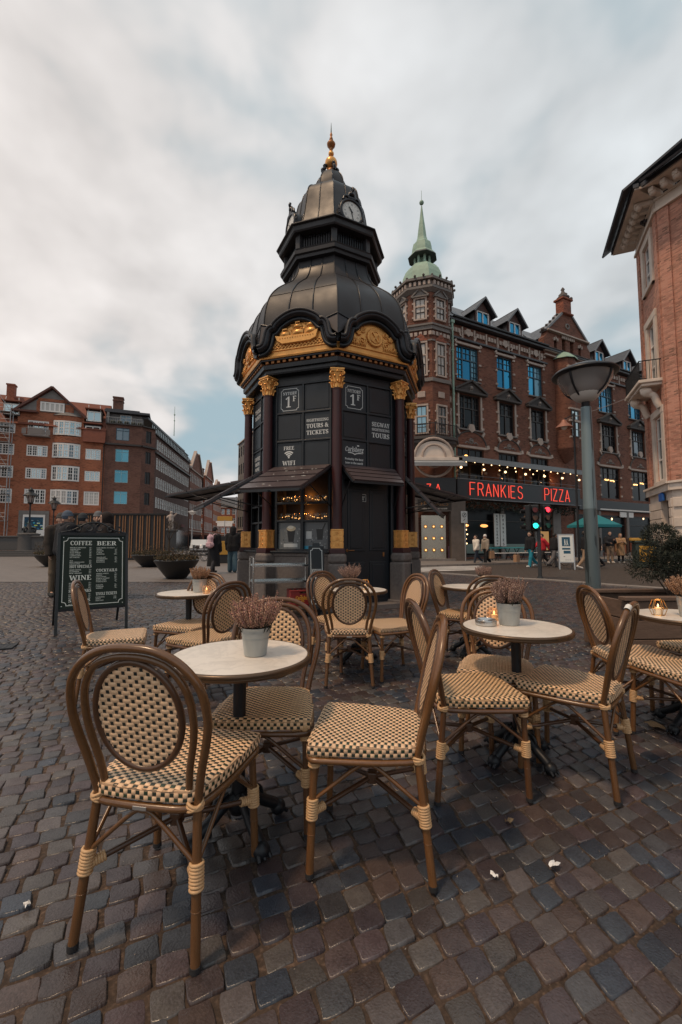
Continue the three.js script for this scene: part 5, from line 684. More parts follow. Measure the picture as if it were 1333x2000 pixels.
  { // stepped gable above the middle
    const gx = 12.2, g = F.group('gable', gx, TOP, 0.12);
    const s = poly([[-2.9, -0.4], [2.9, -0.4], [2.9, 1.1], [2.6, 1.4], [2.5, 1.75], [0.5, 3.6], [-0.5, 3.6], [-2.5, 1.75], [-2.6, 1.4], [-2.9, 1.1]]); for (const [x, w, h] of [[-1.7, 0.34, 0.9], [-0.72, 0.44, 1.2], [0.28, 0.44, 1.2], [1.35, 0.34, 0.9]]) s.holes.push(rectHole(x, 0.25, w, h)); const q = prism(s, 0.5); q.translate(0, 0, -0.5); mesh('gable_wall', q, redBrown, g);
    mesh('pane', panel(4, 1.3, 0, 0.85, -0.3), paneTeal, g);
    mesh('stone_band', [rbox(6, 0.13, 0.2, 0.02, 0, 0.08, 0.06), rbox(6, 0.11, 0.2, 0.02, 0, -0.3, 0.06), rbox(5.2, 0.12, 0.3, 0.02, 0, 1.75, 0.08), ...[-0.75, 0.28, -0.24].flatMap((x) => [-0.2, 0, 0.2].map((k) => rbox(0.13, 0.3, 0.12, 0.015, x + 0.22 + k, 1.58, 0.05))), ...[-1.55, 1.5].flatMap((x) => [-0.2, 0, 0.2].map((k) => rbox(0.13, 0.24, 0.12, 0.015, x + k, 1.28 - Math.abs(k) * 0.5, 0.05)))], stoneW, g);
    mesh('coping', [bar([-2.7, 1.72, -0.2], [-0.5, 3.7, -0.2], 0.16, 0.6), bar([2.7, 1.72, -0.2], [0.5, 3.7, -0.2], 0.16, 0.6)], zincRoof, g);
    mesh('oculus', torus(0.2, 0.07, 0, 2.6, 0.02, 0, 6, 16), stoneG, g);
    mesh('gable_top', [rbox(1.0, 1.3, 0.7, 0.04, 0, 4.2, -0.25), rbox(1.25, 0.16, 0.9, 0.03, 0, 4.9, -0.25), rbox(1.3, 0.14, 0.9, 0.03, 0, 3.65, -0.25)], brickOf('brick_red_block', [0.3, 0.1, 0.06]), g);
    mesh('urn', [lathe([[0, 4.95], [0.42, 4.98], [0.5, 5.15], [0.3, 5.3], [0.34, 5.42], [0.18, 5.55], [0.1, 5.75], [0.16, 5.86], [0.04, 6.05], [0, 6.06]], 14).translate(0, 0, -0.25), ball(0.14, -0.5, 5.05, 0.1, 8), ball(0.14, 0.5, 5.05, 0.1, 8)], M('sooty_urn', [0.09, 0.078, 0.075], 0.8), g);
    const rl = prism(gableShape(5.4, 2.3), 5.2); rl.translate(0, 1.3, -5.7); mesh('gable_roof', rl, slate, g);
    for (const x of [-2.72, 2.72]) mesh('crocket', [ball(0.16, x, 1.85, -0.2, 8), ...[0.2, 0.4, 0.6, 0.8].map((f) => ball(0.11, x + (Math.sign(x) * 0.5 - x) * f, 1.9 + 2 * f, -0.2, 6))], mats.sooty_urn, g);
    // oriel below
    const o = F.group('oriel', 11.5, 0, 0.05); mesh('oriel_wall', [cyl(0.95, 0.95, 7.2, 0, 12.0, 0, 10), lathe([[0.1, 7.4], [0.5, 7.7], [0.9, 8.3], [0.98, 8.45]], 10)], redBrown, o); mesh('oriel_roof', lathe([[1.1, 15.55], [1.12, 15.62], [0.6, 16.1], [0.2, 16.35], [0, 16.36]], 10), copper, o);
    for (const [y, h] of [[12.75, 0.75], [13.6, 0.9], [9.3, 1.15], [10.6, 0.7]]) { mesh('oriel_pane', panel(0.8, h, -0.12, y + h / 2, 0.97), panePale, o); mesh('oriel_frame', [box(0.07, h, 0.06, -0.52, y + h / 2, 0.98), box(0.07, h, 0.06, 0.28, y + h / 2, 0.98), box(0.04, h, 0.05, -0.12, y + h / 2, 0.985), box(0.86, 0.05, 0.06, -0.12, y + 0.02, 0.983), box(0.86, 0.05, 0.06, -0.12, y + h, 0.983), box(0.8, 0.03, 0.05, -0.12, y + h / 2, 0.986)], frameDark, o); }
    mesh('stone_band', [14.75, 13.45, 11.45, 10.5].map((y) => rbox(1.35, 0.15, 0.16, 0.02, -0.12, y, 0.98)).concat([12.72, 9.24, 9.9, 13.9].flatMap((y) => [rbox(0.2, 0.14, 0.14, 0.02, -0.64, y, 0.94), rbox(0.2, 0.14, 0.14, 0.02, 0.42, y, 0.94)])), stoneW, o);
  }
  F.mesh('chimney', [rbox(1.5, 1.8, 0.8, 0.03, 20.5, 20.6, -4.6), rbox(1.62, 0.16, 0.9, 0.02, 20.5, 21.5, -4.6), ...[-0.5, -0.1, 0.35].map((k) => cyl(0.12, 0.14, 0.3, 20.5 + k, 21.7, -4.6, 8))], rose);
  // side wings
  const F2 = new Facade(B, FA[0] - 8.6, FA[1] - 11.0, ang - 1.42 + 0.35);
  F2.wall('side_wall', [[-2, 0], [13.2, 0], [13.2, 16], [-2, 16]], [], redBrown);
  F2.mesh('side_gable', [prism(gableShape(8, 4.6), 0.5).translate(9.2, 15.6, -0.5), rbox(0.9, 1.5, 0.7, 0.04, 8.0, 20.4, -0.3), lathe([[0.3, 21.1], [0.4, 21.25], [0.18, 21.5], [0.22, 21.7], [0.05, 22.1], [0, 22.1]], 10).translate(8.0, 0, -0.3)], brickOf('brick_side_gable', [0.3, 0.11, 0.075]));
  F2.mesh('side_roof', (() => { const q = prism(poly([[0, 16], [-5, 20.4], [-10, 16]]), 14); q.rotateY(-PI / 2); q.translate(12.4, 0, 0); return q; })(), slate);
  // turret
  const tc = [5.62, -28.35], tg = (n) => { const g = new THREE.Group(); g.name = n; B.add(g); g.position.set(tc[0] - FA[0], -0.45, tc[1] - FA[1]); g.rotation.y = ang + PI / 8; return g; };
  const tw = tg('turret'), o8 = (r, y0, y1, r2 = r) => { const g = new THREE.CylinderGeometry(r2, r, y1 - y0, 8).toNonIndexed(); g.computeVertexNormals(); return g.translate(0, (y0 + y1) / 2, 0); };
  mesh('turret_wall', [o8(1.82, 0, 17.9)], redBrown, tw);
  for (const q of [[1.96, 15.25, 15.5], [2.05, 15.5, 15.62], [1.95, 11.85, 12.08], [1.9, 14.5, 14.6]]) mesh('string_course', o8(...q), stoneG, tw);
  mesh('turret_cornice', [o8(1.86, 17.75, 17.95, 2.1), o8(2.12, 17.95, 18.1), o8(1.92, 18.1, 18.5), o8(2.2, 18.5, 18.66)], stoneG, tw);
  const brk = []; for (let k = 0; k < 8; k++) for (let i = -2; i <= 2; i++) brk.push(rbox(0.16, 0.28, 0.2, 0.02, i * 0.3, 18.28, 1.86).rotateY((k + 0.5) * PI / 4)), brk.push(rbox(0.2, 0.26, 0.14, 0.02, i * 0.3, 15.02, 1.7).rotateY((k + 0.5) * PI / 4)); mesh('bracket', brk, stoneW, tw);
  const cop = []; for (let k = 0; k < 24; k++) cop.push(T(ball(0.09, 0, 18.72, 2.1, 6)).rotateY(k * PI / 12)); mesh('roof_edge_ornament', cop, mats.sooty_urn ?? ironB, tw);
  const dome8 = (pts) => { const L = []; for (let i = 0; i + 1 < pts.length; i++) L.push(o8(pts[i][0], pts[i][1], pts[i + 1][1], pts[i + 1][0])); return L; };
  mesh('copper_dome', dome8([[1.52, 18.6], [1.49, 19.1], [1.38, 19.65], [1.2, 20.08], [0.96, 20.4], [0.6, 20.52]]), copper, tw);
  mesh('lantern', [...Array(8)].map((_, k) => cyl(0.09, 0.09, 0.8, 0.52 * Math.sin(k * PI / 4), 20.9, 0.52 * Math.cos(k * PI / 4), 8)).concat([o8(0.3, 20.45, 21.35)]), copper, tw);
  mesh('lantern_eaves', [o8(1.02, 21.17, 21.33, 0.9), o8(0.5, 21.34, 21.39)], M('dark_copper', [0.05, 0.06, 0.058], 0.6), tw);
  mesh('copper_spire', dome8([[0.9, 21.33], [0.74, 21.55], [0.7, 21.85], [0.62, 22.2], [0.42, 22.4], [0.34, 22.65], [0.24, 23.45], [0.13, 24.25], [0.04, 25.05]]).concat([ball(0.16, 0, 25.3, 0, 12), cyl(0.012, 0.02, 0.9, 0, 25.75, 0, 6)]), copper, tw);
  for (const k of [-1, -0.001, 1, -2]) { const g = sub('turret_window_bay', tw, [0, 0, 0], (Math.round(k) - 0.5) * PI / 4), A = 1.82 * Math.cos(PI / 8);
    for (const [y, h, n] of [[16.0, 1.35, 1], [12.3, 2.1, 2], [8.55, 1.75, 3]]) {
      mesh('pane', [panel(0.56, h, 0, y + h / 2, A + 0.012)], k === 1 || k === 2 ? (n === 3 ? paneDark : paneBlue) : n === 3 ? panePale : paneCurt, g);
      mesh('frame', [[-0.28, 0.05], [0, 0.025], [0.28, 0.05]].map(([x, w]) => box(w, h, 0.06, x, y + h / 2, A + 0.03)).concat([0.02, 0.33, 0.62, 0.98].map((f, i) => box(0.56, i === 2 ? 0.08 : 0.04, 0.062, 0, y + h * f, A + 0.031))), frameDark, g);
      mesh('stone_surround', [rbox(0.12, h + 0.1, 0.12, 0.015, -0.37, y + h / 2, A + 0.03), rbox(0.12, h + 0.1, 0.12, 0.015, 0.37, y + h / 2, A + 0.03), rbox(0.86, 0.12, 0.14, 0.015, 0, y + h + 0.05, A + 0.035), rbox(0.86, 0.1, 0.16, 0.015, 0, y - 0.04, A + 0.04), rbox(0.86, 0.1, 0.11, 0.015, 0, y + h * 0.62, A + 0.025), ...[0.1, 0.45, 0.8].flatMap((f) => [rbox(0.22, 0.12, 0.1, 0.012, -0.42, y + h * f, A + 0.026), rbox(0.22, 0.12, 0.1, 0.012, 0.42, y + h * f, A + 0.026)])], stoneW, g);
      if (n === 1) mesh('pediment', [prism(gableShape(0.95, 0.42), 0.12).translate(0, y + h + 0.14, A), bar([-0.56, y + h + 0.14, A + 0.1], [0, y + h + 0.66, A + 0.1], 0.09, 0.2), bar([0.56, y + h + 0.14, A + 0.1], [0, y + h + 0.66, A + 0.1], 0.09, 0.2), rbox(1.1, 0.08, 0.2, 0.01, 0, y + h + 0.12, A + 0.1)], stoneG, g);
      if (n === 2) mesh('brick_gablet', prism(gableShape(0.95, 0.5), 0.1).translate(0, y + h + 0.14, A), mats.brick_red_block, g);
      if (n === 3) mesh('carved_plaque', rbox(0.5, 0.4, 0.1, 0.04, 0, y + h + 0.75, A + 0.03), stoneW, g);
    } }
  mesh('balcony', [o8(2.35, 8.1, 8.28), o8(2.2, 7.9, 8.1), lathe([[1.6, 7.2], [1.75, 7.5], [2.15, 7.9]], 8)], M('balcony_stone', [0.07, 0.062, 0.06], 0.8), tw);
  const rail = []; for (let k = 0; k < 8; k++) { const a = k * PI / 4, b = a + PI / 4, p = (an, y) => [2.27 * Math.sin(an), y, 2.27 * Math.cos(an)]; rail.push(rod(p(a, 8.3), p(a, 9.1), 0.04, 6), rod(p(a, 9.05), p(b, 9.05), 0.03, 6), rod(p(a, 8.4), p(b, 8.4), 0.02, 6)); for (let i = 1; i < 11; i++) { const q = p(a, 0).map((v, j) => v + (p(b, 0)[j] - v) * i / 11); rail.push(rod([q[0], 8.3, q[2]], [q[0], 9.05, q[2]], 0.013, 5)); } } mesh('railing', rail, ironB, tw);
  // entrance at the foot of the turret
  { const g = sub('entrance', tw, [0, 0.45, 0], -0.85), A = 2.38;
    mesh('tympanum', [prism((() => { const s = new THREE.Shape(); s.absarc(0, 0, 1.25, 0, PI, false); s.lineTo(1.25, 0); return s; })(), 0.2).scale(1, 0.85, 1).translate(0, 6.35, A - 0.2), rbox(3.0, 0.2, 0.3, 0.02, 0, 6.3, A)], stucco, g);
    mesh('arch_relief', [torus(0.7, 0.06, 0, 6.5, A + 0.02, 0, 6, 20), torus(1.2, 0.08, 0, 6.4, A + 0.02, 0, 6, 24)], stoneW, g);
    mesh('entrance_awning', [T(new THREE.BoxGeometry(3.4, 0.04, 1.1), 0, 6.05, A + 0.5, 0.3), box(3.4, 0.2, 0.03, 0, 5.8, A + 1.02)], mats.awning_grey ?? M('awning_grey', [0.26, 0.28, 0.3], 0.7, { map: rep(wearMap, 1) }), g);
    mesh('porch_wall', [box(1.1, 4.0, 0.5, -1.55, 2.0, A - 0.3), box(0.9, 4.0, 0.5, 1.45, 2.0, A - 0.3), box(2.1, 0.9, 0.5, 0, 3.55, A - 0.3)], M('porch_stone', [0.13, 0.105, 0.09], 0.7, { map: rep(wearMap, 0.8), metric: true }), g);
    mesh('name_board', panel(2.0, 0.66, 0, 3.5, A - 0.045), print(256, 84, (x, w, h) => { x.fillStyle = '#2d251d'; x.fillRect(0, 0, w, h); x.fillStyle = '#8a5c2c'; fitText(x, 'FRANKIES', 128, 32, 44, 220, 'sans-serif', '300'); x.fillStyle = '#c8c2b8'; fitText(x, 'PIZZA RESTAURANT & BAR', 128, 70, 15, 200, 'sans-serif'); }), g);
    mesh('door_leaf', [box(1.5, 2.75, 0.08, 0, 1.5, A - 0.42)], M('door_metal', [0.4, 0.36, 0.3], 0.32, { metalness: 0.75, roughnessMap: greyRough }), g);
    for (let i = 0; i < 3; i++) for (let j = 0; j < 3; j++) { mesh('rose', torus(0.08, 0.03, -0.5 + i * 0.5, 0.75 + j * 0.72, A - 0.36, 0, 6, 14), mats.brass_wire, g); mesh('door_lamp', ball(0.04, -0.5 + i * 0.5, 0.75 + j * 0.72, A - 0.33, 8), mats.door_glow ?? glow('door_glow', [1, 0.5, 0.18], i === 2 && j === 0 ? 0.3 : 3), g); }
    mesh('door_step', box(2.4, 0.14, 0.6, 0, 0.17, A - 0.1), stoneG, g); }
  // restaurant front: fascia, balcony, awning, bulbs
  const R = F.group('restaurant_front', -0.85, 0, 0), ft = M('fascia_black', [0.012, 0.013, 0.016], 0.4);
  mesh('fascia', [rbox(12.3, 1.2, 0.12, 0.02, 6.3, 4.62, 1.0), box(12.3, 0.12, 1.0, 6.3, 4.05, 0.5), box(0.1, 1.2, 0.9, 0.2, 4.62, 0.5), box(0.1, 1.2, 0.9, 12.4, 4.62, 0.5)], ft, R);
  mesh('fascia_edge', [box(12.4, 0.05, 0.05, 6.3, 5.24, 1.07), box(12.4, 0.06, 0.06, 6.3, 4.0, 1.07), box(12.4, 0.025, 0.03, 6.3, 5.5, 1.05)], zincRoof, R);
  for (let i = 0; i < 7; i++) mesh('awning_post', box(0.07, 1.3, 0.07, 0.4 + i * 1.98, 5.85, 1.0), ft, R);
  mesh('awning', [T(new THREE.BoxGeometry(12.5, 0.05, 1.75), 6.4, 6.72, 0.72, 0.24), box(12.5, 0.34, 0.03, 6.4, 6.42, 1.58)], mats.awning_grey, R);
  const bulb = glow('string_bulb', [1, 0.66, 0.33], 3.5);
  for (let i = 0; i < 17; i++) mesh('bulb', ball(0.04, 0.5 + i * 0.73, 6.22 + 0.05 * Math.sin(i * 2), 1.5, 8), bulb, R);
  for (let i = 0; i < 7; i++) { mesh('wall_bulb', ball(0.075, 0.45 + i * 1.98, 5.95, 1.1, 8), bulb, R); }
  for (let i = 0; i < 4; i++) mesh('inside_bulb', ball(0.045, 0.9 + rr(0, 10.5), 6.15 + rr(-0.06, 0.1), 0.4, 6), bulb, R);
  mesh('lantern_lamp', ball(0.13, 1.45, 6.82, 0.5, 10), glow('orange_lamp', [1, 0.45, 0.1], 5), R);
  for (const [x, y] of [[2, 5.9], [6.3, 5.9], [10.6, 5.9]]) { const l = new THREE.PointLight(0xffb070, 0.7, 12); l.position.set(x, y, 0.55); l.castShadow = true; R.add(l); }
  // neon letters
  const neon = glow('neon_tube', [1, 0.085, 0.05], 1.0), G = { F: [[[0, 0], [0, 1], [0.62, 1]], [[0, 0.5], [0.5, 0.5]]], R: [[[0, 0], [0, 1], [0.45, 1], [0.62, 0.86], [0.62, 0.66], [0.45, 0.52], [0, 0.52]], [[0.35, 0.52], [0.65, 0]]], A: [[[0, 0], [0.34, 1], [0.68, 0]], [[0.12, 0.3], [0.56, 0.3]]], N: [[[0, 0], [0, 1], [0.6, 0], [0.6, 1]]], K: [[[0, 0], [0, 1]], [[0.58, 1], [0, 0.42]], [[0.2, 0.58], [0.62, 0]]], I: [[[0.05, 0], [0.05, 1]]], E: [[[0.56, 1], [0, 1], [0, 0], [0.56, 0]], [[0, 0.52], [0.46, 0.52]]], S: [[[0.6, 0.86], [0.45, 1], [0.15, 1], [0.02, 0.86], [0.02, 0.66], [0.15, 0.53], [0.45, 0.47], [0.6, 0.34], [0.6, 0.14], [0.45, 0], [0.15, 0], [0, 0.14]]], P: [[[0, 0], [0, 1], [0.45, 1], [0.62, 0.86], [0.62, 0.62], [0.45, 0.48], [0, 0.48]]], Z: [[[0.02, 1], [0.6, 1], [0, 0], [0.62, 0]]] };
  const word = (s, x, y, h, pitch, parent, z) => { for (const ch of s) { const gs = [], wd = ch === 'I' ? 0.34 : 1; for (const st of G[ch]) for (let i = 0; i + 1 < st.length; i++) gs.push(rod([x + st[i][0] * h * 0.86, y + st[i][1] * h, z], [x + st[i + 1][0] * h * 0.86, y + st[i + 1][1] * h, z], 0.026, 6)); mesh('neon_letter', gs, neon, parent); x += pitch * wd; } };
  word('FRANKIES', 1.15, 4.22, 0.82, 0.695, R, 1.12); word('PIZZA', 8.3, 4.22, 0.86, 0.68, R, 1.12);
  { const g = sub('corner_neon', tw, [0, 0.45, 0], -0.85); mesh('corner_fascia', box(2.6, 1.1, 0.1, 0, 4.6, 2.4), ft, g); word('ZA', -0.5, 4.25, 0.5, 0.55, g, 2.48); }
  // shop windows
  const lampM = glow('pendant_glow', [1, 0.42, 0.12], 1.6), frost = M('frosted_strip', [0.16, 0.23, 0.21], 0.5);
  const glassDark = M('shop_glass', [0.012, 0.012, 0.014], 0.2, { sheen: 0, specularIntensity: 0.35, transmission: 0, coat: 0 });
  for (const [i, [x, y, w, h]] of shop.entries()) { const g = F.group('shop_window', x, y, 0); mesh('frame', [box(0.09, h, 0.12, 0.045, h / 2, -0.1), box(0.09, h, 0.12, w - 0.045, h / 2, -0.1), box(w - 0.18, 0.09, 0.12, w / 2, h - 0.045, -0.1), box(w - 0.18, 0.12, 0.12, w / 2, 0.06, -0.1), box(w - 0.18, 0.07, 0.11, w / 2, h * 0.74, -0.1)], frameDark, g); mesh('pane', panel(w, h, w / 2, h / 2, -0.14), glassDark, g); if (i < 2) { mesh('frosted_band', panel(w - 0.2, 0.62, w / 2, 0.55, -0.13), frost, g); } }
  for (const x of [0.95, 2.7, 6.9]) { F.mesh('pendant_lamp', [T(new THREE.SphereGeometry(0.36, 16, 8), 0, 0, 0).scale(1, 0.3, 0.12)], lampM, x, 2.35, -0.08); }
  F.mesh('window_display', [rbox(1.25, 1.7, 0.08, 0.02, 8.75, 1.5, -0.12)], glow('lit_display', [0.5, 0.27, 0.09], 0.55));
  F.mesh('menu_poster', [panel(0.9, 0.7, 8.75, 3.05, -0.1)], M('poster_grey', [0.3, 0.3, 0.29], 0.6));
  for (const [x, s] of [[3.62, 'RESTAURANT'], [4.22, 'FRANKIES']]) { const g = F.group('blade_board', x, 0.95, 0.18); mesh('board', rbox(0.52, 2.25, 0.05, 0.01, 0, 1.12, 0), frameWhite, g); mesh('board_lettering', panel(0.5, 2.22, 0, 1.12, 0.0275), print(96, 448, (c, w, h) => { c.fillStyle = '#cfd0ce'; c.fillRect(0, 0, w, h); c.fillStyle = '#22262a'; [...s].forEach((ch, i) => { fitText(c, ch, 48, 30 + i * (h - 60) / (s.length - 1), s.length > 8 ? 42 : 52, ch === 'I' ? 10 : 34, 'sans-serif'); }); }), g); }
  // trailing lights and evergreen garland under the fascia
  const gl = []; for (let i = 0; i < 900; i++) { const x = rr(-2.2, 12.3); const q = new THREE.PlaneGeometry(0.16, 0.07); q.rotateX(rr(0, 6)); q.rotateY(rr(0, 6)); q.rotateZ(rr(0, 6)); q.translate(x, 3.85 - rnd() * (0.3 + 0.35 * Math.abs(Math.sin(x * 1.3))), 1.0 + rr(-0.3, 0.12)); gl.push(q); }
  const gm = mesh('garland', gl, M('garland_green', [0.03, 0.036, 0.03], 0.8, { side: THREE.DoubleSide }), R); gm.userData.kind = 'stuff';
  for (let i = 0; i < 9; i++) mesh('bulb', ball(0.05, 1.55 + rr(-0.06, 0.08), 3.55 - i * 0.3, 0.3, 6), bulb, R);
  // neighbour shop at the far end
  F.mesh('shop_fascia', [rbox(17, 0.85, 0.16, 0.02, 21.3, 4.25, 0.1)], ft); F.mesh('shop_fascia_white', [rbox(2.0, 0.5, 0.08, 0.01, 19.4, 3.62, 0.08), rbox(14, 0.1, 0.1, 0.01, 22.5, 3.95, 0.16)], frameWhite);
  F.mesh('shop_lamp', [ball(0.12, 17.6, 3.2, -0.2, 8).scale(1, 1, 1), ball(0.12, 22.4, 3.35, -0.2, 8)], bulb);
  F.mesh('shop_wares', [...Array(40)].map(() => box(rr(0.1, 0.3), rr(0.2, 0.5), 0.1, rr(16, 23.4), rr(0.6, 1.6), -0.12)), M('dark_wares', [0.09, 0.05, 0.04], 0.9));
}

// ---- rose brick corner house at the picture's edge with white ground floor
{
  const B = thing('brick_house', 'rose brick corner house with white rusticated ground floor, stone window surrounds and bracketed eaves', 'building', [15.5, 0, -20]);
  const C = new Facade(B, 16.85, -23.3, Math.atan2(-0.925, -0.378)), Wm = new Facade(B, 15.5, -20, Math.atan2(-0.92, 0.39)), CW = 3.565;
  C.wall('wall', [[0, 4], [CW, 4], [CW, 17.4], [0, 17.4]], [[1.3, 14.6, 1.15, 2.2], [1.35, 9.2, 1.15, 3.3], [1.7, 4.3, 1.2, 3.2]], rose);
  Wm.wall('wall', [[0, 4], [40, 4], [40, 17.4], [0, 17.4]], [[5, 14.6, 1.2, 2.2], [5, 9.6, 1.2, 2.8], [5, 4.6, 1.2, 2.8]], rose);
  for (const [y, h] of [[14.6, 2.2], [9.6, 2.8], [4.6, 2.8]]) addWindow(Wm, 5, y, 1.2, h, { vx: [0.5], hy: [0.6], pane: paneGrey, frame: frameWhite });
  C.mesh('corner_pilaster', [box(0.5, 13.4, 0.08, CW - 0.26, 10.7, 0.041), box(0.5, 13.4, 0.08, 0.26, 10.7, 0.041)], rose); Wm.mesh('corner_pilaster', [box(0.5, 13.4, 0.08, 0.3, 10.7, 0.043)], rose);
  C.wall('base_wall', [[0, 0], [CW, 0], [CW, 3.7], [0, 3.7]], [[2.1, 0.15, 1.05, 3.1]], stucco, 0.5); Wm.wall('base_wall', [[0, 0], [40, 0], [40, 3.7], [0, 3.7]], [], stucco, 0.5);
  for (let i = 0; i < 7; i++) { const y = 0.52 + i * 0.46; C.mesh('rusticated_block', rbox(2.05, 0.43, 0.07, 0.02, 1.02, y - 0.2, 0.03), stucco); C.mesh('rusticated_block', rbox(0.38, 0.43, 0.07, 0.02, CW - 0.2, y - 0.2, 0.03), stucco); for (let k = 0; k < 4; k++) Wm.mesh('rusticated_block', rbox(1.5, 0.43, 0.07, 0.02, 0.8 + k * 1.52 + (i % 2) * 0.4, y - 0.2, 0.035), stucco); }
  C.mesh('string_course', [box(CW + 0.2, 0.34, 0.3, CW / 2, 3.83, 0.02), box(CW + 0.3, 0.1, 0.44, CW / 2, 4.03, 0.05)], stucco); Wm.mesh('string_course', [box(16, 0.34, 0.302, 8, 3.83, 0.022), box(16, 0.1, 0.442, 8, 4.031, 0.052)], stucco);
  for (const [x, y, w, h] of [[1.3, 14.6, 1.15, 2.2], [1.35, 9.2, 1.15, 3.3], [1.7, 4.3, 1.2, 3.2]]) {
    addWindow(C, x, y, w, h, { vx: [0.5], hy: [0.33, 0.66], pane: y > 12 ? paneGrey : M('green_grey_glass', [0.07, 0.09, 0.09], 0.08, { metalness: 0.4 }), frame: frameWhite, deep: 0.08 });
    C.mesh('window_surround', [rbox(0.36, h + 0.5, 0.18, 0.02, -0.2, h / 2, 0.03), rbox(0.36, h + 0.5, 0.18, 0.02, w + 0.2, h / 2, 0.03), rbox(w + 0.8, 0.36, 0.2, 0.02, w / 2, h + 0.2, 0.035), rbox(w + 0.8, 0.22, 0.2, 0.02, w / 2, -0.14, 0.035)], stucco, x, y, 0);
  }
  { const g = C.group('balcony', 1.9, 0, 0); mesh('slab', [rbox(3.0, 0.16, 1.1, 0.03, 0, 9.08, 0.5), rbox(2.8, 0.14, 0.95, 0.03, 0, 8.93, 0.45)], stucco, g);
    for (const s of [-1, 1]) mesh('console', [tube([[s * 1.0, 8.85, 0.75], [s * 1.0, 8.6, 0.7], [s * 1.0, 8.45, 0.35], [s * 1.0, 8.05, 0.2], [s * 1.0, 7.85, 0.1]], 0.17, 18, 8), ball(0.24, s * 1.0, 8.66, 0.62, 10)], stucco, g);
    const L = []; for (let i = 0; i <= 22; i++) L.push(rod([-1.4 + i * 2.8 / 22, 9.15, 0.98], [-1.4 + i * 2.8 / 22, 10.1, 0.98], 0.014, 5)); for (let i = 0; i <= 7; i++) for (const s of [-1, 1]) L.push(rod([s * 1.4, 9.15, i * 0.14], [s * 1.4, 10.1, i * 0.14], 0.014, 5)); L.push(bar([-1.42, 10.12, 0.98], [1.42, 10.12, 0.98], 0.05, 0.04), bar([-1.4, 10.12, 0], [-1.4, 10.12, 0.98], 0.05, 0.04), bar([1.4, 10.12, 0], [1.4, 10.12, 0.98], 0.05, 0.04)); mesh('railing', L, ironB, g); }
  C.mesh('door', [box(1.05, 3.1, 0.06, 2.62, 1.7, -0.3)], M('glazed_door', [0.03, 0.026, 0.022], 0.1)); C.mesh('door_frame', [box(0.07, 3.1, 0.1, 2.14, 1.7, -0.25), box(0.07, 3.1, 0.1, 3.1, 1.7, -0.25), box(1.0, 0.07, 0.1, 2.62, 2.6, -0.25)], frameDark); C.mesh('door_lamp_glow', [T(new THREE.SphereGeometry(0.36, 14, 8), 0, 0, 0).scale(1, 0.34, 0.1).translate(2.8, 1.95, -0.26)], mats.pendant_glow);
  C.mesh('blue_sign', [rbox(0.62, 0.36, 0.1, 0.02, 2.42, 3.42, 0.12), box(0.2, 0.12, 0.09, 2.42, 3.64, 0.12)], M('blue_enamel', [0.02, 0.12, 0.42], 0.4));
  // frieze, brackets and eaves
  for (const [f, w] of [[C, CW], [Wm, 40]]) { f.mesh('frieze', [box(w, 0.62, 0.12, w / 2, 17.68, 0.04), box(w + 0.06, 0.14, 0.24, w / 2, 17.42, 0.06), box(w, 0.1, 0.2, w / 2, 17.95, 0.08)], stucco); const n = Math.round(w / 0.52); for (let i = 0; i < n; i++) f.mesh('bracket', [rbox(0.24, 0.24, 0.8, 0.04, 0, 18.1, 0.45), ball(0.17, 0, 18.0, 0.66, 8)], stucco, (i + 0.5) * w / n, 0, 0); f.mesh('eaves', [box(w + (f === C ? 1.6 : 1), 0.1, 1.1, w / 2 + (f === C ? 0 : 0.4), 18.3, 0.5)], stucco); f.mesh('roof_edge', [box(w + (f === C ? 1.7 : 1), 0.2, 0.24, w / 2 + (f === C ? 0 : 0.4), 18.42, 1.0), T(new THREE.BoxGeometry(w + (f === C ? 1.8 : 0.8), 0.1, 3.6), w / 2 + (f === C ? 0 : 0.6), 19.35, 0.1, 0.62)], slate); }
  { const g = C.group('dormer', 2.3, 17.7, -0.9); g.rotation.y = Wm.a; g.scale.setScalar(1.05); mesh('dormer_wall', [box(1.5, 1.5, 0.1, 0, 0.85, 0.75)], slate, g); mesh('dormer_roof', [tube([[-0.95, 0.3, 0.2], [-0.92, 1.2, 0.2], [-0.7, 1.75, 0.2], [0.2, 1.95, 0.2], [1.0, 1.9, 0.2]], 0.1, 24, 6), box(1.8, 0.14, 1.6, 0.1, 1.88, 0.2), box(0.1, 1.6, 1.5, -0.85, 0.9, 0.05)], slate, g); mesh('pane', panel(1.1, 1.0, 0, 0.95, 0.81), panePale, g); mesh('frame', [box(0.08, 1.1, 0.06, -0.55, 0.95, 0.82), box(0.08, 1.1, 0.06, 0.55, 0.95, 0.82), box(1.1, 0.08, 0.06, 0, 1.5, 0.82)], frameWhite, g); }
}

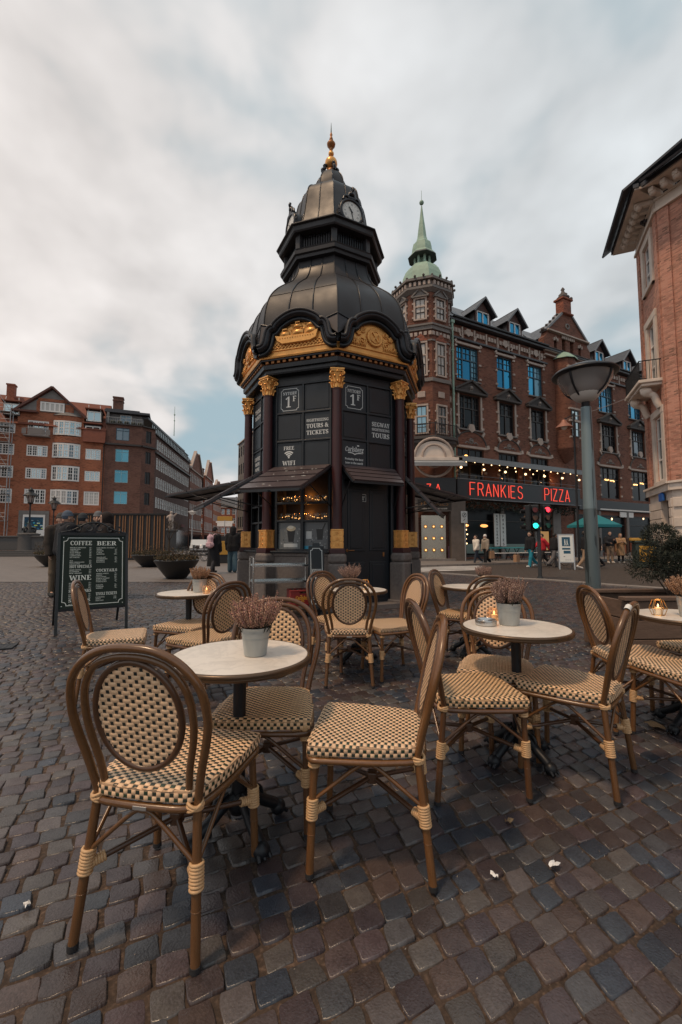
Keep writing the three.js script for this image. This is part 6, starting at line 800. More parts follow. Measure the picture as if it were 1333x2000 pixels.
// ---- orange brick house with white bay windows, brown corner block, far street
const LA = [-33.4, -60], LD = Math.atan2(0.362, 0.932);
{
  const B = thing('gabled_house', 'orange red brick house with broad gable, red tiled roof and white bay windows', 'building', [LA[0], 0, LA[1]]), F = new Facade(B, LA[0], LA[1], LD);
  const fl = [6.4, 9.75, 12.8, 15.7], HH = [1.95, 1.45, 1.5, 1.95], A = fl.map((y, i) => [-9.25, y, 2.4, HH[i]]), Cc = fl.slice(0, 3).map((y, i) => [-2.38, y, 1.88, [1.9, 1.42, 1.5][i]]), Lw = fl.map((y, i) => [-13.2, y, 2.6, [1.9, 1.6, 1.48, 1.3][i]]);
  F.wall('wall', [[-16, 0], [0, 0], [0, 15.3], [-2.7, 15.3], [-2.7, 18.9], [-10.4, 18.9], [-10.4, 17.2], [-16, 17.2]], [...A, ...Cc, ...Lw], orange);
  const kinds = [paneDark, panePale, paneDark, panePale, paneGrey, panePale];
  const w4 = (vx, ps) => ({ vx, hy: [], fine: vx.map((v, i) => [i ? vx[i - 1] : 0, v, 0.08, 0.95, 2, 4]).concat([[vx[vx.length - 1], 1, 0.08, 0.95, 2, 4]]), frame: frameWhite, panes: ps, fw: 0.16, bw: 0.1, deep: 0.08 });
  A.forEach((a, i) => addWindow(F, ...a, w4([0.27, 0.5, 0.73], i === 0 ? [paneCurt, paneDark, paneDark, paneDark] : [paneDark, kinds[i], panePale, paneGrey])));
  Cc.forEach((a, i) => addWindow(F, ...a, w4([0.35, 0.65], [i ? panePale : paneCurt])));
  Lw.forEach((a) => addWindow(F, ...a, w4([0.25, 0.5, 0.75], [paneDark, paneGrey])));
  for (const [i, y] of [6.4, 9.6, 12.75, 15.9].entries()) { const g = F.group('bay_window', -4.66, y, 0), h = [1.98, 2.05, 2.02, 2.0][i], R = 3.2; const seg = []; for (let k = 0; k <= 5; k++) { const a = -0.5 + k * 0.2; seg.push([R * Math.sin(a), R * Math.cos(a) - R * Math.cos(0.5) + 0.02, a]); } const fr = []; for (let k = 0; k < 6; k++) fr.push(box(0.2, h, 0.14, seg[k][0], h / 2, seg[k][1], seg[k][2])); for (let k = 0; k < 5; k++) { const mx = (seg[k][0] + seg[k + 1][0]) / 2, mz = (seg[k][1] + seg[k + 1][1]) / 2, a = (seg[k][2] + seg[k + 1][2]) / 2; for (const [yy, t] of [[0.09, 0.18], [h * 0.5, 0.1], [h - 0.11, 0.22]]) fr.push(box(0.62, t, 0.13, mx, yy, mz, a)); fr.push(box(0.05, h, 0.1, mx, h / 2, mz, a)); for (const q of [0.28, 0.74]) fr.push(box(0.6, 0.045, 0.1, mx, h * q, mz, a)); const p = mesh('pane', new THREE.PlaneGeometry(0.64, h - 0.1), i === 0 && k < 9 ? pick([paneCurt, paneGrey]) : pick([panePale, panePale, paneGrey, paneDark]), g); p.position.set(mx, h / 2, mz - 0.02); p.rotation.y = a + rr(-0.02, 0.02); } mesh('frame', fr, frameWhite, g); }
  F.mesh('bay_wall', [5.6, 8.97, 12.1, 15.22, 18.3].map((y, i) => { const g = new THREE.CylinderGeometry(3.24, 3.24, [1.55, 1.2, 1.05, 1.1, 0.8][i], 20, 1, false, -0.52, 1.04); return g.translate(-4.66, y, -3.24 * Math.cos(0.5) + 0.02); }), orange);
  F.mesh('bay_band', [8.42, 11.7, 14.84].map((y) => { const g = new THREE.CylinderGeometry(3.27, 3.27, 0.12, 20, 1, false, -0.52, 1.04); return g.translate(-4.66, y, -3.27 * Math.cos(0.5) + 0.04); }), brownB);
  F.mesh('bay_roof', (() => { const g = new THREE.CylinderGeometry(2.6, 3.35, 0.95, 20, 1, false, -0.55, 1.1); return g.translate(-4.66, 19.1, -3.27 * Math.cos(0.5) + 0.05); })(), stoneG);
  F.mesh('gable_wall', [prism(poly([[-10.4, 18.9], [-2.9, 18.9], [-6.59, 22.1]]), 0.4).translate(0, 0, -0.4), prism(poly([[-10.4, 18.9], [-8.2, 18.9], [-8.2, 20.6]]), 0.06)], stoneG); F.mesh('gable_brick', [box(0.45, 1.5, 0.1, -8.12, 19.65, 0.05), box(1.0, 1.2, 0.1, -4.5, 19.6, 0.05), box(3.4, 0.4, 0.1, -6.5, 20.6, 0.05)], orange);
  addWindow(F, -7.9, 19.0, 2.8, 1.3, { vx: [0.2, 0.4, 0.6, 0.8], frame: frameWhite, pane: paneCurt, deep: -0.14, fw: 0.16, bw: 0.12 });
  F.mesh('barge_board', [bar([-10.9, 18.7, 0.2], [-6.59, 22.45, 0.2], 0.26, 0.5), bar([-2.4, 18.5, 0.2], [-6.59, 22.45, 0.2], 0.26, 0.5)], M('reddish_timber', [0.1, 0.04, 0.032], 0.8)); F.mesh('gable_eaves', box(2.9, 0.24, 0.8, -9.6, 18.75, 0.3), mats.reddish_timber);
  F.mesh('roof', [(() => { const q = prism(poly([[0.3, 17.0], [-4.4, 22.0], [-4.8, 22.0], [-9, 17]]), 16.2); q.rotateY(-PI / 2); return q.translate(0.05, 0, 0); })(), (() => { const q = prism(poly([[0.5, 15.2], [0.2, 17.1], [-6, 17.1], [-6, 15.2]]), 2.75); q.rotateY(-PI / 2); return q.translate(0.04, 0, 0); })(), bar([-10.9, 18.6, -2], [-6.59, 22.4, -2], 0.2, 4.2), bar([-2.3, 18.6, -2], [-6.59, 22.4, -2], 0.2, 4.2)], tileRed);
  for (const [x, y, w, h] of [[-2.3, 18.2, 1.6, 1.4], [-11.9, 18.2, 1.6, 1.4], [-2.45, 15.7, 1.75, 1.8]]) { const g = F.group('dormer', x, y, 0.1); mesh('dormer_wall', [box(w + 0.3, h + 0.3, 1.6, w / 2, h / 2, -0.85)], y < 16 ? slate : frameDark, g); mesh('dormer_roof', box(w + 0.6, 0.14, 2.2, w / 2, h + 0.25, -0.8, 0, -0.15), tileRed, g); mesh('frame', [0, 0.5, 1].map((f) => box(0.12, h, 0.08, w * f, h / 2, 0.0)).concat([0.05, 0.97].map((f) => box(w, 0.12, 0.08, w / 2, h * f, 0))), frameWhite, g); mesh('pane', panel(w, h, w / 2, h / 2, -0.03), y < 16 ? paneDark : panePale, g); if (y > 16) mesh('dormer_stay', [rod([-0.1, 0, 0.1], [0.1, h + 1.0, -0.2], 0.04, 5), rod([w + 0.1, 0, 0.1], [w - 0.1, h + 1.0, -0.2], 0.04, 5)], frameWhite, g); }
  F.mesh('balcony', [box(2.9, 0.14, 0.9, -8.05, 15.45, 0.45), box(1.4, 0.8, 0.05, -8.0, 15.95, 0.9), box(2.8, 0.06, 0.05, -8.05, 16.4, 0.9), ...[-9.4, -8.75, -7.3, -6.7].map((x) => box(0.5, 0.75, 0.05, x, 15.95, 0.88))], M('balcony_grey', [0.2, 0.17, 0.16], 0.8));
  F.mesh('gutter_pipe', [cyl(0.07, 0.07, 15, -0.12, 7.6, 0.12, 8), box(2.8, 0.16, 0.2, -1.3, 15.4, 0.25)], ironB);
  F.mesh('chimney', [box(0.9, 2.4, 0.9, -12.3, 22, -3.5), box(1.05, 0.2, 1.05, -12.3, 23.2, -3.5)], mats.brick_red_block);
  { const g = F.group('shop_poster', -8.0, 0, 0); mesh('shop_surround', [box(3.4, 0.5, 0.12, 0, 5.2, 0.07), box(0.4, 5, 0.12, -1.5, 2.5, 0.07), box(0.4, 5, 0.12, 1.5, 2.5, 0.07)], stoneG, g); mesh('poster_frame', box(2.5, 4.2, 0.06, 0, 2.9, 0.05), frameWhite, g); mesh('poster_print', panel(2.1, 1.7, 0, 3.75, 0.085), print(128, 96, (x, w, h) => { x.fillStyle = '#0d3a52'; x.fillRect(0, 0, w, h); for (let i = 0; i < 70; i++) { x.fillStyle = pick(['#1d7fa8', '#0a2233', '#c8d65a', '#2aa9c9', '#e6efe9', '#123f4f']); x.fillRect(rnd() * 128, 14 + rnd() * 70, rnd() * 22, rnd() * 9); } }), g); }
  F.mesh('plinth', [box(16, 0.8, 0.2, -8, 1.2, 0.1)], stoneG);
  // scaffold along the far end
  const S = thing('scaffold', 'steel scaffold with plank decks in front of the orange brick house', 'scaffolding', [LA[0] - 13, 0, LA[1] + 5.5]), FS = new Facade(S, LA[0], LA[1], LD), st = M('scaffold_steel', [0.32, 0.32, 0.33], 0.45, { metalness: 0.6 });
  for (const x of [-10.75, -12.6, -14.6]) FS.mesh('standard', [cyl(0.05, 0.05, 18.6, x, 9.3, 1.5, 6), cyl(0.05, 0.05, 18.6, x, 9.3, 0.5, 6)], st);
  for (const y of [4, 7.4, 10.8, 14.2, 16.2, 18.2]) { FS.mesh('deck', [box(4.6, 0.08, 1.0, -13, y, 1.0)], stoneG); FS.mesh('guard_rail', [rod([-15, y + 0.5, 1.5], [-10.7, y + 0.5, 1.5], 0.035, 5), rod([-15, y + 1, 1.5], [-10.7, y + 1, 1.5], 0.035, 5), rod([-14.6, y, 1.5], [-12.6, y + 3, 1.5], 0.03, 5), rod([-12.6, y + 3, 1.5], [-10.75, y, 1.5], 0.03, 5)], st); }
}
{
  const B = thing('office_block', 'grey brown brick corner block with blue windows and long rows of narrow panes', 'building', [LA[0], 0, LA[1]]), F = new Facade(B, LA[0], LA[1], LD);
  const ys = [6.7, 9.75, 12.75, 15.85], W = ys.map((y) => [1.33, y, 1.7, 1.8]);
  F.wall('wall', [[0, 0], [4.67, 0], [4.67, 18.1], [0, 18.1]], W, brownB); W.forEach((w, i) => addWindow(F, ...w, { vx: [0.5], hy: [0.78], pane: i === 3 ? paneGrey : paneTeal, frame: i === 3 ? frameBlue : M('pale_blue_frame', [0.25, 0.45, 0.52], 0.5), deep: 0.1 }));
  const cx = LA[0] + 4.67 * 0.932, cz = LA[1] - 4.67 * 0.362, ca2 = Math.atan2(0.87, 0.5) , G = new Facade(B, cx, cz, ca2);
  G.wall('corner_wall', [[0, 0], [2.3, 0], [2.3, 18.1], [0, 18.1]], ys.map((y) => [0.7, y, 0.9, 1.8]), brownB); ys.forEach((y) => addWindow(G, 0.7, y, 0.9, 1.8, { vx: [0.5], pane: paneDark, deep: 0.1 }));
  const bx = -27.98, bz = -63.6, H = new Facade(B, bx, bz, Math.atan2(0.99, -0.129)), N = 18, st = 1.24;
  const rowsB = [6.5, 9.5, 12.4, 15.45], hb = [1.6, 1.7, 1.72, 1.45]; H.wall('side_wall', [[0, 0], [24, 0], [24, 17.4], [0, 17.4]], rowsB.flatMap((y, r) => [...Array(N)].map((_, i) => [1.2 + i * st, y, 0.82, hb[r]])), M('brown_block_side', [0.11, 0.06, 0.05], 0.85, { map: brickTex, metric: true }));
  rowsB.forEach((y, r) => { for (let i = 0; i < N; i++) addWindow(H, 1.2 + i * st, y, 0.82, hb[r], { hy: [0.5], pane: M('street_pane', [0.3, 0.3, 0.3], 0.2, { metalness: 0.5 }), frame: frameWhite, deep: 0.05 }); });
  H.mesh('cornice', [box(24, 0.24, 0.4, 12, 14.75, 0.15), box(24, 0.2, 0.4, 12, 17.5, 0.1)], frameDark); F.mesh('cornice', [box(4.67, 0.24, 0.4, 2.33, 15.2, 0.15), box(4.67, 0.16, 0.4, 2.33, 18.15, 0.1)], frameDark); G.mesh('cornice', [box(2.3, 0.24, 0.4, 1.15, 15.2, 0.15), box(2.3, 0.16, 0.4, 1.15, 18.15, 0.1)], frameDark);
  // set-back glazed top storey with railings
  F.mesh('penthouse_wall', [box(5, 2.0, 0.3, 2.2, 19.1, -2.0), box(0.3, 2.0, 6, 0.1, 19.1, -4)], M('penthouse_grey', [0.19, 0.18, 0.18], 0.7)); F.mesh('penthouse_roof', [box(6.0, 0.3, 8, 2.6, 20.3, -5), box(4.6, 0.7, 6, 1.8, 20.7, -5.5)], slate); addWindow(F, 1.6, 18.5, 1.5, 1.5, { vx: [0.5], frame: frameWhite, pane: paneGrey, deep: 1.8 });
  H.mesh('top_glazing', [box(23.5, 1.4, 0.1, 11.9, 18.3, -0.4)], M('balustrade_glass', [0.3, 0.34, 0.35], 0.2, { metalness: 0.5 })); H.mesh('top_posts', [...Array(24)].map((_, i) => box(0.1, 1.5, 0.1, 0.3 + i, 18.3, -0.32)).concat([box(23.8, 0.12, 0.2, 11.9, 19.05, -0.35)]), frameDark); H.mesh('top_roof', box(23.8, 0.3, 8, 11.9, 19.9, -5.0), slate);
  const rl = []; for (let i = 0; i <= 16; i++) rl.push(rod([i * 0.29, 18.2, 0], [i * 0.29, 19.1, 0], 0.02, 4)); rl.push(rod([0, 19.1, 0], [4.67, 19.1, 0], 0.03, 5), rod([0, 18.65, 0], [4.67, 18.65, 0], 0.02, 5)); F.mesh('roof_railing', rl, st ? mats.scaffold_steel : ironB);
  F.mesh('terrace_shrubs', [...Array(5)].map((_, i) => T(new THREE.IcosahedronGeometry(0.4, 1), 0.8 + i * 0.9, 18.5, -0.6)), M('terrace_plants', [0.03, 0.035, 0.025], 0.9));
  F.mesh('chimney', [rbox(1.35, 2.6, 1.1, 0.03, 1.0, 21.9, -4.2), rbox(1.5, 0.2, 1.25, 0.03, 1.0, 23.2, -4.2), rbox(1.5, 0.16, 1.25, 0.03, 1.0, 22.7, -4.2)], brownB); F.mesh('flagpole', [cyl(0.03, 0.07, 5, 9, 21.5, -8, 6), ball(0.14, 9, 22.6, -8, 6), ball(0.12, 9, 21.6, -8, 6)], copper);
  H.mesh('street_lettering', [0, 1, 2, 3, 4].map((i) => box(0.4, 0.5, 0.1, 17 + i * 0.55, 4.4, 0.3)), M('red_sign_letters', [0.14, 0.02, 0.02], 0.6)); H.mesh('shop_front', [box(23, 3.4, 0.1, 12, 1.8, 0.06)], paneDark);
}
// houses further down the street
function streetHouse(label, x, z, w, h, gab, mat, wcol, o = {}) {
  const B = thing('street_house', label, 'house', [x, 0, z]), F = new Facade(B, x, z, o.ang ?? Math.atan2(0.99, -0.129)), nf = o.nf ?? 5, st = (h - 3.6) / (nf - 1), nw = o.nw ?? Math.round(w / 1.7), wins = [];
  for (let r = 0; r < nf - 1; r++) for (let i = 0; i < nw; i++) wins.push([(i + 0.5) * w / nw - 0.5, 4.2 + r * st, 1.0, st * 0.58]);
  F.wall('wall', [[0, 0], [w, 0], [w, h], ...(gab ? [[w * 0.8, h + gab * 0.45], [w * 0.62, h + gab], [w * 0.38, h + gab], [w * 0.2, h + gab * 0.45]] : []), [0, h]], wins, mat);
  wins.forEach((q) => addWindow(F, ...q, { vx: [0.5], hy: [0.6], frame: wcol ?? frameWhite, pane: pick([paneDark, paneGrey]), deep: 0.08 }));
  F.mesh('stone_trim', [box(w, 0.2, 0.3, w / 2, h, 0.1), box(w, 0.18, 0.2, w / 2, 3.7, 0.1), ...(gab ? [bar([0, h, 0], [w * 0.38, h + gab, 0], 0.35, 0.6), bar([w, h, 0], [w * 0.62, h + gab, 0], 0.35, 0.6)] : [])], o.trim ?? stoneW);
  F.mesh('shop_front', [box(w - 0.6, 3.0, 0.12, w / 2, 1.6, 0.05)], paneDark);
  F.mesh('roof', (() => { const q = prism(poly([[0.2, h], [-4, h + (o.rh ?? 3.5)], [-9, h]]), w); q.rotateY(-PI / 2); return q.translate(w, 0, -0.1); })(), o.roof ?? slate);
  F.mesh('dormer', [box(1.3, 1.6, 2, w * 0.3, h + 1.4, -2), box(1.5, 0.15, 2.2, w * 0.3, h + 2.2, -2)], zincRoof);
  return F;
}
streetHouse('dark roofed stepped house with pale gable trim next to the brown block', -31.0, -87.5, 13, 16.5, 4.5, redBrown, null, { roof: slate, rh: 6 });
streetHouse('tall red gabled house with pale stone trim halfway down the side street', -32.2, -101, 11, 17, 4.5, mats.brick_red_block, null, {});
streetHouse('third gabled brick house down the side street', -33.6, -112.5, 14, 15, 3.5, orange, null, {});
streetHouse('low red brick house with white windows closing the far end of the street', -47, -132, 22, 12, 0, mats.brick_red_block, frameWhite, { ang: -0.1, nf: 4 });
streetHouse('grey house beside the kiosk column with dark overhanging eaves', -20.8, -86, 16, 21, 0, stoneG, frameDark, { ang: -1.1, nf: 6 });
// ------------------------------------------------------------ people
// skin a set of tapered capsules joined with a smooth minimum
function skin(bones, cell, k = 0.03, clip) {
  let lo = [9, 9, 9], hi = [-9, -9, -9]; for (const b of bones) for (const [p, r] of [[b[0], b[1]], [b[2], b[3]]]) for (let i = 0; i < 3; i++) { lo[i] = Math.min(lo[i], p[i] - r - cell * 3); hi[i] = Math.max(hi[i], p[i] + r + cell * 3); }
  const n = lo.map((v, i) => Math.ceil((hi[i] - v) / cell) + 1), F = new Float32Array(n[0] * n[1] * n[2]);
  const B = bones.map(([a, r, b, q, sc]) => { const d = [b[0] - a[0], b[1] - a[1], b[2] - a[2]]; return { a, r, q, d, l: d[0] * d[0] + d[1] * d[1] + d[2] * d[2] || 1e-9, sc: sc ?? [1, 1, 1] }; });
  const f = (x, y, z) => { let m = 9; for (const { a, r, q, d, l, sc } of B) { const px = (x - a[0]) / sc[0], py = (y - a[1]) / sc[1], pz = (z - a[2]) / sc[2], t = Math.max(0, Math.min(1, (px * d[0] + py * d[1] + pz * d[2]) / l)); const e = Math.hypot(px - d[0] * t, py - d[1] * t, pz - d[2] * t) - (r + (q - r) * t); const h = Math.max(0, k - Math.abs(m - e)) / k; m = Math.min(m, e) - h * h * k * 0.25; } return clip ? Math.max(m, clip(x, y, z)) : m; };
  let o = 0; for (let z = 0; z < n[2]; z++) for (let y = 0; y < n[1]; y++) for (let x = 0; x < n[0]; x++) F[o++] = f(lo[0] + x * cell, lo[1] + y * cell, lo[2] + z * cell);
  const id = new Int32Array(F.length).fill(-1), P = [], N = [], I = [], at = (x, y, z) => x + n[0] * (y + n[1] * z);
  for (let z = 0; z < n[2] - 1; z++) for (let y = 0; y < n[1] - 1; y++) for (let x = 0; x < n[0] - 1; x++) {
    let c = 0, sx = 0, sy = 0, sz = 0; const v = []; for (let q = 0; q < 8; q++) v.push(F[at(x + (q & 1), y + (q >> 1 & 1), z + (q >> 2))]);
    for (const [a, b] of [[0, 1], [2, 3], [4, 5], [6, 7], [0, 2], [1, 3], [4, 6], [5, 7], [0, 4], [1, 5], [2, 6], [3, 7]]) if ((v[a] < 0) !== (v[b] < 0)) { const t = v[a] / (v[a] - v[b]); sx += (a & 1) + ((b & 1) - (a & 1)) * t; sy += (a >> 1 & 1) + ((b >> 1 & 1) - (a >> 1 & 1)) * t; sz += (a >> 2) + ((b >> 2) - (a >> 2)) * t; c++; }
    if (c) { id[at(x, y, z)] = P.length / 3; const X = lo[0] + (x + sx / c) * cell, Y = lo[1] + (y + sy / c) * cell, Z = lo[2] + (z + sz / c) * cell, e = cell * 0.5; P.push(X, Y, Z); const g = [f(X + e, Y, Z) - f(X - e, Y, Z), f(X, Y + e, Z) - f(X, Y - e, Z), f(X, Y, Z + e) - f(X, Y, Z - e)], L = Math.hypot(...g) || 1; N.push(g[0] / L, g[1] / L, g[2] / L); }
  }
  const face = (a, b, c, d, flip) => { if (flip) I.push(a, c, b, a, d, c); else I.push(a, b, c, a, c, d); };
  for (let z = 1; z < n[2] - 1; z++) for (let y = 1; y < n[1] - 1; y++) for (let x = 1; x < n[0] - 1; x++) {
    const s = F[at(x, y, z)] < 0;
    if (s !== F[at(x + 1, y, z)] < 0) face(id[at(x, y - 1, z - 1)], id[at(x, y, z - 1)], id[at(x, y, z)], id[at(x, y - 1, z)], !s);
    if (s !== F[at(x, y + 1, z)] < 0) face(id[at(x - 1, y, z - 1)], id[at(x - 1, y, z)], id[at(x, y, z)], id[at(x, y, z - 1)], !s);
    if (s !== F[at(x, y, z + 1)] < 0) face(id[at(x - 1, y - 1, z)], id[at(x, y - 1, z)], id[at(x, y, z)], id[at(x - 1, y, z)], !s);
  }
  const g = new THREE.BufferGeometry(); g.setAttribute('position', new THREE.Float32BufferAttribute(P, 3)); g.setAttribute('normal', new THREE.Float32BufferAttribute(N, 3)); g.setIndex(I); return ready(g);
}
let handGeo; // five unequal bent fingers and a thumb from the side of the palm
function hand() {
  return handGeo ??= (() => { const L = [[[0, 0, 0], 0.02, [0, -0.04, 0.002], 0.017, [1.7, 1, 0.75]], [[-0.02, -0.04, 0], 0.014, [0.02, -0.045, 0], 0.014]]; [[-0.027, 0.062], [-0.009, 0.072], [0.009, 0.066], [0.026, 0.05]].forEach(([x, l]) => { L.push([[x, -0.055, 0.002], 0.0088, [x * 1.1, -0.055 - l * 0.5, 0.012], 0.008], [[x * 1.1, -0.055 - l * 0.5, 0.012], 0.008, [x * 1.05, -0.055 - l * 0.8, 0.034], 0.0068]); }); L.push([[-0.026, -0.008, 0.006], 0.011, [-0.046, -0.036, 0.022], 0.0098], [[-0.046, -0.036, 0.022], 0.0098, [-0.046, -0.06, 0.032], 0.008]); return skin(L, 0.0055, 0.008); })();
}
const cloth = {}; const fabric = (c) => cloth[c] ??= M('cloth_' + Object.keys(cloth).length, c, 0.9, { bumpMap: rep(bumpFine, 8), bumpScale: 0.004 });
const skinMat = M('person_skin', [1, 1, 1], 0.55, { vertexColors: true });
function person(label, x, z, ry, o) {
  const t = thing('person', label, 'person', [x, 0, z], ry), S = (o.h ?? 1.74) / 1.75, c = o.cell ?? 0.026, lean = o.lean ?? 0.03;
  const leg = (s, a, b) => { const hp = [s * 0.09, 0.92, 0], kn = [s * 0.095, 0.92 - 0.42 * Math.cos(a), 0.42 * Math.sin(a)], an = [s * 0.1, kn[1] - 0.41 * Math.cos(a - b), kn[2] + 0.41 * Math.sin(a - b)], toe = [s * 0.115, an[1] - 0.045 + 0.1 * Math.sin(Math.max(-0.6, Math.min(0.35, a - b)) ), an[2] + 0.17]; return { hp, kn, an, toe }; };
  const arm = (s, [a, e, ab = 0.12, inn = 0]) => { const sh = [s * 0.185, 1.42, lean], el = [s * (0.185 + 0.29 * Math.sin(ab)), 1.42 - 0.29 * Math.cos(a) * Math.cos(ab), lean + 0.29 * Math.sin(a)], wr = [el[0] - s * 0.25 * inn, el[1] - 0.25 * Math.cos(a + e) * Math.sqrt(1 - inn * inn), el[2] + 0.25 * Math.sin(a + e)]; return { sh, el, wr }; };
  const Lg = [leg(1, ...(o.legs?.[0] ?? [0.03, 0.02])), leg(-1, ...(o.legs?.[1] ?? [-0.03, 0.04]))], Ar = [arm(1, o.arms?.[0] ?? [0.05, 0.25]), arm(-1, o.arms?.[1] ?? [0.05, 0.25])];
  const drop = Math.min(...Lg.map((l) => Math.min(l.an[1] - 0.085, l.toe[1] - 0.04)));
  const hx = o.headTurn ?? 0, hd = [0, 1.625, 0.03 + lean];
  const sk = o.skin ?? [0.5, 0.3, 0.22];
  const body = [];
  for (const l of Lg) body.push([l.hp, 0.075, l.kn, 0.05], [l.kn, 0.05, l.an, 0.036], [l.an, 0.036, l.toe, 0.03]);
  for (const a of Ar) body.push([a.sh, 0.05, a.el, 0.038], [a.el, 0.038, a.wr, 0.026]);
  body.push([[-0.09, 1.32, lean], 0.09, [0.09, 1.32, lean], 0.09], [[0, 1.3, lean], 0.1, [0, 0.95, 0], 0.1], [[-0.12, 1.42, lean], 0.05, [0.12, 1.42, lean], 0.05], [[0, 1.42, lean], 0.055, [0, 1.58, lean + 0.015], 0.052]);
  const head = skin([[[0, 1.65, lean + 0.012], 0.088, [0, 1.65, lean + 0.03], 0.088, [0.86, 1.08, 1]], [[0, 1.6, lean + 0.06], 0.05, [0, 1.555, lean + 0.085], 0.03], [[0, 1.55, lean + 0.02], 0.05, [0, 1.47, lean], 0.055], [[0, 1.645, lean + 0.122], 0.008, [0, 1.605, lean + 0.14], 0.014], [[0.077, 1.635, lean + 0.02], 0.012, [0.08, 1.605, lean + 0.02], 0.012], [[-0.077, 1.635, lean + 0.02], 0.012, [-0.08, 1.605, lean + 0.02], 0.012]], 0.009, 0.02);
  const hair = o.hair ?? [0.03, 0.02, 0.015], eye = (s) => paint(ball(0.0095, s * 0.032, 1.648, lean + 0.109, 8), [0.03, 0.02, 0.02]);
  const parts = [paint(skin(body, c, 0.03), sk), paint(head, sk), eye(1), eye(-1), paint(box(0.03, 0.007, 0.01, 0.033, 1.668, lean + 0.112), hair), paint(box(0.03, 0.007, 0.01, -0.033, 1.668, lean + 0.112), hair), paint(rbox(0.045, 0.01, 0.012, 0.004, 0, 1.578, lean + 0.119), [sk[0] * 0.7, sk[1] * 0.45, sk[2] * 0.45])];
  if (o.beard) parts.push(paint(skin([[[-0.05, 1.585, lean + 0.06], 0.03, [0, 1.553, lean + 0.1], 0.032], [[0.05, 1.585, lean + 0.06], 0.03, [0, 1.553, lean + 0.1], 0.032]], 0.01, 0.02), [0.06, 0.035, 0.025]));
  Ar.forEach((a, i) => { const g = hand().clone(); if (i) g.scale(-1, 1, 1); const d = V(a.wr[0] - a.el[0], a.wr[1] - a.el[1], a.wr[2] - a.el[2]).normalize(); g.rotateY(i ? 1.2 : -1.2); g.applyQuaternion(new THREE.Quaternion().setFromUnitVectors(V(0, -1, 0), d)); if (i) { const p = g.attributes.position, q = g.attributes.normal; for (let k = 0; k < p.count; k += 3) for (const at of [p, q]) { const b = [at.getX(k), at.getY(k), at.getZ(k)]; at.setXYZ(k, at.getX(k + 1), at.getY(k + 1), at.getZ(k + 1)); at.setXYZ(k + 1, ...b); } } parts.push(paint(g.translate(a.wr[0], a.wr[1], a.wr[2]), sk)); });
  const fit = (g) => g.translate(0, -drop, 0).scale(S, S, S);
  const add = (n, g, m) => mesh(n, fit(ready(g)), m, t);
  add('body', mergeGeometries(parts), skinMat);
  // garments
  const th = o.bulk ?? 0.016, hem = o.hem ?? 0.86, fl = o.flare ?? 0;
  const jk = [[[-0.17, 1.41, lean], 0.06 + th, [0.17, 1.41, lean], 0.06 + th], [[-0.075, 1.33, lean], 0.115 + th, [-0.07, 0.98, 0], 0.115 + th], [[0.075, 1.33, lean], 0.115 + th, [0.07, 0.98, 0], 0.115 + th], [[0, 1.46, lean], 0.07, [0, 1.52, lean + 0.01], 0.066]];
  if (hem < 0.85) jk.push([[-0.06, 0.98, 0], 0.12 + th, [-0.07 - fl, hem - 0.1, 0], 0.12 + th + fl], [[0.06, 0.98, 0], 0.12 + th, [0.07 + fl, hem - 0.1, 0], 0.12 + th + fl]);
  for (const a of Ar) jk.push([a.sh, 0.066 + th, a.el, 0.056 + th], [a.el, 0.055 + th, a.wr, 0.04 + th]);
  add(o.coat ? 'coat' : 'jacket', skin(jk, c, 0.035, (X, Y) => hem - Y), fabric(o.top));
  const tr = [[[-0.05, 0.93, 0], 0.12, [0.05, 0.93, 0], 0.12]], wd = o.wide ?? 0; for (const l of Lg) tr.push([l.hp, 0.098, l.kn, 0.075 + wd], [l.kn, 0.073 + wd, [l.an[0], l.an[1] - 0.01, l.an[2]], 0.056 + wd * 1.6]);
  add('trousers', skin(tr, c, 0.03), fabric(o.legsCol ?? [0.03, 0.03, 0.036]));
  Lg.forEach((l) => add('shoe', skin([[[l.an[0], l.an[1] - 0.03, l.an[2] - 0.03], 0.05, [l.toe[0], l.toe[1], l.toe[2]], 0.042], [[l.an[0], l.an[1], l.an[2]], 0.05, [l.an[0], l.an[1] - 0.04, l.an[2]], 0.05]], 0.016, 0.03), fabric(o.shoes ?? [0.03, 0.03, 0.03])));
  const cut = (y0, zf) => (X, Y, Z) => Math.max(y0 - Y - (Z < lean ? 0.06 : 0), -9);
  if (o.hat) add('beanie', skin([[[0, 1.665, lean + 0.014], 0.099, [0, 1.69, lean + 0.012], 0.094, [0.9, 1.08, 1.06]], [[0, 1.675, lean + 0.016], 0.104, [0, 1.672, lean + 0.016], 0.104, [0.9, 0.4, 1.06]]], 0.011, 0.02, cut(1.668)), fabric(o.hat));
  else if (o.hood) add('hood', skin([[[0, 1.66, lean - 0.005], 0.122, [0, 1.64, lean], 0.122], [[0, 1.56, lean - 0.03], 0.11, [0, 1.47, lean - 0.01], 0.12]], 0.014, 0.04, (X, Y, Z) => -(Math.hypot(X / 0.075, (Y - 1.625) / 0.105, (Z - lean - 0.14) / 0.085) - 1) * 0.08), fabric(o.hood));
  else add('hair', skin([[[0, 1.675, lean + 0.004], 0.098, [0, 1.665, lean - 0.01], 0.098, [0.9, 1, 1.03]], ...(o.longHair ? [[[0, 1.62, lean - 0.05], 0.075, [0, 1.4, lean - 0.09], 0.06], [[-0.07, 1.6, lean], 0.03, [-0.08, 1.45, lean], 0.03], [[0.07, 1.6, lean], 0.03, [0.08, 1.45, lean], 0.03]] : [])], 0.012, 0.03, (X, Y, Z) => Math.max(-9, Z > lean + 0.045 ? 1.7 - Y : Z > lean ? 1.63 - Y : 1.3 - Y)), M('hair_' + label.length, hair, 0.6));
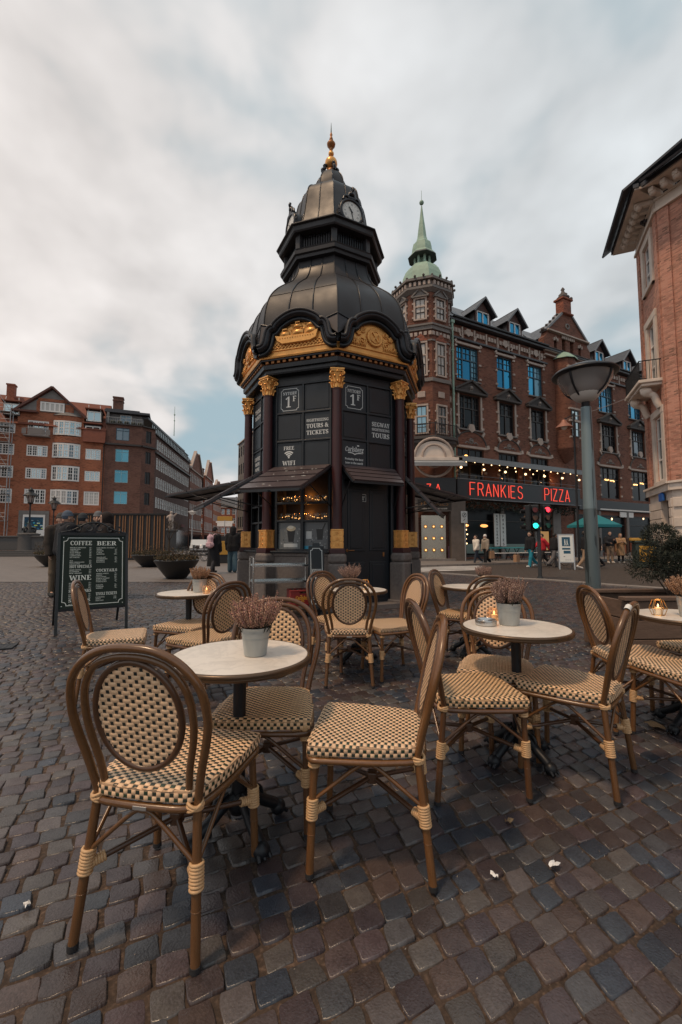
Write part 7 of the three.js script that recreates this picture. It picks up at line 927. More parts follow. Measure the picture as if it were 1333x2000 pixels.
  if (o.scarf) add('scarf', torus(0.082, 0.045, 0, 1.5, lean + 0.012, PI / 2 - 0.15, 8, 18), fabric(o.scarf));
  return t;
}
const walk = (a, k = 0.5) => [[a, 0.08], [-a, k]], black = [0.006, 0.0065, 0.009], navy = [0.009, 0.011, 0.018];
// the waiting group behind the menu board
person('man in a brown jacket and khaki trousers, outermost of the group behind the menu board', -6.38, -9.75, 0.9, { h: 1.84, cell: 0.02, top: [0.032, 0.024, 0.02], legsCol: [0.13, 0.095, 0.065], hat: [0.05, 0.045, 0.045], bulk: 0.03, scarf: [0.05, 0.04, 0.04] });
person('man in a thick black puffer and blue grey beanie, half turned behind menu board', -5.98, -9.3, 2.5, { h: 1.86, cell: 0.02, top: [0.007, 0.008, 0.013], hat: [0.075, 0.10, 0.14], bulk: 0.05, scarf: [0.007, 0.008, 0.013] });
person('person in dark coat and charcoal beanie seen from behind in the group behind menu board', -5.72, -9.45, 3.0, { h: 1.82, cell: 0.02, top: black, hat: [0.03, 0.036, 0.043], bulk: 0.04, scarf: black });
person('bearded man with grey beanie facing the camera over the menu board', -5.4, -9.55, 0.35, { h: 1.86, cell: 0.02, top: navy, hat: [0.12, 0.125, 0.135], beard: true, bulk: 0.03, skin: [0.5, 0.29, 0.21] });
person('person in a dark brown hooded jacket at the hoarding side of the waiting group', -5.05, -9.3, -0.9, { h: 1.84, cell: 0.02, top: [0.012, 0.007, 0.007], hood: [0.013, 0.007, 0.0065], bulk: 0.045 });
// by the kiosk
person('woman in a long black coat with a pink backpack and black woolly hat walking away', -5.0, -16.95, 2.75, { h: 1.8, cell: 0.022, top: black, coat: true, hem: 0.28, flare: 0.03, hat: [0.014, 0.014, 0.018], legs: walk(0.2, 0.25), scarf: [0.08, 0.06, 0.05], bulk: 0.03 });
person('person in black hooded jacket and loose blue jeans seen from behind beside the kiosk', -4.42, -17.6, 3.3, { h: 1.85, cell: 0.022, top: black, hood: black, hem: 0.8, legsCol: [0.055, 0.105, 0.14], wide: 0.022, legs: walk(0.14, 0.15), shoes: [0.1, 0.06, 0.06], bulk: 0.03 });
{ const g = thing('backpack', 'pale pink backpack worn by the woman in the long black coat', 'backpack', [-5.0 - 0.09 + 0.02, 1.02, -16.95 + 0.23], 2.75 + PI), pk = M('pink_canvas', [0.55, 0.36, 0.40], 0.8, { bumpMap: rep(bumpFine, 6), bumpScale: 0.006 });
  mesh('pack', skin([[[-0.07, 0.1, 0.02], 0.1, [0.07, 0.1, 0.02], 0.1], [[-0.06, 0.38, 0], 0.085, [0.06, 0.38, 0], 0.085], [[0, 0.08, 0.02], 0.12, [0, 0.4, 0], 0.1]], 0.02, 0.04), pk, g); mesh('pocket', rbox(0.24, 0.17, 0.07, 0.03, 0, 0.1, 0.11), pk, g); for (const s of [-1, 1]) mesh('strap', tube([[s * 0.09, 0.44, -0.02], [s * 0.13, 0.52, -0.12], [s * 0.15, 0.42, -0.3], [s * 0.14, 0.15, -0.26]], 0.02, 14, 6), pk, g); mesh('zip', tube([[-0.12, 0.2, 0.09], [-0.09, 0.42, 0.075], [0, 0.475, 0.06], [0.09, 0.42, 0.075], [0.12, 0.2, 0.09]], 0.006, 20, 5), M('grey_zip', [0.2, 0.14, 0.16], 0.6), g); }
// across the street
person('woman in a white fleece jacket and dark jeans walking before the pizza restaurant', 7.45, -23.7, -1.3, { h: 1.64, top: [0.66, 0.6, 0.52], legsCol: [0.022, 0.03, 0.045], longHair: true, legs: walk(0.32), shoes: [0.4, 0.38, 0.36], bulk: 0.035, arms: [[0.2, 0.4], [-0.2, 0.3]] });
person('woman with white beanie, cream scarf and black dungarees walking before the restaurant', 8.03, -23.9, -1.1, { h: 1.66, top: [0.3, 0.25, 0.2], hat: [0.62, 0.6, 0.58], legsCol: black, legs: walk(0.25), shoes: [0.5, 0.48, 0.45], scarf: [0.4, 0.33, 0.26], wide: 0.02 });
person('man in black jacket, teal trousers and white shoes striding past the traffic light', 9.25, -21.0, -1.2, { h: 1.76, top: black, hair: [0.012, 0.01, 0.01], legsCol: [0.012, 0.19, 0.26], shoes: [0.65, 0.64, 0.62], legs: walk(0.3), bulk: 0.03, wide: 0.012 });
person('person in a bright red padded jacket walking behind the traffic light pole', 10.05, -21.5, -1.5, { h: 1.68, top: [0.52, 0.022, 0.035], legsCol: [0.03, 0.028, 0.03], hair: [0.02, 0.014, 0.01], legs: walk(0.34), arms: [[-0.7, 0.3], [0.5, 0.5]], bulk: 0.035, shoes: [0.4, 0.4, 0.4] });
person('man in black jacket and grey trousers walking beside the white pavement sign', 10.35, -21.0, 1.9, { h: 1.7, top: black, legsCol: [0.12, 0.115, 0.12], hair: [0.014, 0.012, 0.012], legs: walk(0.36), bulk: 0.03, wide: 0.012, lean: 0.09 });
person('person with black jacket and tan trousers mostly hidden behind the lamp post', 10.95, -19.4, 1.5, { h: 1.74, top: black, legsCol: [0.3, 0.2, 0.13], shoes: [0.6, 0.58, 0.56], legs: walk(0.2) });
person('person in dark clothes and black boots stepping out from behind the lamp post', 12.0, -20.2, -1.4, { h: 1.74, top: black, legsCol: black, legs: walk(0.28), longHair: true });
person('person in pale pink top and black trousers standing beyond the lamp post', 15.0, -25.3, 0.2, { h: 1.7, top: [0.5, 0.36, 0.3], legsCol: black, longHair: true, shoes: [0.4, 0.38, 0.36] });
person('man in black pullover and khaki trousers standing by the teal parasol', 15.85, -25.4, -0.2, { h: 1.86, top: [0.014, 0.016, 0.022], legsCol: [0.24, 0.17, 0.12], shoes: [0.55, 0.53, 0.5], arms: [[0.35, 1.7, 0.15, 0.5], [0.2, 1.2, 0.1, 0.4]] });
person('woman in a long tan coat looking down at her hands beside the clothes rack', 16.6, -25.6, -0.3, { h: 1.74, coat: true, top: [0.36, 0.22, 0.12], hem: 0.45, flare: 0.02, hair: [0.2, 0.12, 0.06], longHair: true, legsCol: black, arms: [[0.4, 1.5, 0.1, 0.5], [0.4, 1.5, 0.1, 0.5]], shoes: [0.5, 0.48, 0.46] });
// ------------------------------------------------------------ menu board
{
  const t = thing('menu_board', 'large dark green folding menu board with white lettering and scrolled iron top', 'menu board', [-3.5, 0, -6.1], 0.62), fr = M('board_frame', [0.01, 0.013, 0.016], 0.45), W = 0.415, TH = 0.17;
  const fpt2 = (x, y, z = 0) => [x, y, 0.02 + z - (y - 1.3) * TH]; // the front leans back a little
  mesh('post', [bar(fpt2(-W, 0), fpt2(-W, 1.33), 0.035, 0.035)], fr, t); mesh('post', [bar(fpt2(W, 0), fpt2(W, 1.33), 0.035, 0.035)], fr, t);
  mesh('rail', [bar(fpt2(-W, 0.31), fpt2(W, 0.31), 0.035, 0.03)], fr, t); mesh('rail', [bar(fpt2(-W, 1.32), fpt2(W, 1.32), 0.04, 0.035)], fr, t);
  for (const s of [-1, 1]) mesh('back_leg', [bar([s * W, 0, -0.62], [s * W, 1.3, -0.02], 0.03, 0.03)], fr, t); mesh('back_rail', bar([-W, 0.35, -0.46], [W, 0.35, -0.46], 0.025, 0.025), fr, t);
  const g = sub('board', t, fpt2(0, 0.815, 0.006)); g.rotation.x = -Math.atan(TH); mesh('backing', rbox(0.8, 1.0, 0.02, 0.004, 0, 0, -0.012), fr, g);
  mesh('menu_print', panel(0.79, 0.985), print(1024, 1280, (x, w, h) => {
    x.fillStyle = '#12231f'; x.fillRect(0, 0, w, h); x.strokeStyle = x.fillStyle = '#cfd6d2'; x.lineWidth = 11; const m = 46, n = 62; x.beginPath(); x.moveTo(m + n, m); x.lineTo(w - m - n, m); x.quadraticCurveTo(w - m - n, m + n, w - m, m + n); x.lineTo(w - m, h - m - n); x.quadraticCurveTo(w - m - n, h - m - n, w - m - n, h - m); x.lineTo(m + n, h - m); x.quadraticCurveTo(m + n, h - m - n, m, h - m - n); x.lineTo(m, m + n); x.quadraticCurveTo(m + n, m + n, m + n, m); x.stroke();
    for (const [cx, cy] of [[40, 40], [w - 40, 40], [40, h - 40], [w - 40, h - 40]]) { x.beginPath(); x.arc(cx, cy, 8, 0, 7); x.fill(); }
    const col = (x0, x1, list) => { for (const [y, s, size, items] of list) { x.font = `bold ${size}px serif`; x.textBaseline = 'middle'; x.textAlign = 'left'; const mw = x.measureText(s).width; x.save(); x.translate(x0, y); x.scale(Math.min(1.3, (x1 - x0) / mw), 1.15); x.fillText(s, 0, 0); x.restore(); items.forEach((it, i) => { if (!it) return; x.font = 'bold 25px serif'; x.textAlign = 'left'; x.fillText(it[0], x0, y + size * 0.78 + 12 + i * 29); x.textAlign = 'right'; x.fillText(it[1] + ',-', x1, y + size * 0.78 + 12 + i * 29); }); } };
    col(140, 480, [[140, 'COFFEE', 92, [['DOUBLE ESPRESSO', 25], ['AMERICANO', 30], ['CORTADO', 32], ['FLAT WHITE', 38], ['CAFE LATTE', 40], ['CAPPUCCINO', 40], ['ICE COFFEE', 42], null, ['TEA', 25], ['HOT CHOCOLATE', 38], ['CHAI LATTE', 42]]], [560, 'HOT SPECIALS', 62, [['IRISH COFFEE', 75], ['GLÜHWEIN', 60], ['RUM / BRANDY', 65]]], [760, 'WINE', 104, [['RED', 55], ['WHITE', 55], ['ROSÉ', 55], ['SPARKLING', 65]]], [990, 'SOFT DRINKS', 62, [['SODA', 30], ['WATER', 25], ['JUICE', 30]]], [1155, 'SNACKS', 62, [['OLIVES', 35]]]]);
    col(552, 892, [[145, 'BEER', 92, [['CARLSBERG ON DRAFT', ''], ['SMALL', 45], ['MEDIUM', 58], ['LARGE', 75], ['MONSTER', 100], null, ['1664 BLANC', 60], ['GRIMBERGEN', 65], ['JACOBSEN', 70], ['SEASONAL', 65]]], [640, 'COCKTAILS', 62, [['APEROL SPRITZ', 75], ['MOJITO', 80], ['GIN & TONIC', 80], ['DARK & STORMY', 85], ['RUM & COKE', 75], ['VODKA JUICE', 75], null, ['BAILEYS', 50], ['CAMPARI', 60], ['WHISKY', 70]]], [1060, 'TIVOLI TICKETS', 62, [['ENTRANCE', 145], ['RIDES', 250], ['DAY PASS', '']]]]);
  }, 0.85), g);
  const sc = (cx, r, d) => { const a = []; for (let i = 0; i <= 20; i++) { const f = i / 20, an = PI / 2 + d * f * 4.6; a.push(fpt2(cx + r * (1 - 0.6 * f) * Math.cos(an), 1.345 + r + r * (1 - 0.6 * f) * Math.sin(an) - r * 0.1)); } return tube(a, 0.011, 26, 5); };
  mesh('scrollwork', [sc(-0.3, 0.045, 1), sc(-0.2, 0.045, -1), sc(0.3, 0.045, -1), sc(0.2, 0.045, 1), sc(0.07, 0.065, 1), sc(-0.07, 0.065, -1), tube([fpt2(-0.4, 1.34), fpt2(-0.25, 1.38), fpt2(-0.1, 1.47), fpt2(0, 1.485), fpt2(0.1, 1.47), fpt2(0.25, 1.38), fpt2(0.4, 1.34)], 0.011, 30, 5)], fr, t);
}
// ------------------------------------------------------------ lamp post, traffic light, signs
{
  const t = thing('lamp_post', 'thick blue grey round lamp post with wide bowl lantern before the brick house', 'lamp post', [4.42, 0, -7.6]), paintB = M('weathered_blue_paint', [0.19, 0.255, 0.275], 0.55, { map: dataTex(256, 512, (u, v) => { const n = tileNoise(u, v, 6, 2.7, 6), w = v < 0.5 ? 0.5 + 0.35 * tileNoise(u, v, 3, 9.2, 4) : 1; const k = (0.9 + 0.5 * n) * (n < -0.12 ? 0.4 : 1) * w; return [k, k, k * 1.02]; }, false), roughnessMap: greyRough });
  mesh('pole', lathe([[0.135, 0], [0.135, 0.05], [0.122, 0.1], [0.108, 1.8], [0.086, 3.62], [0.082, 3.64], [0, 3.64]], 28), paintB, t);
  const dk = M('lamp_metal', [0.022, 0.022, 0.026], 0.4, { metalness: 0.4 }), Y = 3.72;
  mesh('collar', lathe([[0.05, 3.63], [0.075, 3.64], [0.07, 3.74], [0.11, 3.79], [0.09, 3.84], [0, 3.84]], 20), dk, t);
  const bowl = [[0.06, Y + 0.08], [0.2, Y + 0.12], [0.34, Y + 0.24], [0.43, Y + 0.4], [0.455, Y + 0.5]];
  mesh('bowl', lathe(bowl, 40), M('smoked_glass', [0.62, 0.6, 0.6], 0.25, { transmission: 0.75, thickness: 0, side: THREE.DoubleSide }), t);
  for (let k = 0; k < 4; k++) { const a = k * PI / 2 + 0.55; mesh('rib', tube(bowl.map((p) => [(p[0] + 0.012) * Math.sin(a), p[1], (p[0] + 0.012) * Math.cos(a)]), 0.018, 20, 6), dk, t); }
  mesh('inner_bulb', T(new THREE.SphereGeometry(0.27, 24, 12), 0, Y + 0.27, 0).scale(1, 1, 1), M('milk_glass', [0.6, 0.57, 0.54], 0.5), t);
  mesh('lid', lathe([[0.45, Y + 0.49], [0.53, Y + 0.5], [0.545, Y + 0.525], [0.5, Y + 0.57], [0.3, Y + 0.66], [0, Y + 0.69]], 44), dk, t); mesh('lid_lining', lathe([[0, Y + 0.52], [0.46, Y + 0.505]], 36), M('pale_lining', [0.24, 0.23, 0.23], 0.6, { side: THREE.DoubleSide }), t);
}
{
  const t = thing('traffic_light', 'traffic light with a lit red and a lit green lamp on a slim dark pole', 'traffic light', [6.53, 0, -14.2], -0.25), bk = M('signal_black', [0.014, 0.015, 0.017], 0.5), pl = M('signal_pole', [0.035, 0.04, 0.045], 0.5);
  mesh('pole', [cyl(0.058, 0.062, 1.75, 0, 0.87, 0, 14)], pl, t);
  const headU = (n, x, ry, on) => { const g = sub(n, t, [x, 1.6, 0], ry); mesh('housing', [rbox(0.24, 0.84, 0.16, 0.03, 0, 0.42, 0)], bk, g); mesh('backboard', rbox(0.3, 0.9, 0.02, 0.02, 0, 0.42, -0.07), bk, g); [['red', 0.68, [0.12, 0.01, 0.01]], ['amber', 0.42, [0.12, 0.05, 0.02]], ['green', 0.16, [0.01, 0.1, 0.07]]].forEach(([c, y, col]) => { mesh(c + '_lens', T(new THREE.CylinderGeometry(0.085, 0.085, 0.03, 20), 0, y, 0.085, PI / 2), c === on ? glow('signal_' + c, c === 'red' ? [1, 0.03, 0.05] : [0.02, 0.75, 0.5], 3.2) : M('lens_' + c, col, 0.3), g); const hd = new THREE.CylinderGeometry(0.1, 0.1, 0.14, 18, 1, true, -PI / 2 - 0.3, PI + 0.6); mesh('visor', T(hd, 0, y, 0.14, PI / 2, 0, 0), M('visor_black', [0.012, 0.012, 0.014], 0.6, { side: THREE.DoubleSide }), g); }); };
  headU('signal_head', -0.11, 0.05, 'green'); headU('signal_head', 0.25, 0.25, 'red'); headU('signal_head', -0.34, -1.5, ''); mesh('bracket', [box(0.6, 0.05, 0.06, 0, 1.62, -0.05)], bk, t); mesh('base', cyl(0.09, 0.1, 0.1, 0, 0.05, 0, 14), pl, t);
}
{ // pedestrian notice A-sign, pink sign, parking sign
  const t = thing('pavement_sign', 'white pavement sign with blue pedestrian pictogram standing on the street', 'sign', [10.2, 0, -19.55], -0.35), al = M('sign_aluminium', [0.42, 0.43, 0.44], 0.4, { metalness: 0.6 });
  mesh('frame', [bar([-0.3, 0, 0.2], [-0.3, 1.58, 0], 0.05, 0.03), bar([0.3, 0, 0.2], [0.3, 1.58, 0], 0.05, 0.03), bar([-0.3, 1.57, 0], [0.3, 1.57, 0], 0.05, 0.04), bar([-0.3, 0.32, 0.16], [0.3, 0.32, 0.16], 0.05, 0.03)], al, t); mesh('back_leg', [bar([-0.28, 0, -0.35], [-0.28, 1.5, 0], 0.04, 0.03), bar([0.28, 0, -0.35], [0.28, 1.5, 0], 0.04, 0.03)], al, t);
  mesh('sign_print', T(new THREE.PlaneGeometry(0.56, 1.2), 0, 0.94, 0.1, -0.115), print(256, 432, (x, w, h) => { x.fillStyle = '#d3d6d4'; x.fillRect(0, 0, w, h); x.fillStyle = '#174a63'; x.fillRect(52, 30, 152, 150); x.fillRect(52, 206, 152, 30); x.fillRect(76, 252, 128, 48); x.fillStyle = '#d8dcda'; for (const [cx, s] of [[108, 1], [150, 0.8]]) { x.beginPath(); x.arc(cx, 78, 11 * s, 0, 7); x.fill(); x.fillRect(cx - 10 * s, 92, 20 * s, 36); x.beginPath(); x.moveTo(cx - 4, 124); x.lineTo(cx - 18, 166); x.lineTo(cx - 8, 166); x.lineTo(cx + 2, 136); x.lineTo(cx + 12, 166); x.lineTo(cx + 20, 166); x.lineTo(cx + 8, 122); x.fill(); } x.fillStyle = '#8c8f8f'; x.fillRect(70, 340, 30, 14); fitText(x, 'Circle K', 150, 400, 34, 110, 'serif', 'italic'); }, 0.5), t);
  const p = thing('pink_sign', 'small pink pavement sign standing at the restaurant entrance', 'sign', [7.0, 0.11, -27.0], 0.2); mesh('board', rbox(0.62, 0.86, 0.04, 0.01, 0, 0.45, 0), M('pink_board', [0.6, 0.3, 0.38], 0.6), p); mesh('lettering', panel(0.56, 0.8, 0, 0.45, 0.0225), print(96, 128, (x, w, h) => { x.fillStyle = '#d29aac'; x.fillRect(0, 0, w, h); x.fillStyle = '#f1e4e6'; for (let i = 0; i < 4; i++) x.fillRect(18 + (i % 2) * 6, 40 + i * 14, 60 - (i % 2) * 12, 7); }), p); mesh('foot', box(0.6, 0.03, 0.3, 0, 0.015, 0), mats.pink_board, p);
  const s = thing('parking_sign', 'white parking sign on a slim grey pole before the restaurant windows', 'road sign', [7.5, 0, -26.0], 0.2); mesh('pole', cyl(0.03, 0.03, 3.1, 0, 1.55, 0, 8), al, s); mesh('plate', rbox(0.42, 0.72, 0.02, 0.01, -0.05, 2.75, 0.03), mats.white_frame, s); mesh('plate_print', panel(0.4, 0.7, -0.05, 2.75, 0.0425), print(64, 112, (x, w, h) => { x.fillStyle = '#b9bdbd'; x.fillRect(0, 0, w, h); x.strokeStyle = x.fillStyle = '#23272b'; x.lineWidth = 5; x.beginPath(); x.arc(32, 36, 20, 0, 7); x.stroke(); fitText(x, 'P', 33, 37, 28, 14, 'sans-serif'); x.beginPath(); x.moveTo(18, 50); x.lineTo(46, 22); x.stroke(); x.beginPath(); x.moveTo(22, 92); x.lineTo(42, 72); x.stroke(); }), s);
}
{ // benches, bags, rack, parasol, bin
  const tq = M('turquoise_paint', [0.03, 0.33, 0.37], 0.55, { map: rep(wearMap, 1) });
  const F = new Facade({ position: new THREE.Vector3() }, FA[0], FA[1], Math.atan2(0.466, 0.885));
  const mk = (x, label) => { const t = thing('folding_table', label, 'table', [0, 0, 0], 0, 'turquoise folding tables before the restaurant'); F.put(t, x, 0.11, 1.9); mesh('tabletop', rbox(2.1, 0.05, 0.55, 0.01, 0, 0.76, 0), tq, t); for (const s of [-1, 1]) mesh('leg_frame', [bar([s * 0.85, 0, 0.24], [s * 0.7, 0.74, -0.2], 0.04, 0.03), bar([s * 0.85, 0, -0.24], [s * 0.7, 0.74, 0.2], 0.04, 0.03), bar([s * 0.72, 0.7, 0], [s * 0.2, 0.74, 0], 0.03, 0.03)], ironB, t); const b = thing('bench', label.replace('table', 'bench'), 'bench', [0, 0, 0], 0, 'white benches before the restaurant'); F.put(b, x, 0.11, 2.45); mesh('seat', rbox(2.1, 0.04, 0.26, 0.01, 0, 0.45, 0), mats.white_frame, b); for (const s of [-1, 1]) mesh('leg_frame', [bar([s * 0.85, 0, 0.1], [s * 0.7, 0.43, 0], 0.035, 0.03), bar([s * 0.85, 0, -0.1], [s * 0.7, 0.43, 0], 0.035, 0.03)], ironB, b); };
  mk(1.9, 'long table by the restaurant windows nearest the entrance'); mk(4.2, 'long table in the middle of the restaurant windows'); mk(6.4, 'long table by the restaurant windows nearest the traffic light');
  const bagM = M('brown_paper', [0.36, 0.21, 0.12], 0.85); const bag = (x, z, label) => { const t = thing('paper_bag', label, 'bag', [x, 0.01, z], rr(0, 1)); mesh('bag', [rbox(0.36, 0.5, 0.2, 0.01, 0, 0.25, 0)], bagM, t); mesh('handle', [torus(0.07, 0.008, 0, 0.51, 0.09, 0, 5, 12), torus(0.07, 0.008, 0, 0.51, -0.09, 0, 5, 12)], bagM, t); }; bag(10.0, -24.6, 'brown paper bag standing on the pavement at the end of the benches'); { const t = thing('paper_bag', 'brown paper shopping bag carried by the woman with the white beanie', 'bag', [8.3, 0.34, -23.8], 0.4); mesh('bag', rbox(0.3, 0.42, 0.16, 0.01, 0, 0.2, 0), bagM, t); mesh('handle', torus(0.07, 0.008, 0, 0.43, 0, 0, 5, 12), bagM, t); }
  const pr = thing('parasol', 'teal square parasol over the people at the far shop front', 'parasol', [16.0, 0, -27.2], 0.3); mesh('pole', cyl(0.03, 0.03, 3.0, 0, 1.5, 0, 8), ironB, pr); const cn = new THREE.CylinderGeometry(0.05, 1.5, 0.75, 4, 1, true).toNonIndexed(); cn.rotateY(PI / 4); cn.computeVertexNormals(); mesh('canopy', [cn.translate(0, 2.68, 0), ...[0, 1, 2, 3].map((k) => box(2.12, 0.16, 0.02, 0, 2.24, 1.06).rotateY(k * PI / 2))], M('teal_fabric', [0.012, 0.17, 0.20], 0.8, { side: THREE.DoubleSide }), pr); mesh('lettering', [...Array(7)].map((_, i) => T(rbox(0.12, 0.1 + 0.08 * (i % 2), 0.02, 0.008), -0.4 + i * 0.12, 2.45, 0.82, -0.95)), mats.white_frame, pr);
  const rk = thing('clothes_rack', 'clothes rail hung with rust and brown garments outside the far shop', 'clothes rack', [18.4, 0, -28.3], -0.3); mesh('rail', [rod([-1, 1.5, 0], [1, 1.5, 0], 0.02), rod([-1, 0, 0], [-1, 1.5, 0], 0.02), rod([1, 0, 0], [1, 1.5, 0], 0.02), rod([-1, 0.02, -0.25], [-1, 0.02, 0.25], 0.02), rod([1, 0.02, -0.25], [1, 0.02, 0.25], 0.02)], ironB, rk); for (let i = 0; i < 11; i++) mesh('garment', rbox(0.12, rr(0.8, 1.0), 0.45, 0.04, -0.85 + i * 0.17, 1.02, 0), fabric(pick([[0.24, 0.09, 0.05], [0.3, 0.16, 0.09], [0.06, 0.04, 0.035], [0.16, 0.05, 0.035]])), rk);
  const bn = thing('litter_bin', 'dark green litter bin with a yellow poster panel beside the bush', 'litter bin', [14.6, 0, -20.7], -0.25); mesh('bin_body', [rbox(0.95, 1.15, 0.55, 0.05, 0, 0.6, 0)], M('bin_green', [0.03, 0.045, 0.04], 0.6), bn); mesh('lid', [rbox(1.05, 0.12, 0.65, 0.05, 0, 1.24, 0)], mats.bin_green, bn); mesh('yellow_panel', panel(0.7, 0.75, 0, 0.68, 0.28), print(64, 64, (x, w, h) => { x.fillStyle = '#b8892e'; x.fillRect(0, 0, w, h); x.fillStyle = '#2a2618'; x.fillRect(12, 44, 8, 14); x.fillRect(24, 40, 10, 18); x.fillRect(40, 46, 10, 10); x.fillRect(12, 16, 40, 6); }), bn); mesh('yellow_top', rbox(0.6, 0.14, 0.3, 0.03, -0.35, 1.36, 0.1), M('yellow_plastic', [0.5, 0.28, 0.05], 0.6), bn);
}
// overhead wire with hanging copper lamp
{ const w = mesh('overhead_wire', tube([[11.35, 7.4, -21.4], [13.6, 8.15, -21.3], [16.0, 9.15, -21.3]], 0.014, 30, 5), M('wire_grey', [0.22, 0.2, 0.2], 0.6)); tag(w, 'thin overhead wire running from the copper hanging lamp to the brick house balcony', 'wire');
  const t = thing('wall_lamp', 'copper hanging street lamp on an arm before the brick oriel', 'lamp', [11.3, 7.0, -21.4]); mesh('shade', lathe([[0.05, 0.42], [0.1, 0.4], [0.14, 0.28], [0.34, 0.1], [0.42, 0]], 20), M('copper_shade', [0.3, 0.13, 0.085], 0.5, { metalness: 0.3, side: THREE.DoubleSide }), t); mesh('globe', ball(0.16, 0, 0.06, 0, 12), mats.milk_glass, t); mesh('pole', [rod([0.5, -7.0, 0], [0.5, 0.75, 0], 0.05, 8), rod([0.5, 0.7, 0], [0.0, 0.42, 0], 0.03, 6)], ironB, t); }
// ------------------------------------------------------------ planter box and bush
{
  const wood = M('weathered_planks', [0.16, 0.10, 0.07], 0.75, { map: dataTex(256, 256, (u, v) => { const g = tileNoise(u * 0.4, v, 24, 1.3, 4), n = tileNoise(u, v, 4, 4.7, 4); const k = 0.85 + 0.45 * g + 0.4 * n; return [k, k, k]; }, false, 0.7, 2), metric: true, bumpMap: rep(bumpFine, 3), bumpScale: 0.003 });
  const t = thing('planter_box', 'long weathered wooden planter box of horizontal planks behind the picture edge table', 'planter', [4.3, 0, -4.95], 0.05);
  for (let i = 0; i < 3; i++) { for (const z of [-0.38, 0.38]) mesh('plank', rbox(2.7, 0.185, 0.035, 0.006, 0, 0.11 + i * 0.195, z), wood, t); for (const x of [-1.33, 1.33]) mesh('plank', rbox(0.035, 0.185, 0.72, 0.006, x, 0.11 + i * 0.195, 0), wood, t); }
  mesh('rim_plank', [rbox(2.8, 0.04, 0.12, 0.008, 0, 0.62, 0.36), rbox(2.8, 0.04, 0.12, 0.008, 0, 0.62, -0.36)], wood, t); mesh('soil', box(2.6, 0.04, 0.7, 0, 0.5, 0), soil, t);
  const leafM = M('evergreen_needles', [1, 1, 1], 0.8, { vertexColors: true, side: THREE.DoubleSide });
  const bush = (x, z, w, h, label) => { const b = thing('evergreen_bush', label, 'bush', [x, 0.5, z]); const st = [], P = [], C = []; const blobs = [...Array(15)].map(() => { const a = rr(0, 2 * PI), q = Math.sqrt(rnd()); return [Math.cos(a) * q * w * 0.75, h * rr(0.25, 0.85), Math.sin(a) * q * w * 0.5, w * rr(0.22, 0.42)]; });
    for (const c of blobs) st.push(rod([c[0] * 0.15, 0, c[2] * 0.15], [c[0], c[1], c[2]], 0.012, 5, 0.004));
    for (let i = 0; i < 15000; i++) { const c = pick(blobs), th = rr(0, 2 * PI), ph = Math.acos(rr(-1, 1)), r = c[3] * (0.55 + 0.5 * Math.pow(rnd(), 0.6)); const p = V(c[0] + r * Math.sin(ph) * Math.cos(th), c[1] + r * Math.cos(ph) * 0.85, c[2] + r * Math.sin(ph) * Math.sin(th)); const d = V(Math.sin(ph) * Math.cos(th) + rr(-0.7, 0.7), Math.cos(ph) + rr(-0.3, 0.9), Math.sin(ph) * Math.sin(th) + rr(-0.7, 0.7)).normalize().multiplyScalar(rr(0.02, 0.045)), s = V(rr(-1, 1), rr(-1, 1), rr(-1, 1)).cross(d).normalize().multiplyScalar(0.006); P.push(p.x - s.x, p.y - s.y, p.z - s.z, p.x + s.x, p.y + s.y, p.z + s.z, p.x + d.x, p.y + d.y, p.z + d.z); const k = rr(0.3, 0.9), col = pick([[0.022, 0.034, 0.022], [0.03, 0.042, 0.024], [0.018, 0.026, 0.02], [0.04, 0.045, 0.025]]); for (let q = 0; q < 3; q++) C.push(col[0] * k, col[1] * k, col[2] * k); }
    const g = new THREE.BufferGeometry(); g.setAttribute('position', new THREE.Float32BufferAttribute(P, 3)); g.setAttribute('color', new THREE.Float32BufferAttribute(C, 3)); g.computeVertexNormals(); mesh('stems', st, M('bush_stem', [0.05, 0.035, 0.025], 0.9), b); const f = mesh('foliage', g, leafM, b); f.userData.kind = 'stuff'; };
  bush(3.86, -4.95, 0.56, 0.92, 'dark evergreen bush growing in the wooden planter, nearer the lamp post'); bush(4.85, -4.9, 0.55, 0.95, 'dark evergreen bush growing in the planter at the picture edge');
}
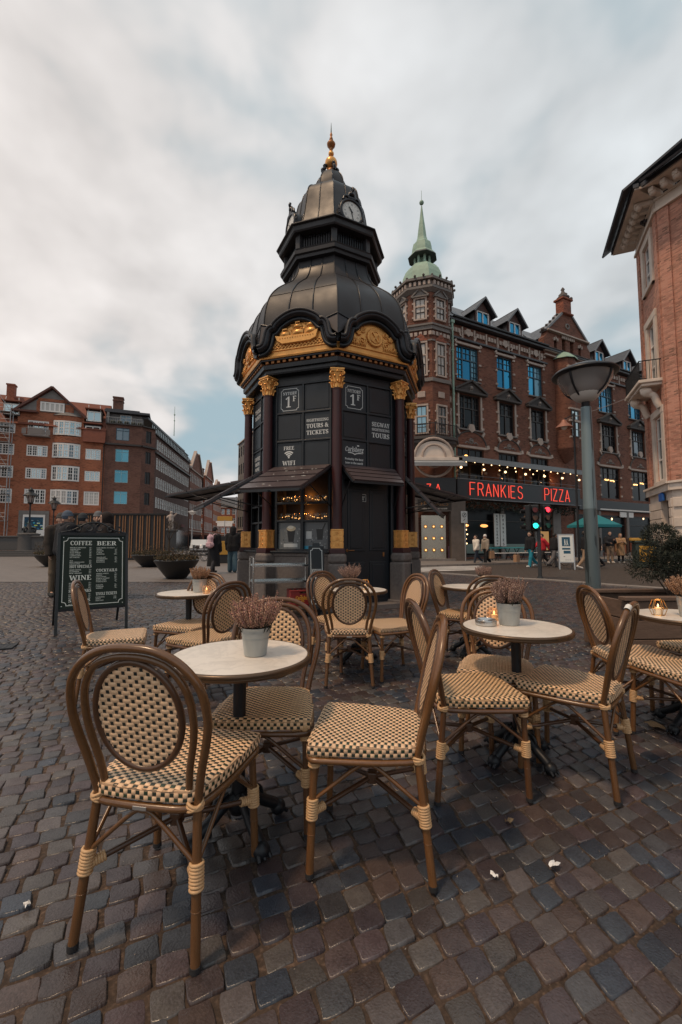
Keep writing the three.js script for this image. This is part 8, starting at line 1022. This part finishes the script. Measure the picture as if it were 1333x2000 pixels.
// ------------------------------------------------------------ across the square
{
  const F0 = thing('hoarding', 'black site hoarding faced with vertical light timber slats', 'hoarding', [-15.6, 0, -30], 0.06), blk = M('hoarding_black', [0.014, 0.014, 0.016], 0.7), tim = M('light_slat', [0.24, 0.115, 0.052], 0.7, { map: rep(wearMap, 0.6), metric: true });
  mesh('panel', [box(6.6, 3.2, 0.1, 0, 1.6, 0)], blk, F0); mesh('top_rail', [box(6.7, 0.1, 0.2, 0, 3.2, 0.03), box(6.7, 0.1, 0.14, 0, 0.08, 0.05)], blk, F0);
  let x = -3.15; let k = 0; while (x < 3.25) { mesh('slat', rbox(0.075, 2.95, 0.04, 0.006, x, 1.62, 0.075), tim, F0); x += [0.16, 0.3, 0.16, 0.34, 0.22][k++ % 5]; }
  const dd = M('planter_bowl_black', [0.012, 0.013, 0.015], 0.45), fol = M('dry_foliage', [1, 1, 1], 0.9, { vertexColors: true, side: THREE.DoubleSide });
  const bowl = (x, z, r, h, label, n = 1) => { const t = thing('bowl_planter', label, 'planter', [x, 0, z], rr(0, 3), 'wide black bowl planters on the square'); mesh('bowl', lathe([[0, 0], [r * 0.42, 0], [r * 0.5, h * 0.12], [r * 0.82, h * 0.6], [r, h * 0.96], [r * 0.99, h], [r * 0.9, h * 0.96], [0, h * 0.9]], 32), dd, t); const tw = [], P = [], C = []; for (let i = 0; i < 70 * n; i++) { const a = rr(0, 2 * PI), q = r * 0.8 * Math.sqrt(rnd()), hh = rr(0.2, 0.75) * r; const A = [Math.cos(a) * q, h * 0.9, Math.sin(a) * q], B = [A[0] * 1.25 + rr(-0.15, 0.15), h + hh, A[2] * 1.25 + rr(-0.15, 0.15)]; tw.push(rod(A, B, 0.008, 3, 0.003)); } for (let i = 0; i < 1800 * n; i++) { const a = rr(0, 2 * PI), q = r * Math.sqrt(rnd()), y = h + rr(0, 0.28) * r * (1 - 0.5 * q / r) + (rnd() < 0.15 ? rr(0, 0.4) * r : 0), p = V(Math.cos(a) * q, y, Math.sin(a) * q), d = V(rr(-1, 1), rr(-0.2, 1), rr(-1, 1)).multiplyScalar(0.07), s = V(rr(-1, 1), rr(-1, 1), rr(-1, 1)).cross(d).normalize().multiplyScalar(0.016); P.push(p.x - s.x, p.y - s.y, p.z - s.z, p.x + s.x, p.y + s.y, p.z + s.z, p.x + d.x, p.y + d.y, p.z + d.z); const c = pick([[0.05, 0.04, 0.022], [0.09, 0.06, 0.03], [0.04, 0.045, 0.025], [0.13, 0.08, 0.035]]); for (let q2 = 0; q2 < 3; q2++) C.push(...c); } const g = new THREE.BufferGeometry(); g.setAttribute('position', new THREE.Float32BufferAttribute(P, 3)); g.setAttribute('color', new THREE.Float32BufferAttribute(C, 3)); g.computeVertexNormals(); mesh('twigs', tw, mats.bush_stem, t).userData.kind = 'stuff'; mesh('foliage', g, fol, t).userData.kind = 'stuff'; };
  bowl(-9.5, -21.6, 0.92, 0.6, 'wide black bowl planter with low dry plants just before the slatted hoarding'); bowl(-5.55, -14.6, 0.72, 0.62, 'wide black bowl planter of twiggy shrubs closest to the candle-lit table'); bowl(-14.6, -22, 0.9, 0.6, 'black bowl planter half hidden behind the menu board and waiting group');
  // stone terrace wall and steps at the far side
  const tr = thing('terrace_wall', 'dark stone terrace wall with steps below the orange brick house', 'wall', [-30, 0, -39], 0.12), ds = M('dark_granite', [0.085, 0.08, 0.08], 0.7, { map: stoneMap, metric: true });
  for (let i = 0; i < 9; i++) mesh('wall_block', rbox(1.98, 1.15, 0.7, 0.03, -8 + i * 2, 1.1, 0), ds, tr); for (let i = 0; i < 9; i++) mesh('coping_stone', rbox(1.99, 0.16, 0.9, 0.03, -8 + i * 2, 1.75, 0), ds, tr); for (let i = 0; i < 3; i++) mesh('step', rbox(18, 0.17, 1.5 - i * 0.4, 0.02, 0, 0.085 + i * 0.17, 1.2 - i * 0.2), ds, tr);
  const oldLamp = (x, z, label, ped) => { const t = thing('street_lantern', label, 'street lamp', [x, 0, z], 0, 'old fashioned iron street lanterns'); if (ped) mesh('pedestal', lathe([[1.0, 0], [1.0, 0.5], [0.85, 0.6], [0.85, 1.9], [0.95, 2.0], [0.6, 2.1], [0, 2.1]], 12), ds, t); mesh('scroll_base', [lathe([[0, 1.9], [0.5, 1.95], [0.55, 2.2], [0.25, 2.5], [0.16, 2.8], [0.08, 3.0]], 14), ...[0, 1, 2, 3].map((k) => torus(0.22, 0.07, 0.4, 2.35, 0, 0, 6, 14).rotateY(k * PI / 2))], ironB, t); mesh('post', lathe([[0.08, ped ? 2.8 : 0], [0.06, 4.6], [0.12, 4.7], [0.05, 4.8]], 10), ironB, t); mesh('lantern_glass', lathe([[0.14, 4.85], [0.3, 5.5], [0.3, 5.52]], 6), M('lantern_pane', [0.42, 0.34, 0.32], 0.3), t); mesh('lantern_frame', [lathe([[0.2, 4.78], [0.12, 4.86]], 6), lathe([[0.62, 5.5], [0.6, 5.56], [0.3, 5.8], [0.16, 5.85], [0.16, 6.0], [0.24, 6.05], [0.08, 6.2], [0, 6.35]], 12), ...[0, 1, 2, 3, 4, 5].map((k) => rod([0.15 * Math.sin(k * PI / 3), 4.85, 0.15 * Math.cos(k * PI / 3)], [0.31 * Math.sin(k * PI / 3), 5.5, 0.31 * Math.cos(k * PI / 3)], 0.03, 5)), torus(0.2, 0.05, 0, 4.85, 0, PI / 2, 5, 14)], ironB, t); };
  oldLamp(-28.6, -39.4, 'iron street lantern on a stone pedestal before the terrace wall', true); oldLamp(-31.5, -47, 'farther iron street lantern behind the waiting group', false);
  // far street furniture
  const mast = (x, z, h, label) => { const t = thing('street_lamp', label, 'street lamp', [x, 0, z]); mesh('mast', cyl(0.05, 0.08, h, 0, h / 2, 0, 8), mats.scaffold_steel, t); mesh('lamp_head', lathe([[0.1, h - 0.3], [0.4, h], [0.45, h + 0.06], [0, h + 0.16]], 14), frameWhite, t); }; mast(-15.6, -45, 4.4, 'slim modern street lamp rising behind the bowl planters');
  const b0 = thing('bicycle', '', 'bicycle', [0, 0, 0]); { const fm = M('bike_frame', [0.03, 0.03, 0.034], 0.4), tw = []; for (const s of [-0.52, 0.52]) { const w = mesh('wheel', torus(0.33, 0.018, s, 0.34, 0, 0, 6, 24), rubber, b0); mesh('spokes', [...Array(8)].map((_, i) => rod([s, 0.34, 0], [s + 0.32 * Math.cos(i * PI / 4), 0.34 + 0.32 * Math.sin(i * PI / 4), 0], 0.003, 3)), steel, w); } mesh('frame', [rod([-0.52, 0.34, 0], [-0.12, 0.3, 0], 0.015), rod([-0.12, 0.3, 0], [-0.2, 0.86, 0], 0.016), rod([-0.2, 0.8, 0], [0.36, 0.84, 0], 0.016), rod([-0.12, 0.3, 0], [0.38, 0.76, 0], 0.018), rod([0.35, 0.95, 0], [0.52, 0.34, 0], 0.016), rod([-0.2, 0.8, 0], [-0.52, 0.34, 0], 0.012)], fm, b0); mesh('saddle', rbox(0.26, 0.05, 0.13, 0.02, -0.21, 0.9, 0), rubber, b0); mesh('handlebar', tube([[0.28, 1.02, -0.27], [0.36, 1.05, -0.15], [0.36, 1.04, 0], [0.36, 1.05, 0.15], [0.28, 1.02, 0.27]], 0.013, 14, 6), steel, b0); mesh('basket', [box(0.3, 0.22, 0.02, 0.55, 0.92, 0.16), box(0.3, 0.22, 0.02, 0.55, 0.92, -0.16), box(0.02, 0.22, 0.3, 0.69, 0.92, 0)], steel, b0); }
  for (let i = 0; i < 7; i++) { const o = i ? b0.clone() : b0; if (i) { o.name = numbered('bicycle'); scene.add(o); } o.position.set(-9.9 + i * 0.62, 0, -28 - i * 0.25); o.rotation.set(0, 0.9 + 0.1 * (i % 3), 0); o.userData = { label: ['first', 'second', 'third', 'fourth', 'fifth', 'sixth', 'seventh'][i] + ' bicycle from the hoarding in the row beyond the bowl planters', category: 'bicycle', group: 'bicycles parked in a row beyond the planters' }; }
  { const o = b0.clone(); o.name = numbered('bicycle'); scene.add(o); o.position.set(11.2, 0, -22.4); o.rotation.set(0, 0.3, 0); o.userData = { label: 'bicycle parked behind the white pavement sign across the street', category: 'bicycle' }; }
  const car = (x, z, ry, col, label) => { const t = thing('parked_car', label, 'car', [x, 0, z], ry); const s = poly([[-2.05, 0.3], [2.05, 0.3], [2.1, 0.65], [1.9, 0.88], [1.05, 0.95], [0.45, 1.42], [-1.1, 1.45], [-1.75, 1.0], [-2.08, 0.9]]); const q = prism(s, 1.5, 0.08); q.translate(0, 0, -0.75); mesh('body', q, M('car_paint', col, 0.3, { coat: 0.6 }), t); mesh('window', [prism(poly([[-1.5, 1.0], [0.85, 1.0], [0.38, 1.36], [-1.05, 1.38]]), 1.68).translate(0, 0, -0.84)], paneDark, t); for (const sx of [-1.28, 1.3]) for (const z2 of [-0.72, 0.72]) { const w = mesh('wheel', T(new THREE.CylinderGeometry(0.32, 0.32, 0.22, 20), sx, 0.32, z2, PI / 2), rubber, t); mesh('rim', T(new THREE.CylinderGeometry(0.2, 0.2, 0.236, 14), sx, 0.32, z2, PI / 2), steel, w); } mesh('headlight', [rbox(0.08, 0.14, 0.34, 0.03, 2.1, 0.7, 0.5), rbox(0.08, 0.14, 0.34, 0.03, 2.1, 0.7, -0.5)], frameWhite, t); mesh('bumper', [rbox(0.14, 0.2, 1.6, 0.05, 2.12, 0.42, 0)], rubber, t); }; car(-13.9, -42.5, -1.3, [0.5, 0.5, 0.5], 'white car at the mouth of the side street beyond the bicycles');
  const bs = thing('bus_stop_sign', 'yellow bus stop sign on a grey pole beside the kiosk', 'bus stop', [-9.2, 0, -34]); mesh('pole', cyl(0.04, 0.04, 3.0, 0, 1.5, 0, 8), mats.scaffold_steel, bs); mesh('yellow_plate', rbox(1.2, 0.36, 0.06, 0.02, 0, 3.1, 0), M('sign_yellow', [0.42, 0.22, 0.03], 0.6), bs); mesh('white_plate', [rbox(1.2, 0.28, 0.06, 0.02, 0, 2.62, 0), box(1.4, 0.14, 0.06, 0, 2.84, 0)], frameWhite, bs);
  const yb = thing('ticket_machine', 'yellow and black ticket machine behind the person in jeans', 'ticket machine', [-7.0, 0, -25.5], 0.2); mesh('cabinet', rbox(1.0, 1.6, 0.5, 0.03, 0, 0.8, 0), blk, yb); mesh('yellow_front', [rbox(0.5, 0.8, 0.04, 0.02, 0.1, 0.9, 0.26)], mats.sign_yellow, yb);
  const pl = thing('steel_pole', 'slim grey steel pole beside the person in blue jeans', 'pole', [-4.55, 0, -18.6]); mesh('pole', cyl(0.03, 0.035, 3.2, 0, 1.6, 0, 8), mats.scaffold_steel, pl); mesh('pole_knob', ball(0.1, 0, 1.5, 0.04, 10), frameWhite, pl);
  const tree = (x, z, h, label, seedN) => { const t = thing('bare_tree', label, 'tree', [x, 0, z]); const tr2 = [rod([0, 0, 0], [0.05, h * 0.4, 0], 0.12, 7, 0.08)], br = []; const grow = (p, d, l, r, n) => { const q = p.clone().addScaledVector(d, l); br.push(rod([p.x, p.y, p.z], [q.x, q.y, q.z], r, 5, r * 0.6)); if (n) for (let i = 0; i < 3; i++) grow(q, d.clone().add(V(rr(-0.8, 0.8), rr(-0.1, 0.5), rr(-0.8, 0.8))).normalize(), l * rr(0.6, 0.8), r * 0.6, n - 1); }; for (let i = 0; i < 4; i++) grow(V(0.05, h * 0.38, 0), V(rr(-0.6, 0.6), 1, rr(-0.6, 0.6)).normalize(), h * 0.2, 0.05, 3); mesh('trunk', tr2, mats.bush_stem, t); mesh('crown', br, mats.bush_stem, t); };
  tree(-19.4, -46, 4.6, 'small bare tree at the corner of the brown block', 1); tree(-15.2, -38, 3.6, 'low bare tree behind the bowl planters and street lamp', 2);
  const st = thing('stone_statue', 'weathered pale statue on a plinth against the brown block', 'statue', [-20.6, 0, -52], 0.5); mesh('plinth', [rbox(1.2, 2.6, 1.2, 0.06, 0, 1.3, 0), rbox(1.5, 0.3, 1.5, 0.06, 0, 0.15, 0), rbox(1.5, 0.25, 1.5, 0.06, 0, 2.65, 0)], ds, st); mesh('figure', skin([[[0, 3.0, 0], 0.3, [0, 3.9, 0], 0.26], [[0, 3.9, 0], 0.3, [0, 4.4, 0.05], 0.26], [[0, 4.55, 0.05], 0.1, [0, 4.85, 0.08], 0.17], [[-0.3, 4.4, 0], 0.12, [-0.65, 4.1, 0.25], 0.09], [[0.3, 4.4, 0], 0.12, [0.6, 4.75, 0.2], 0.08]], 0.06, 0.12), stoneW, st);
}
renderer.render(scene, camera);
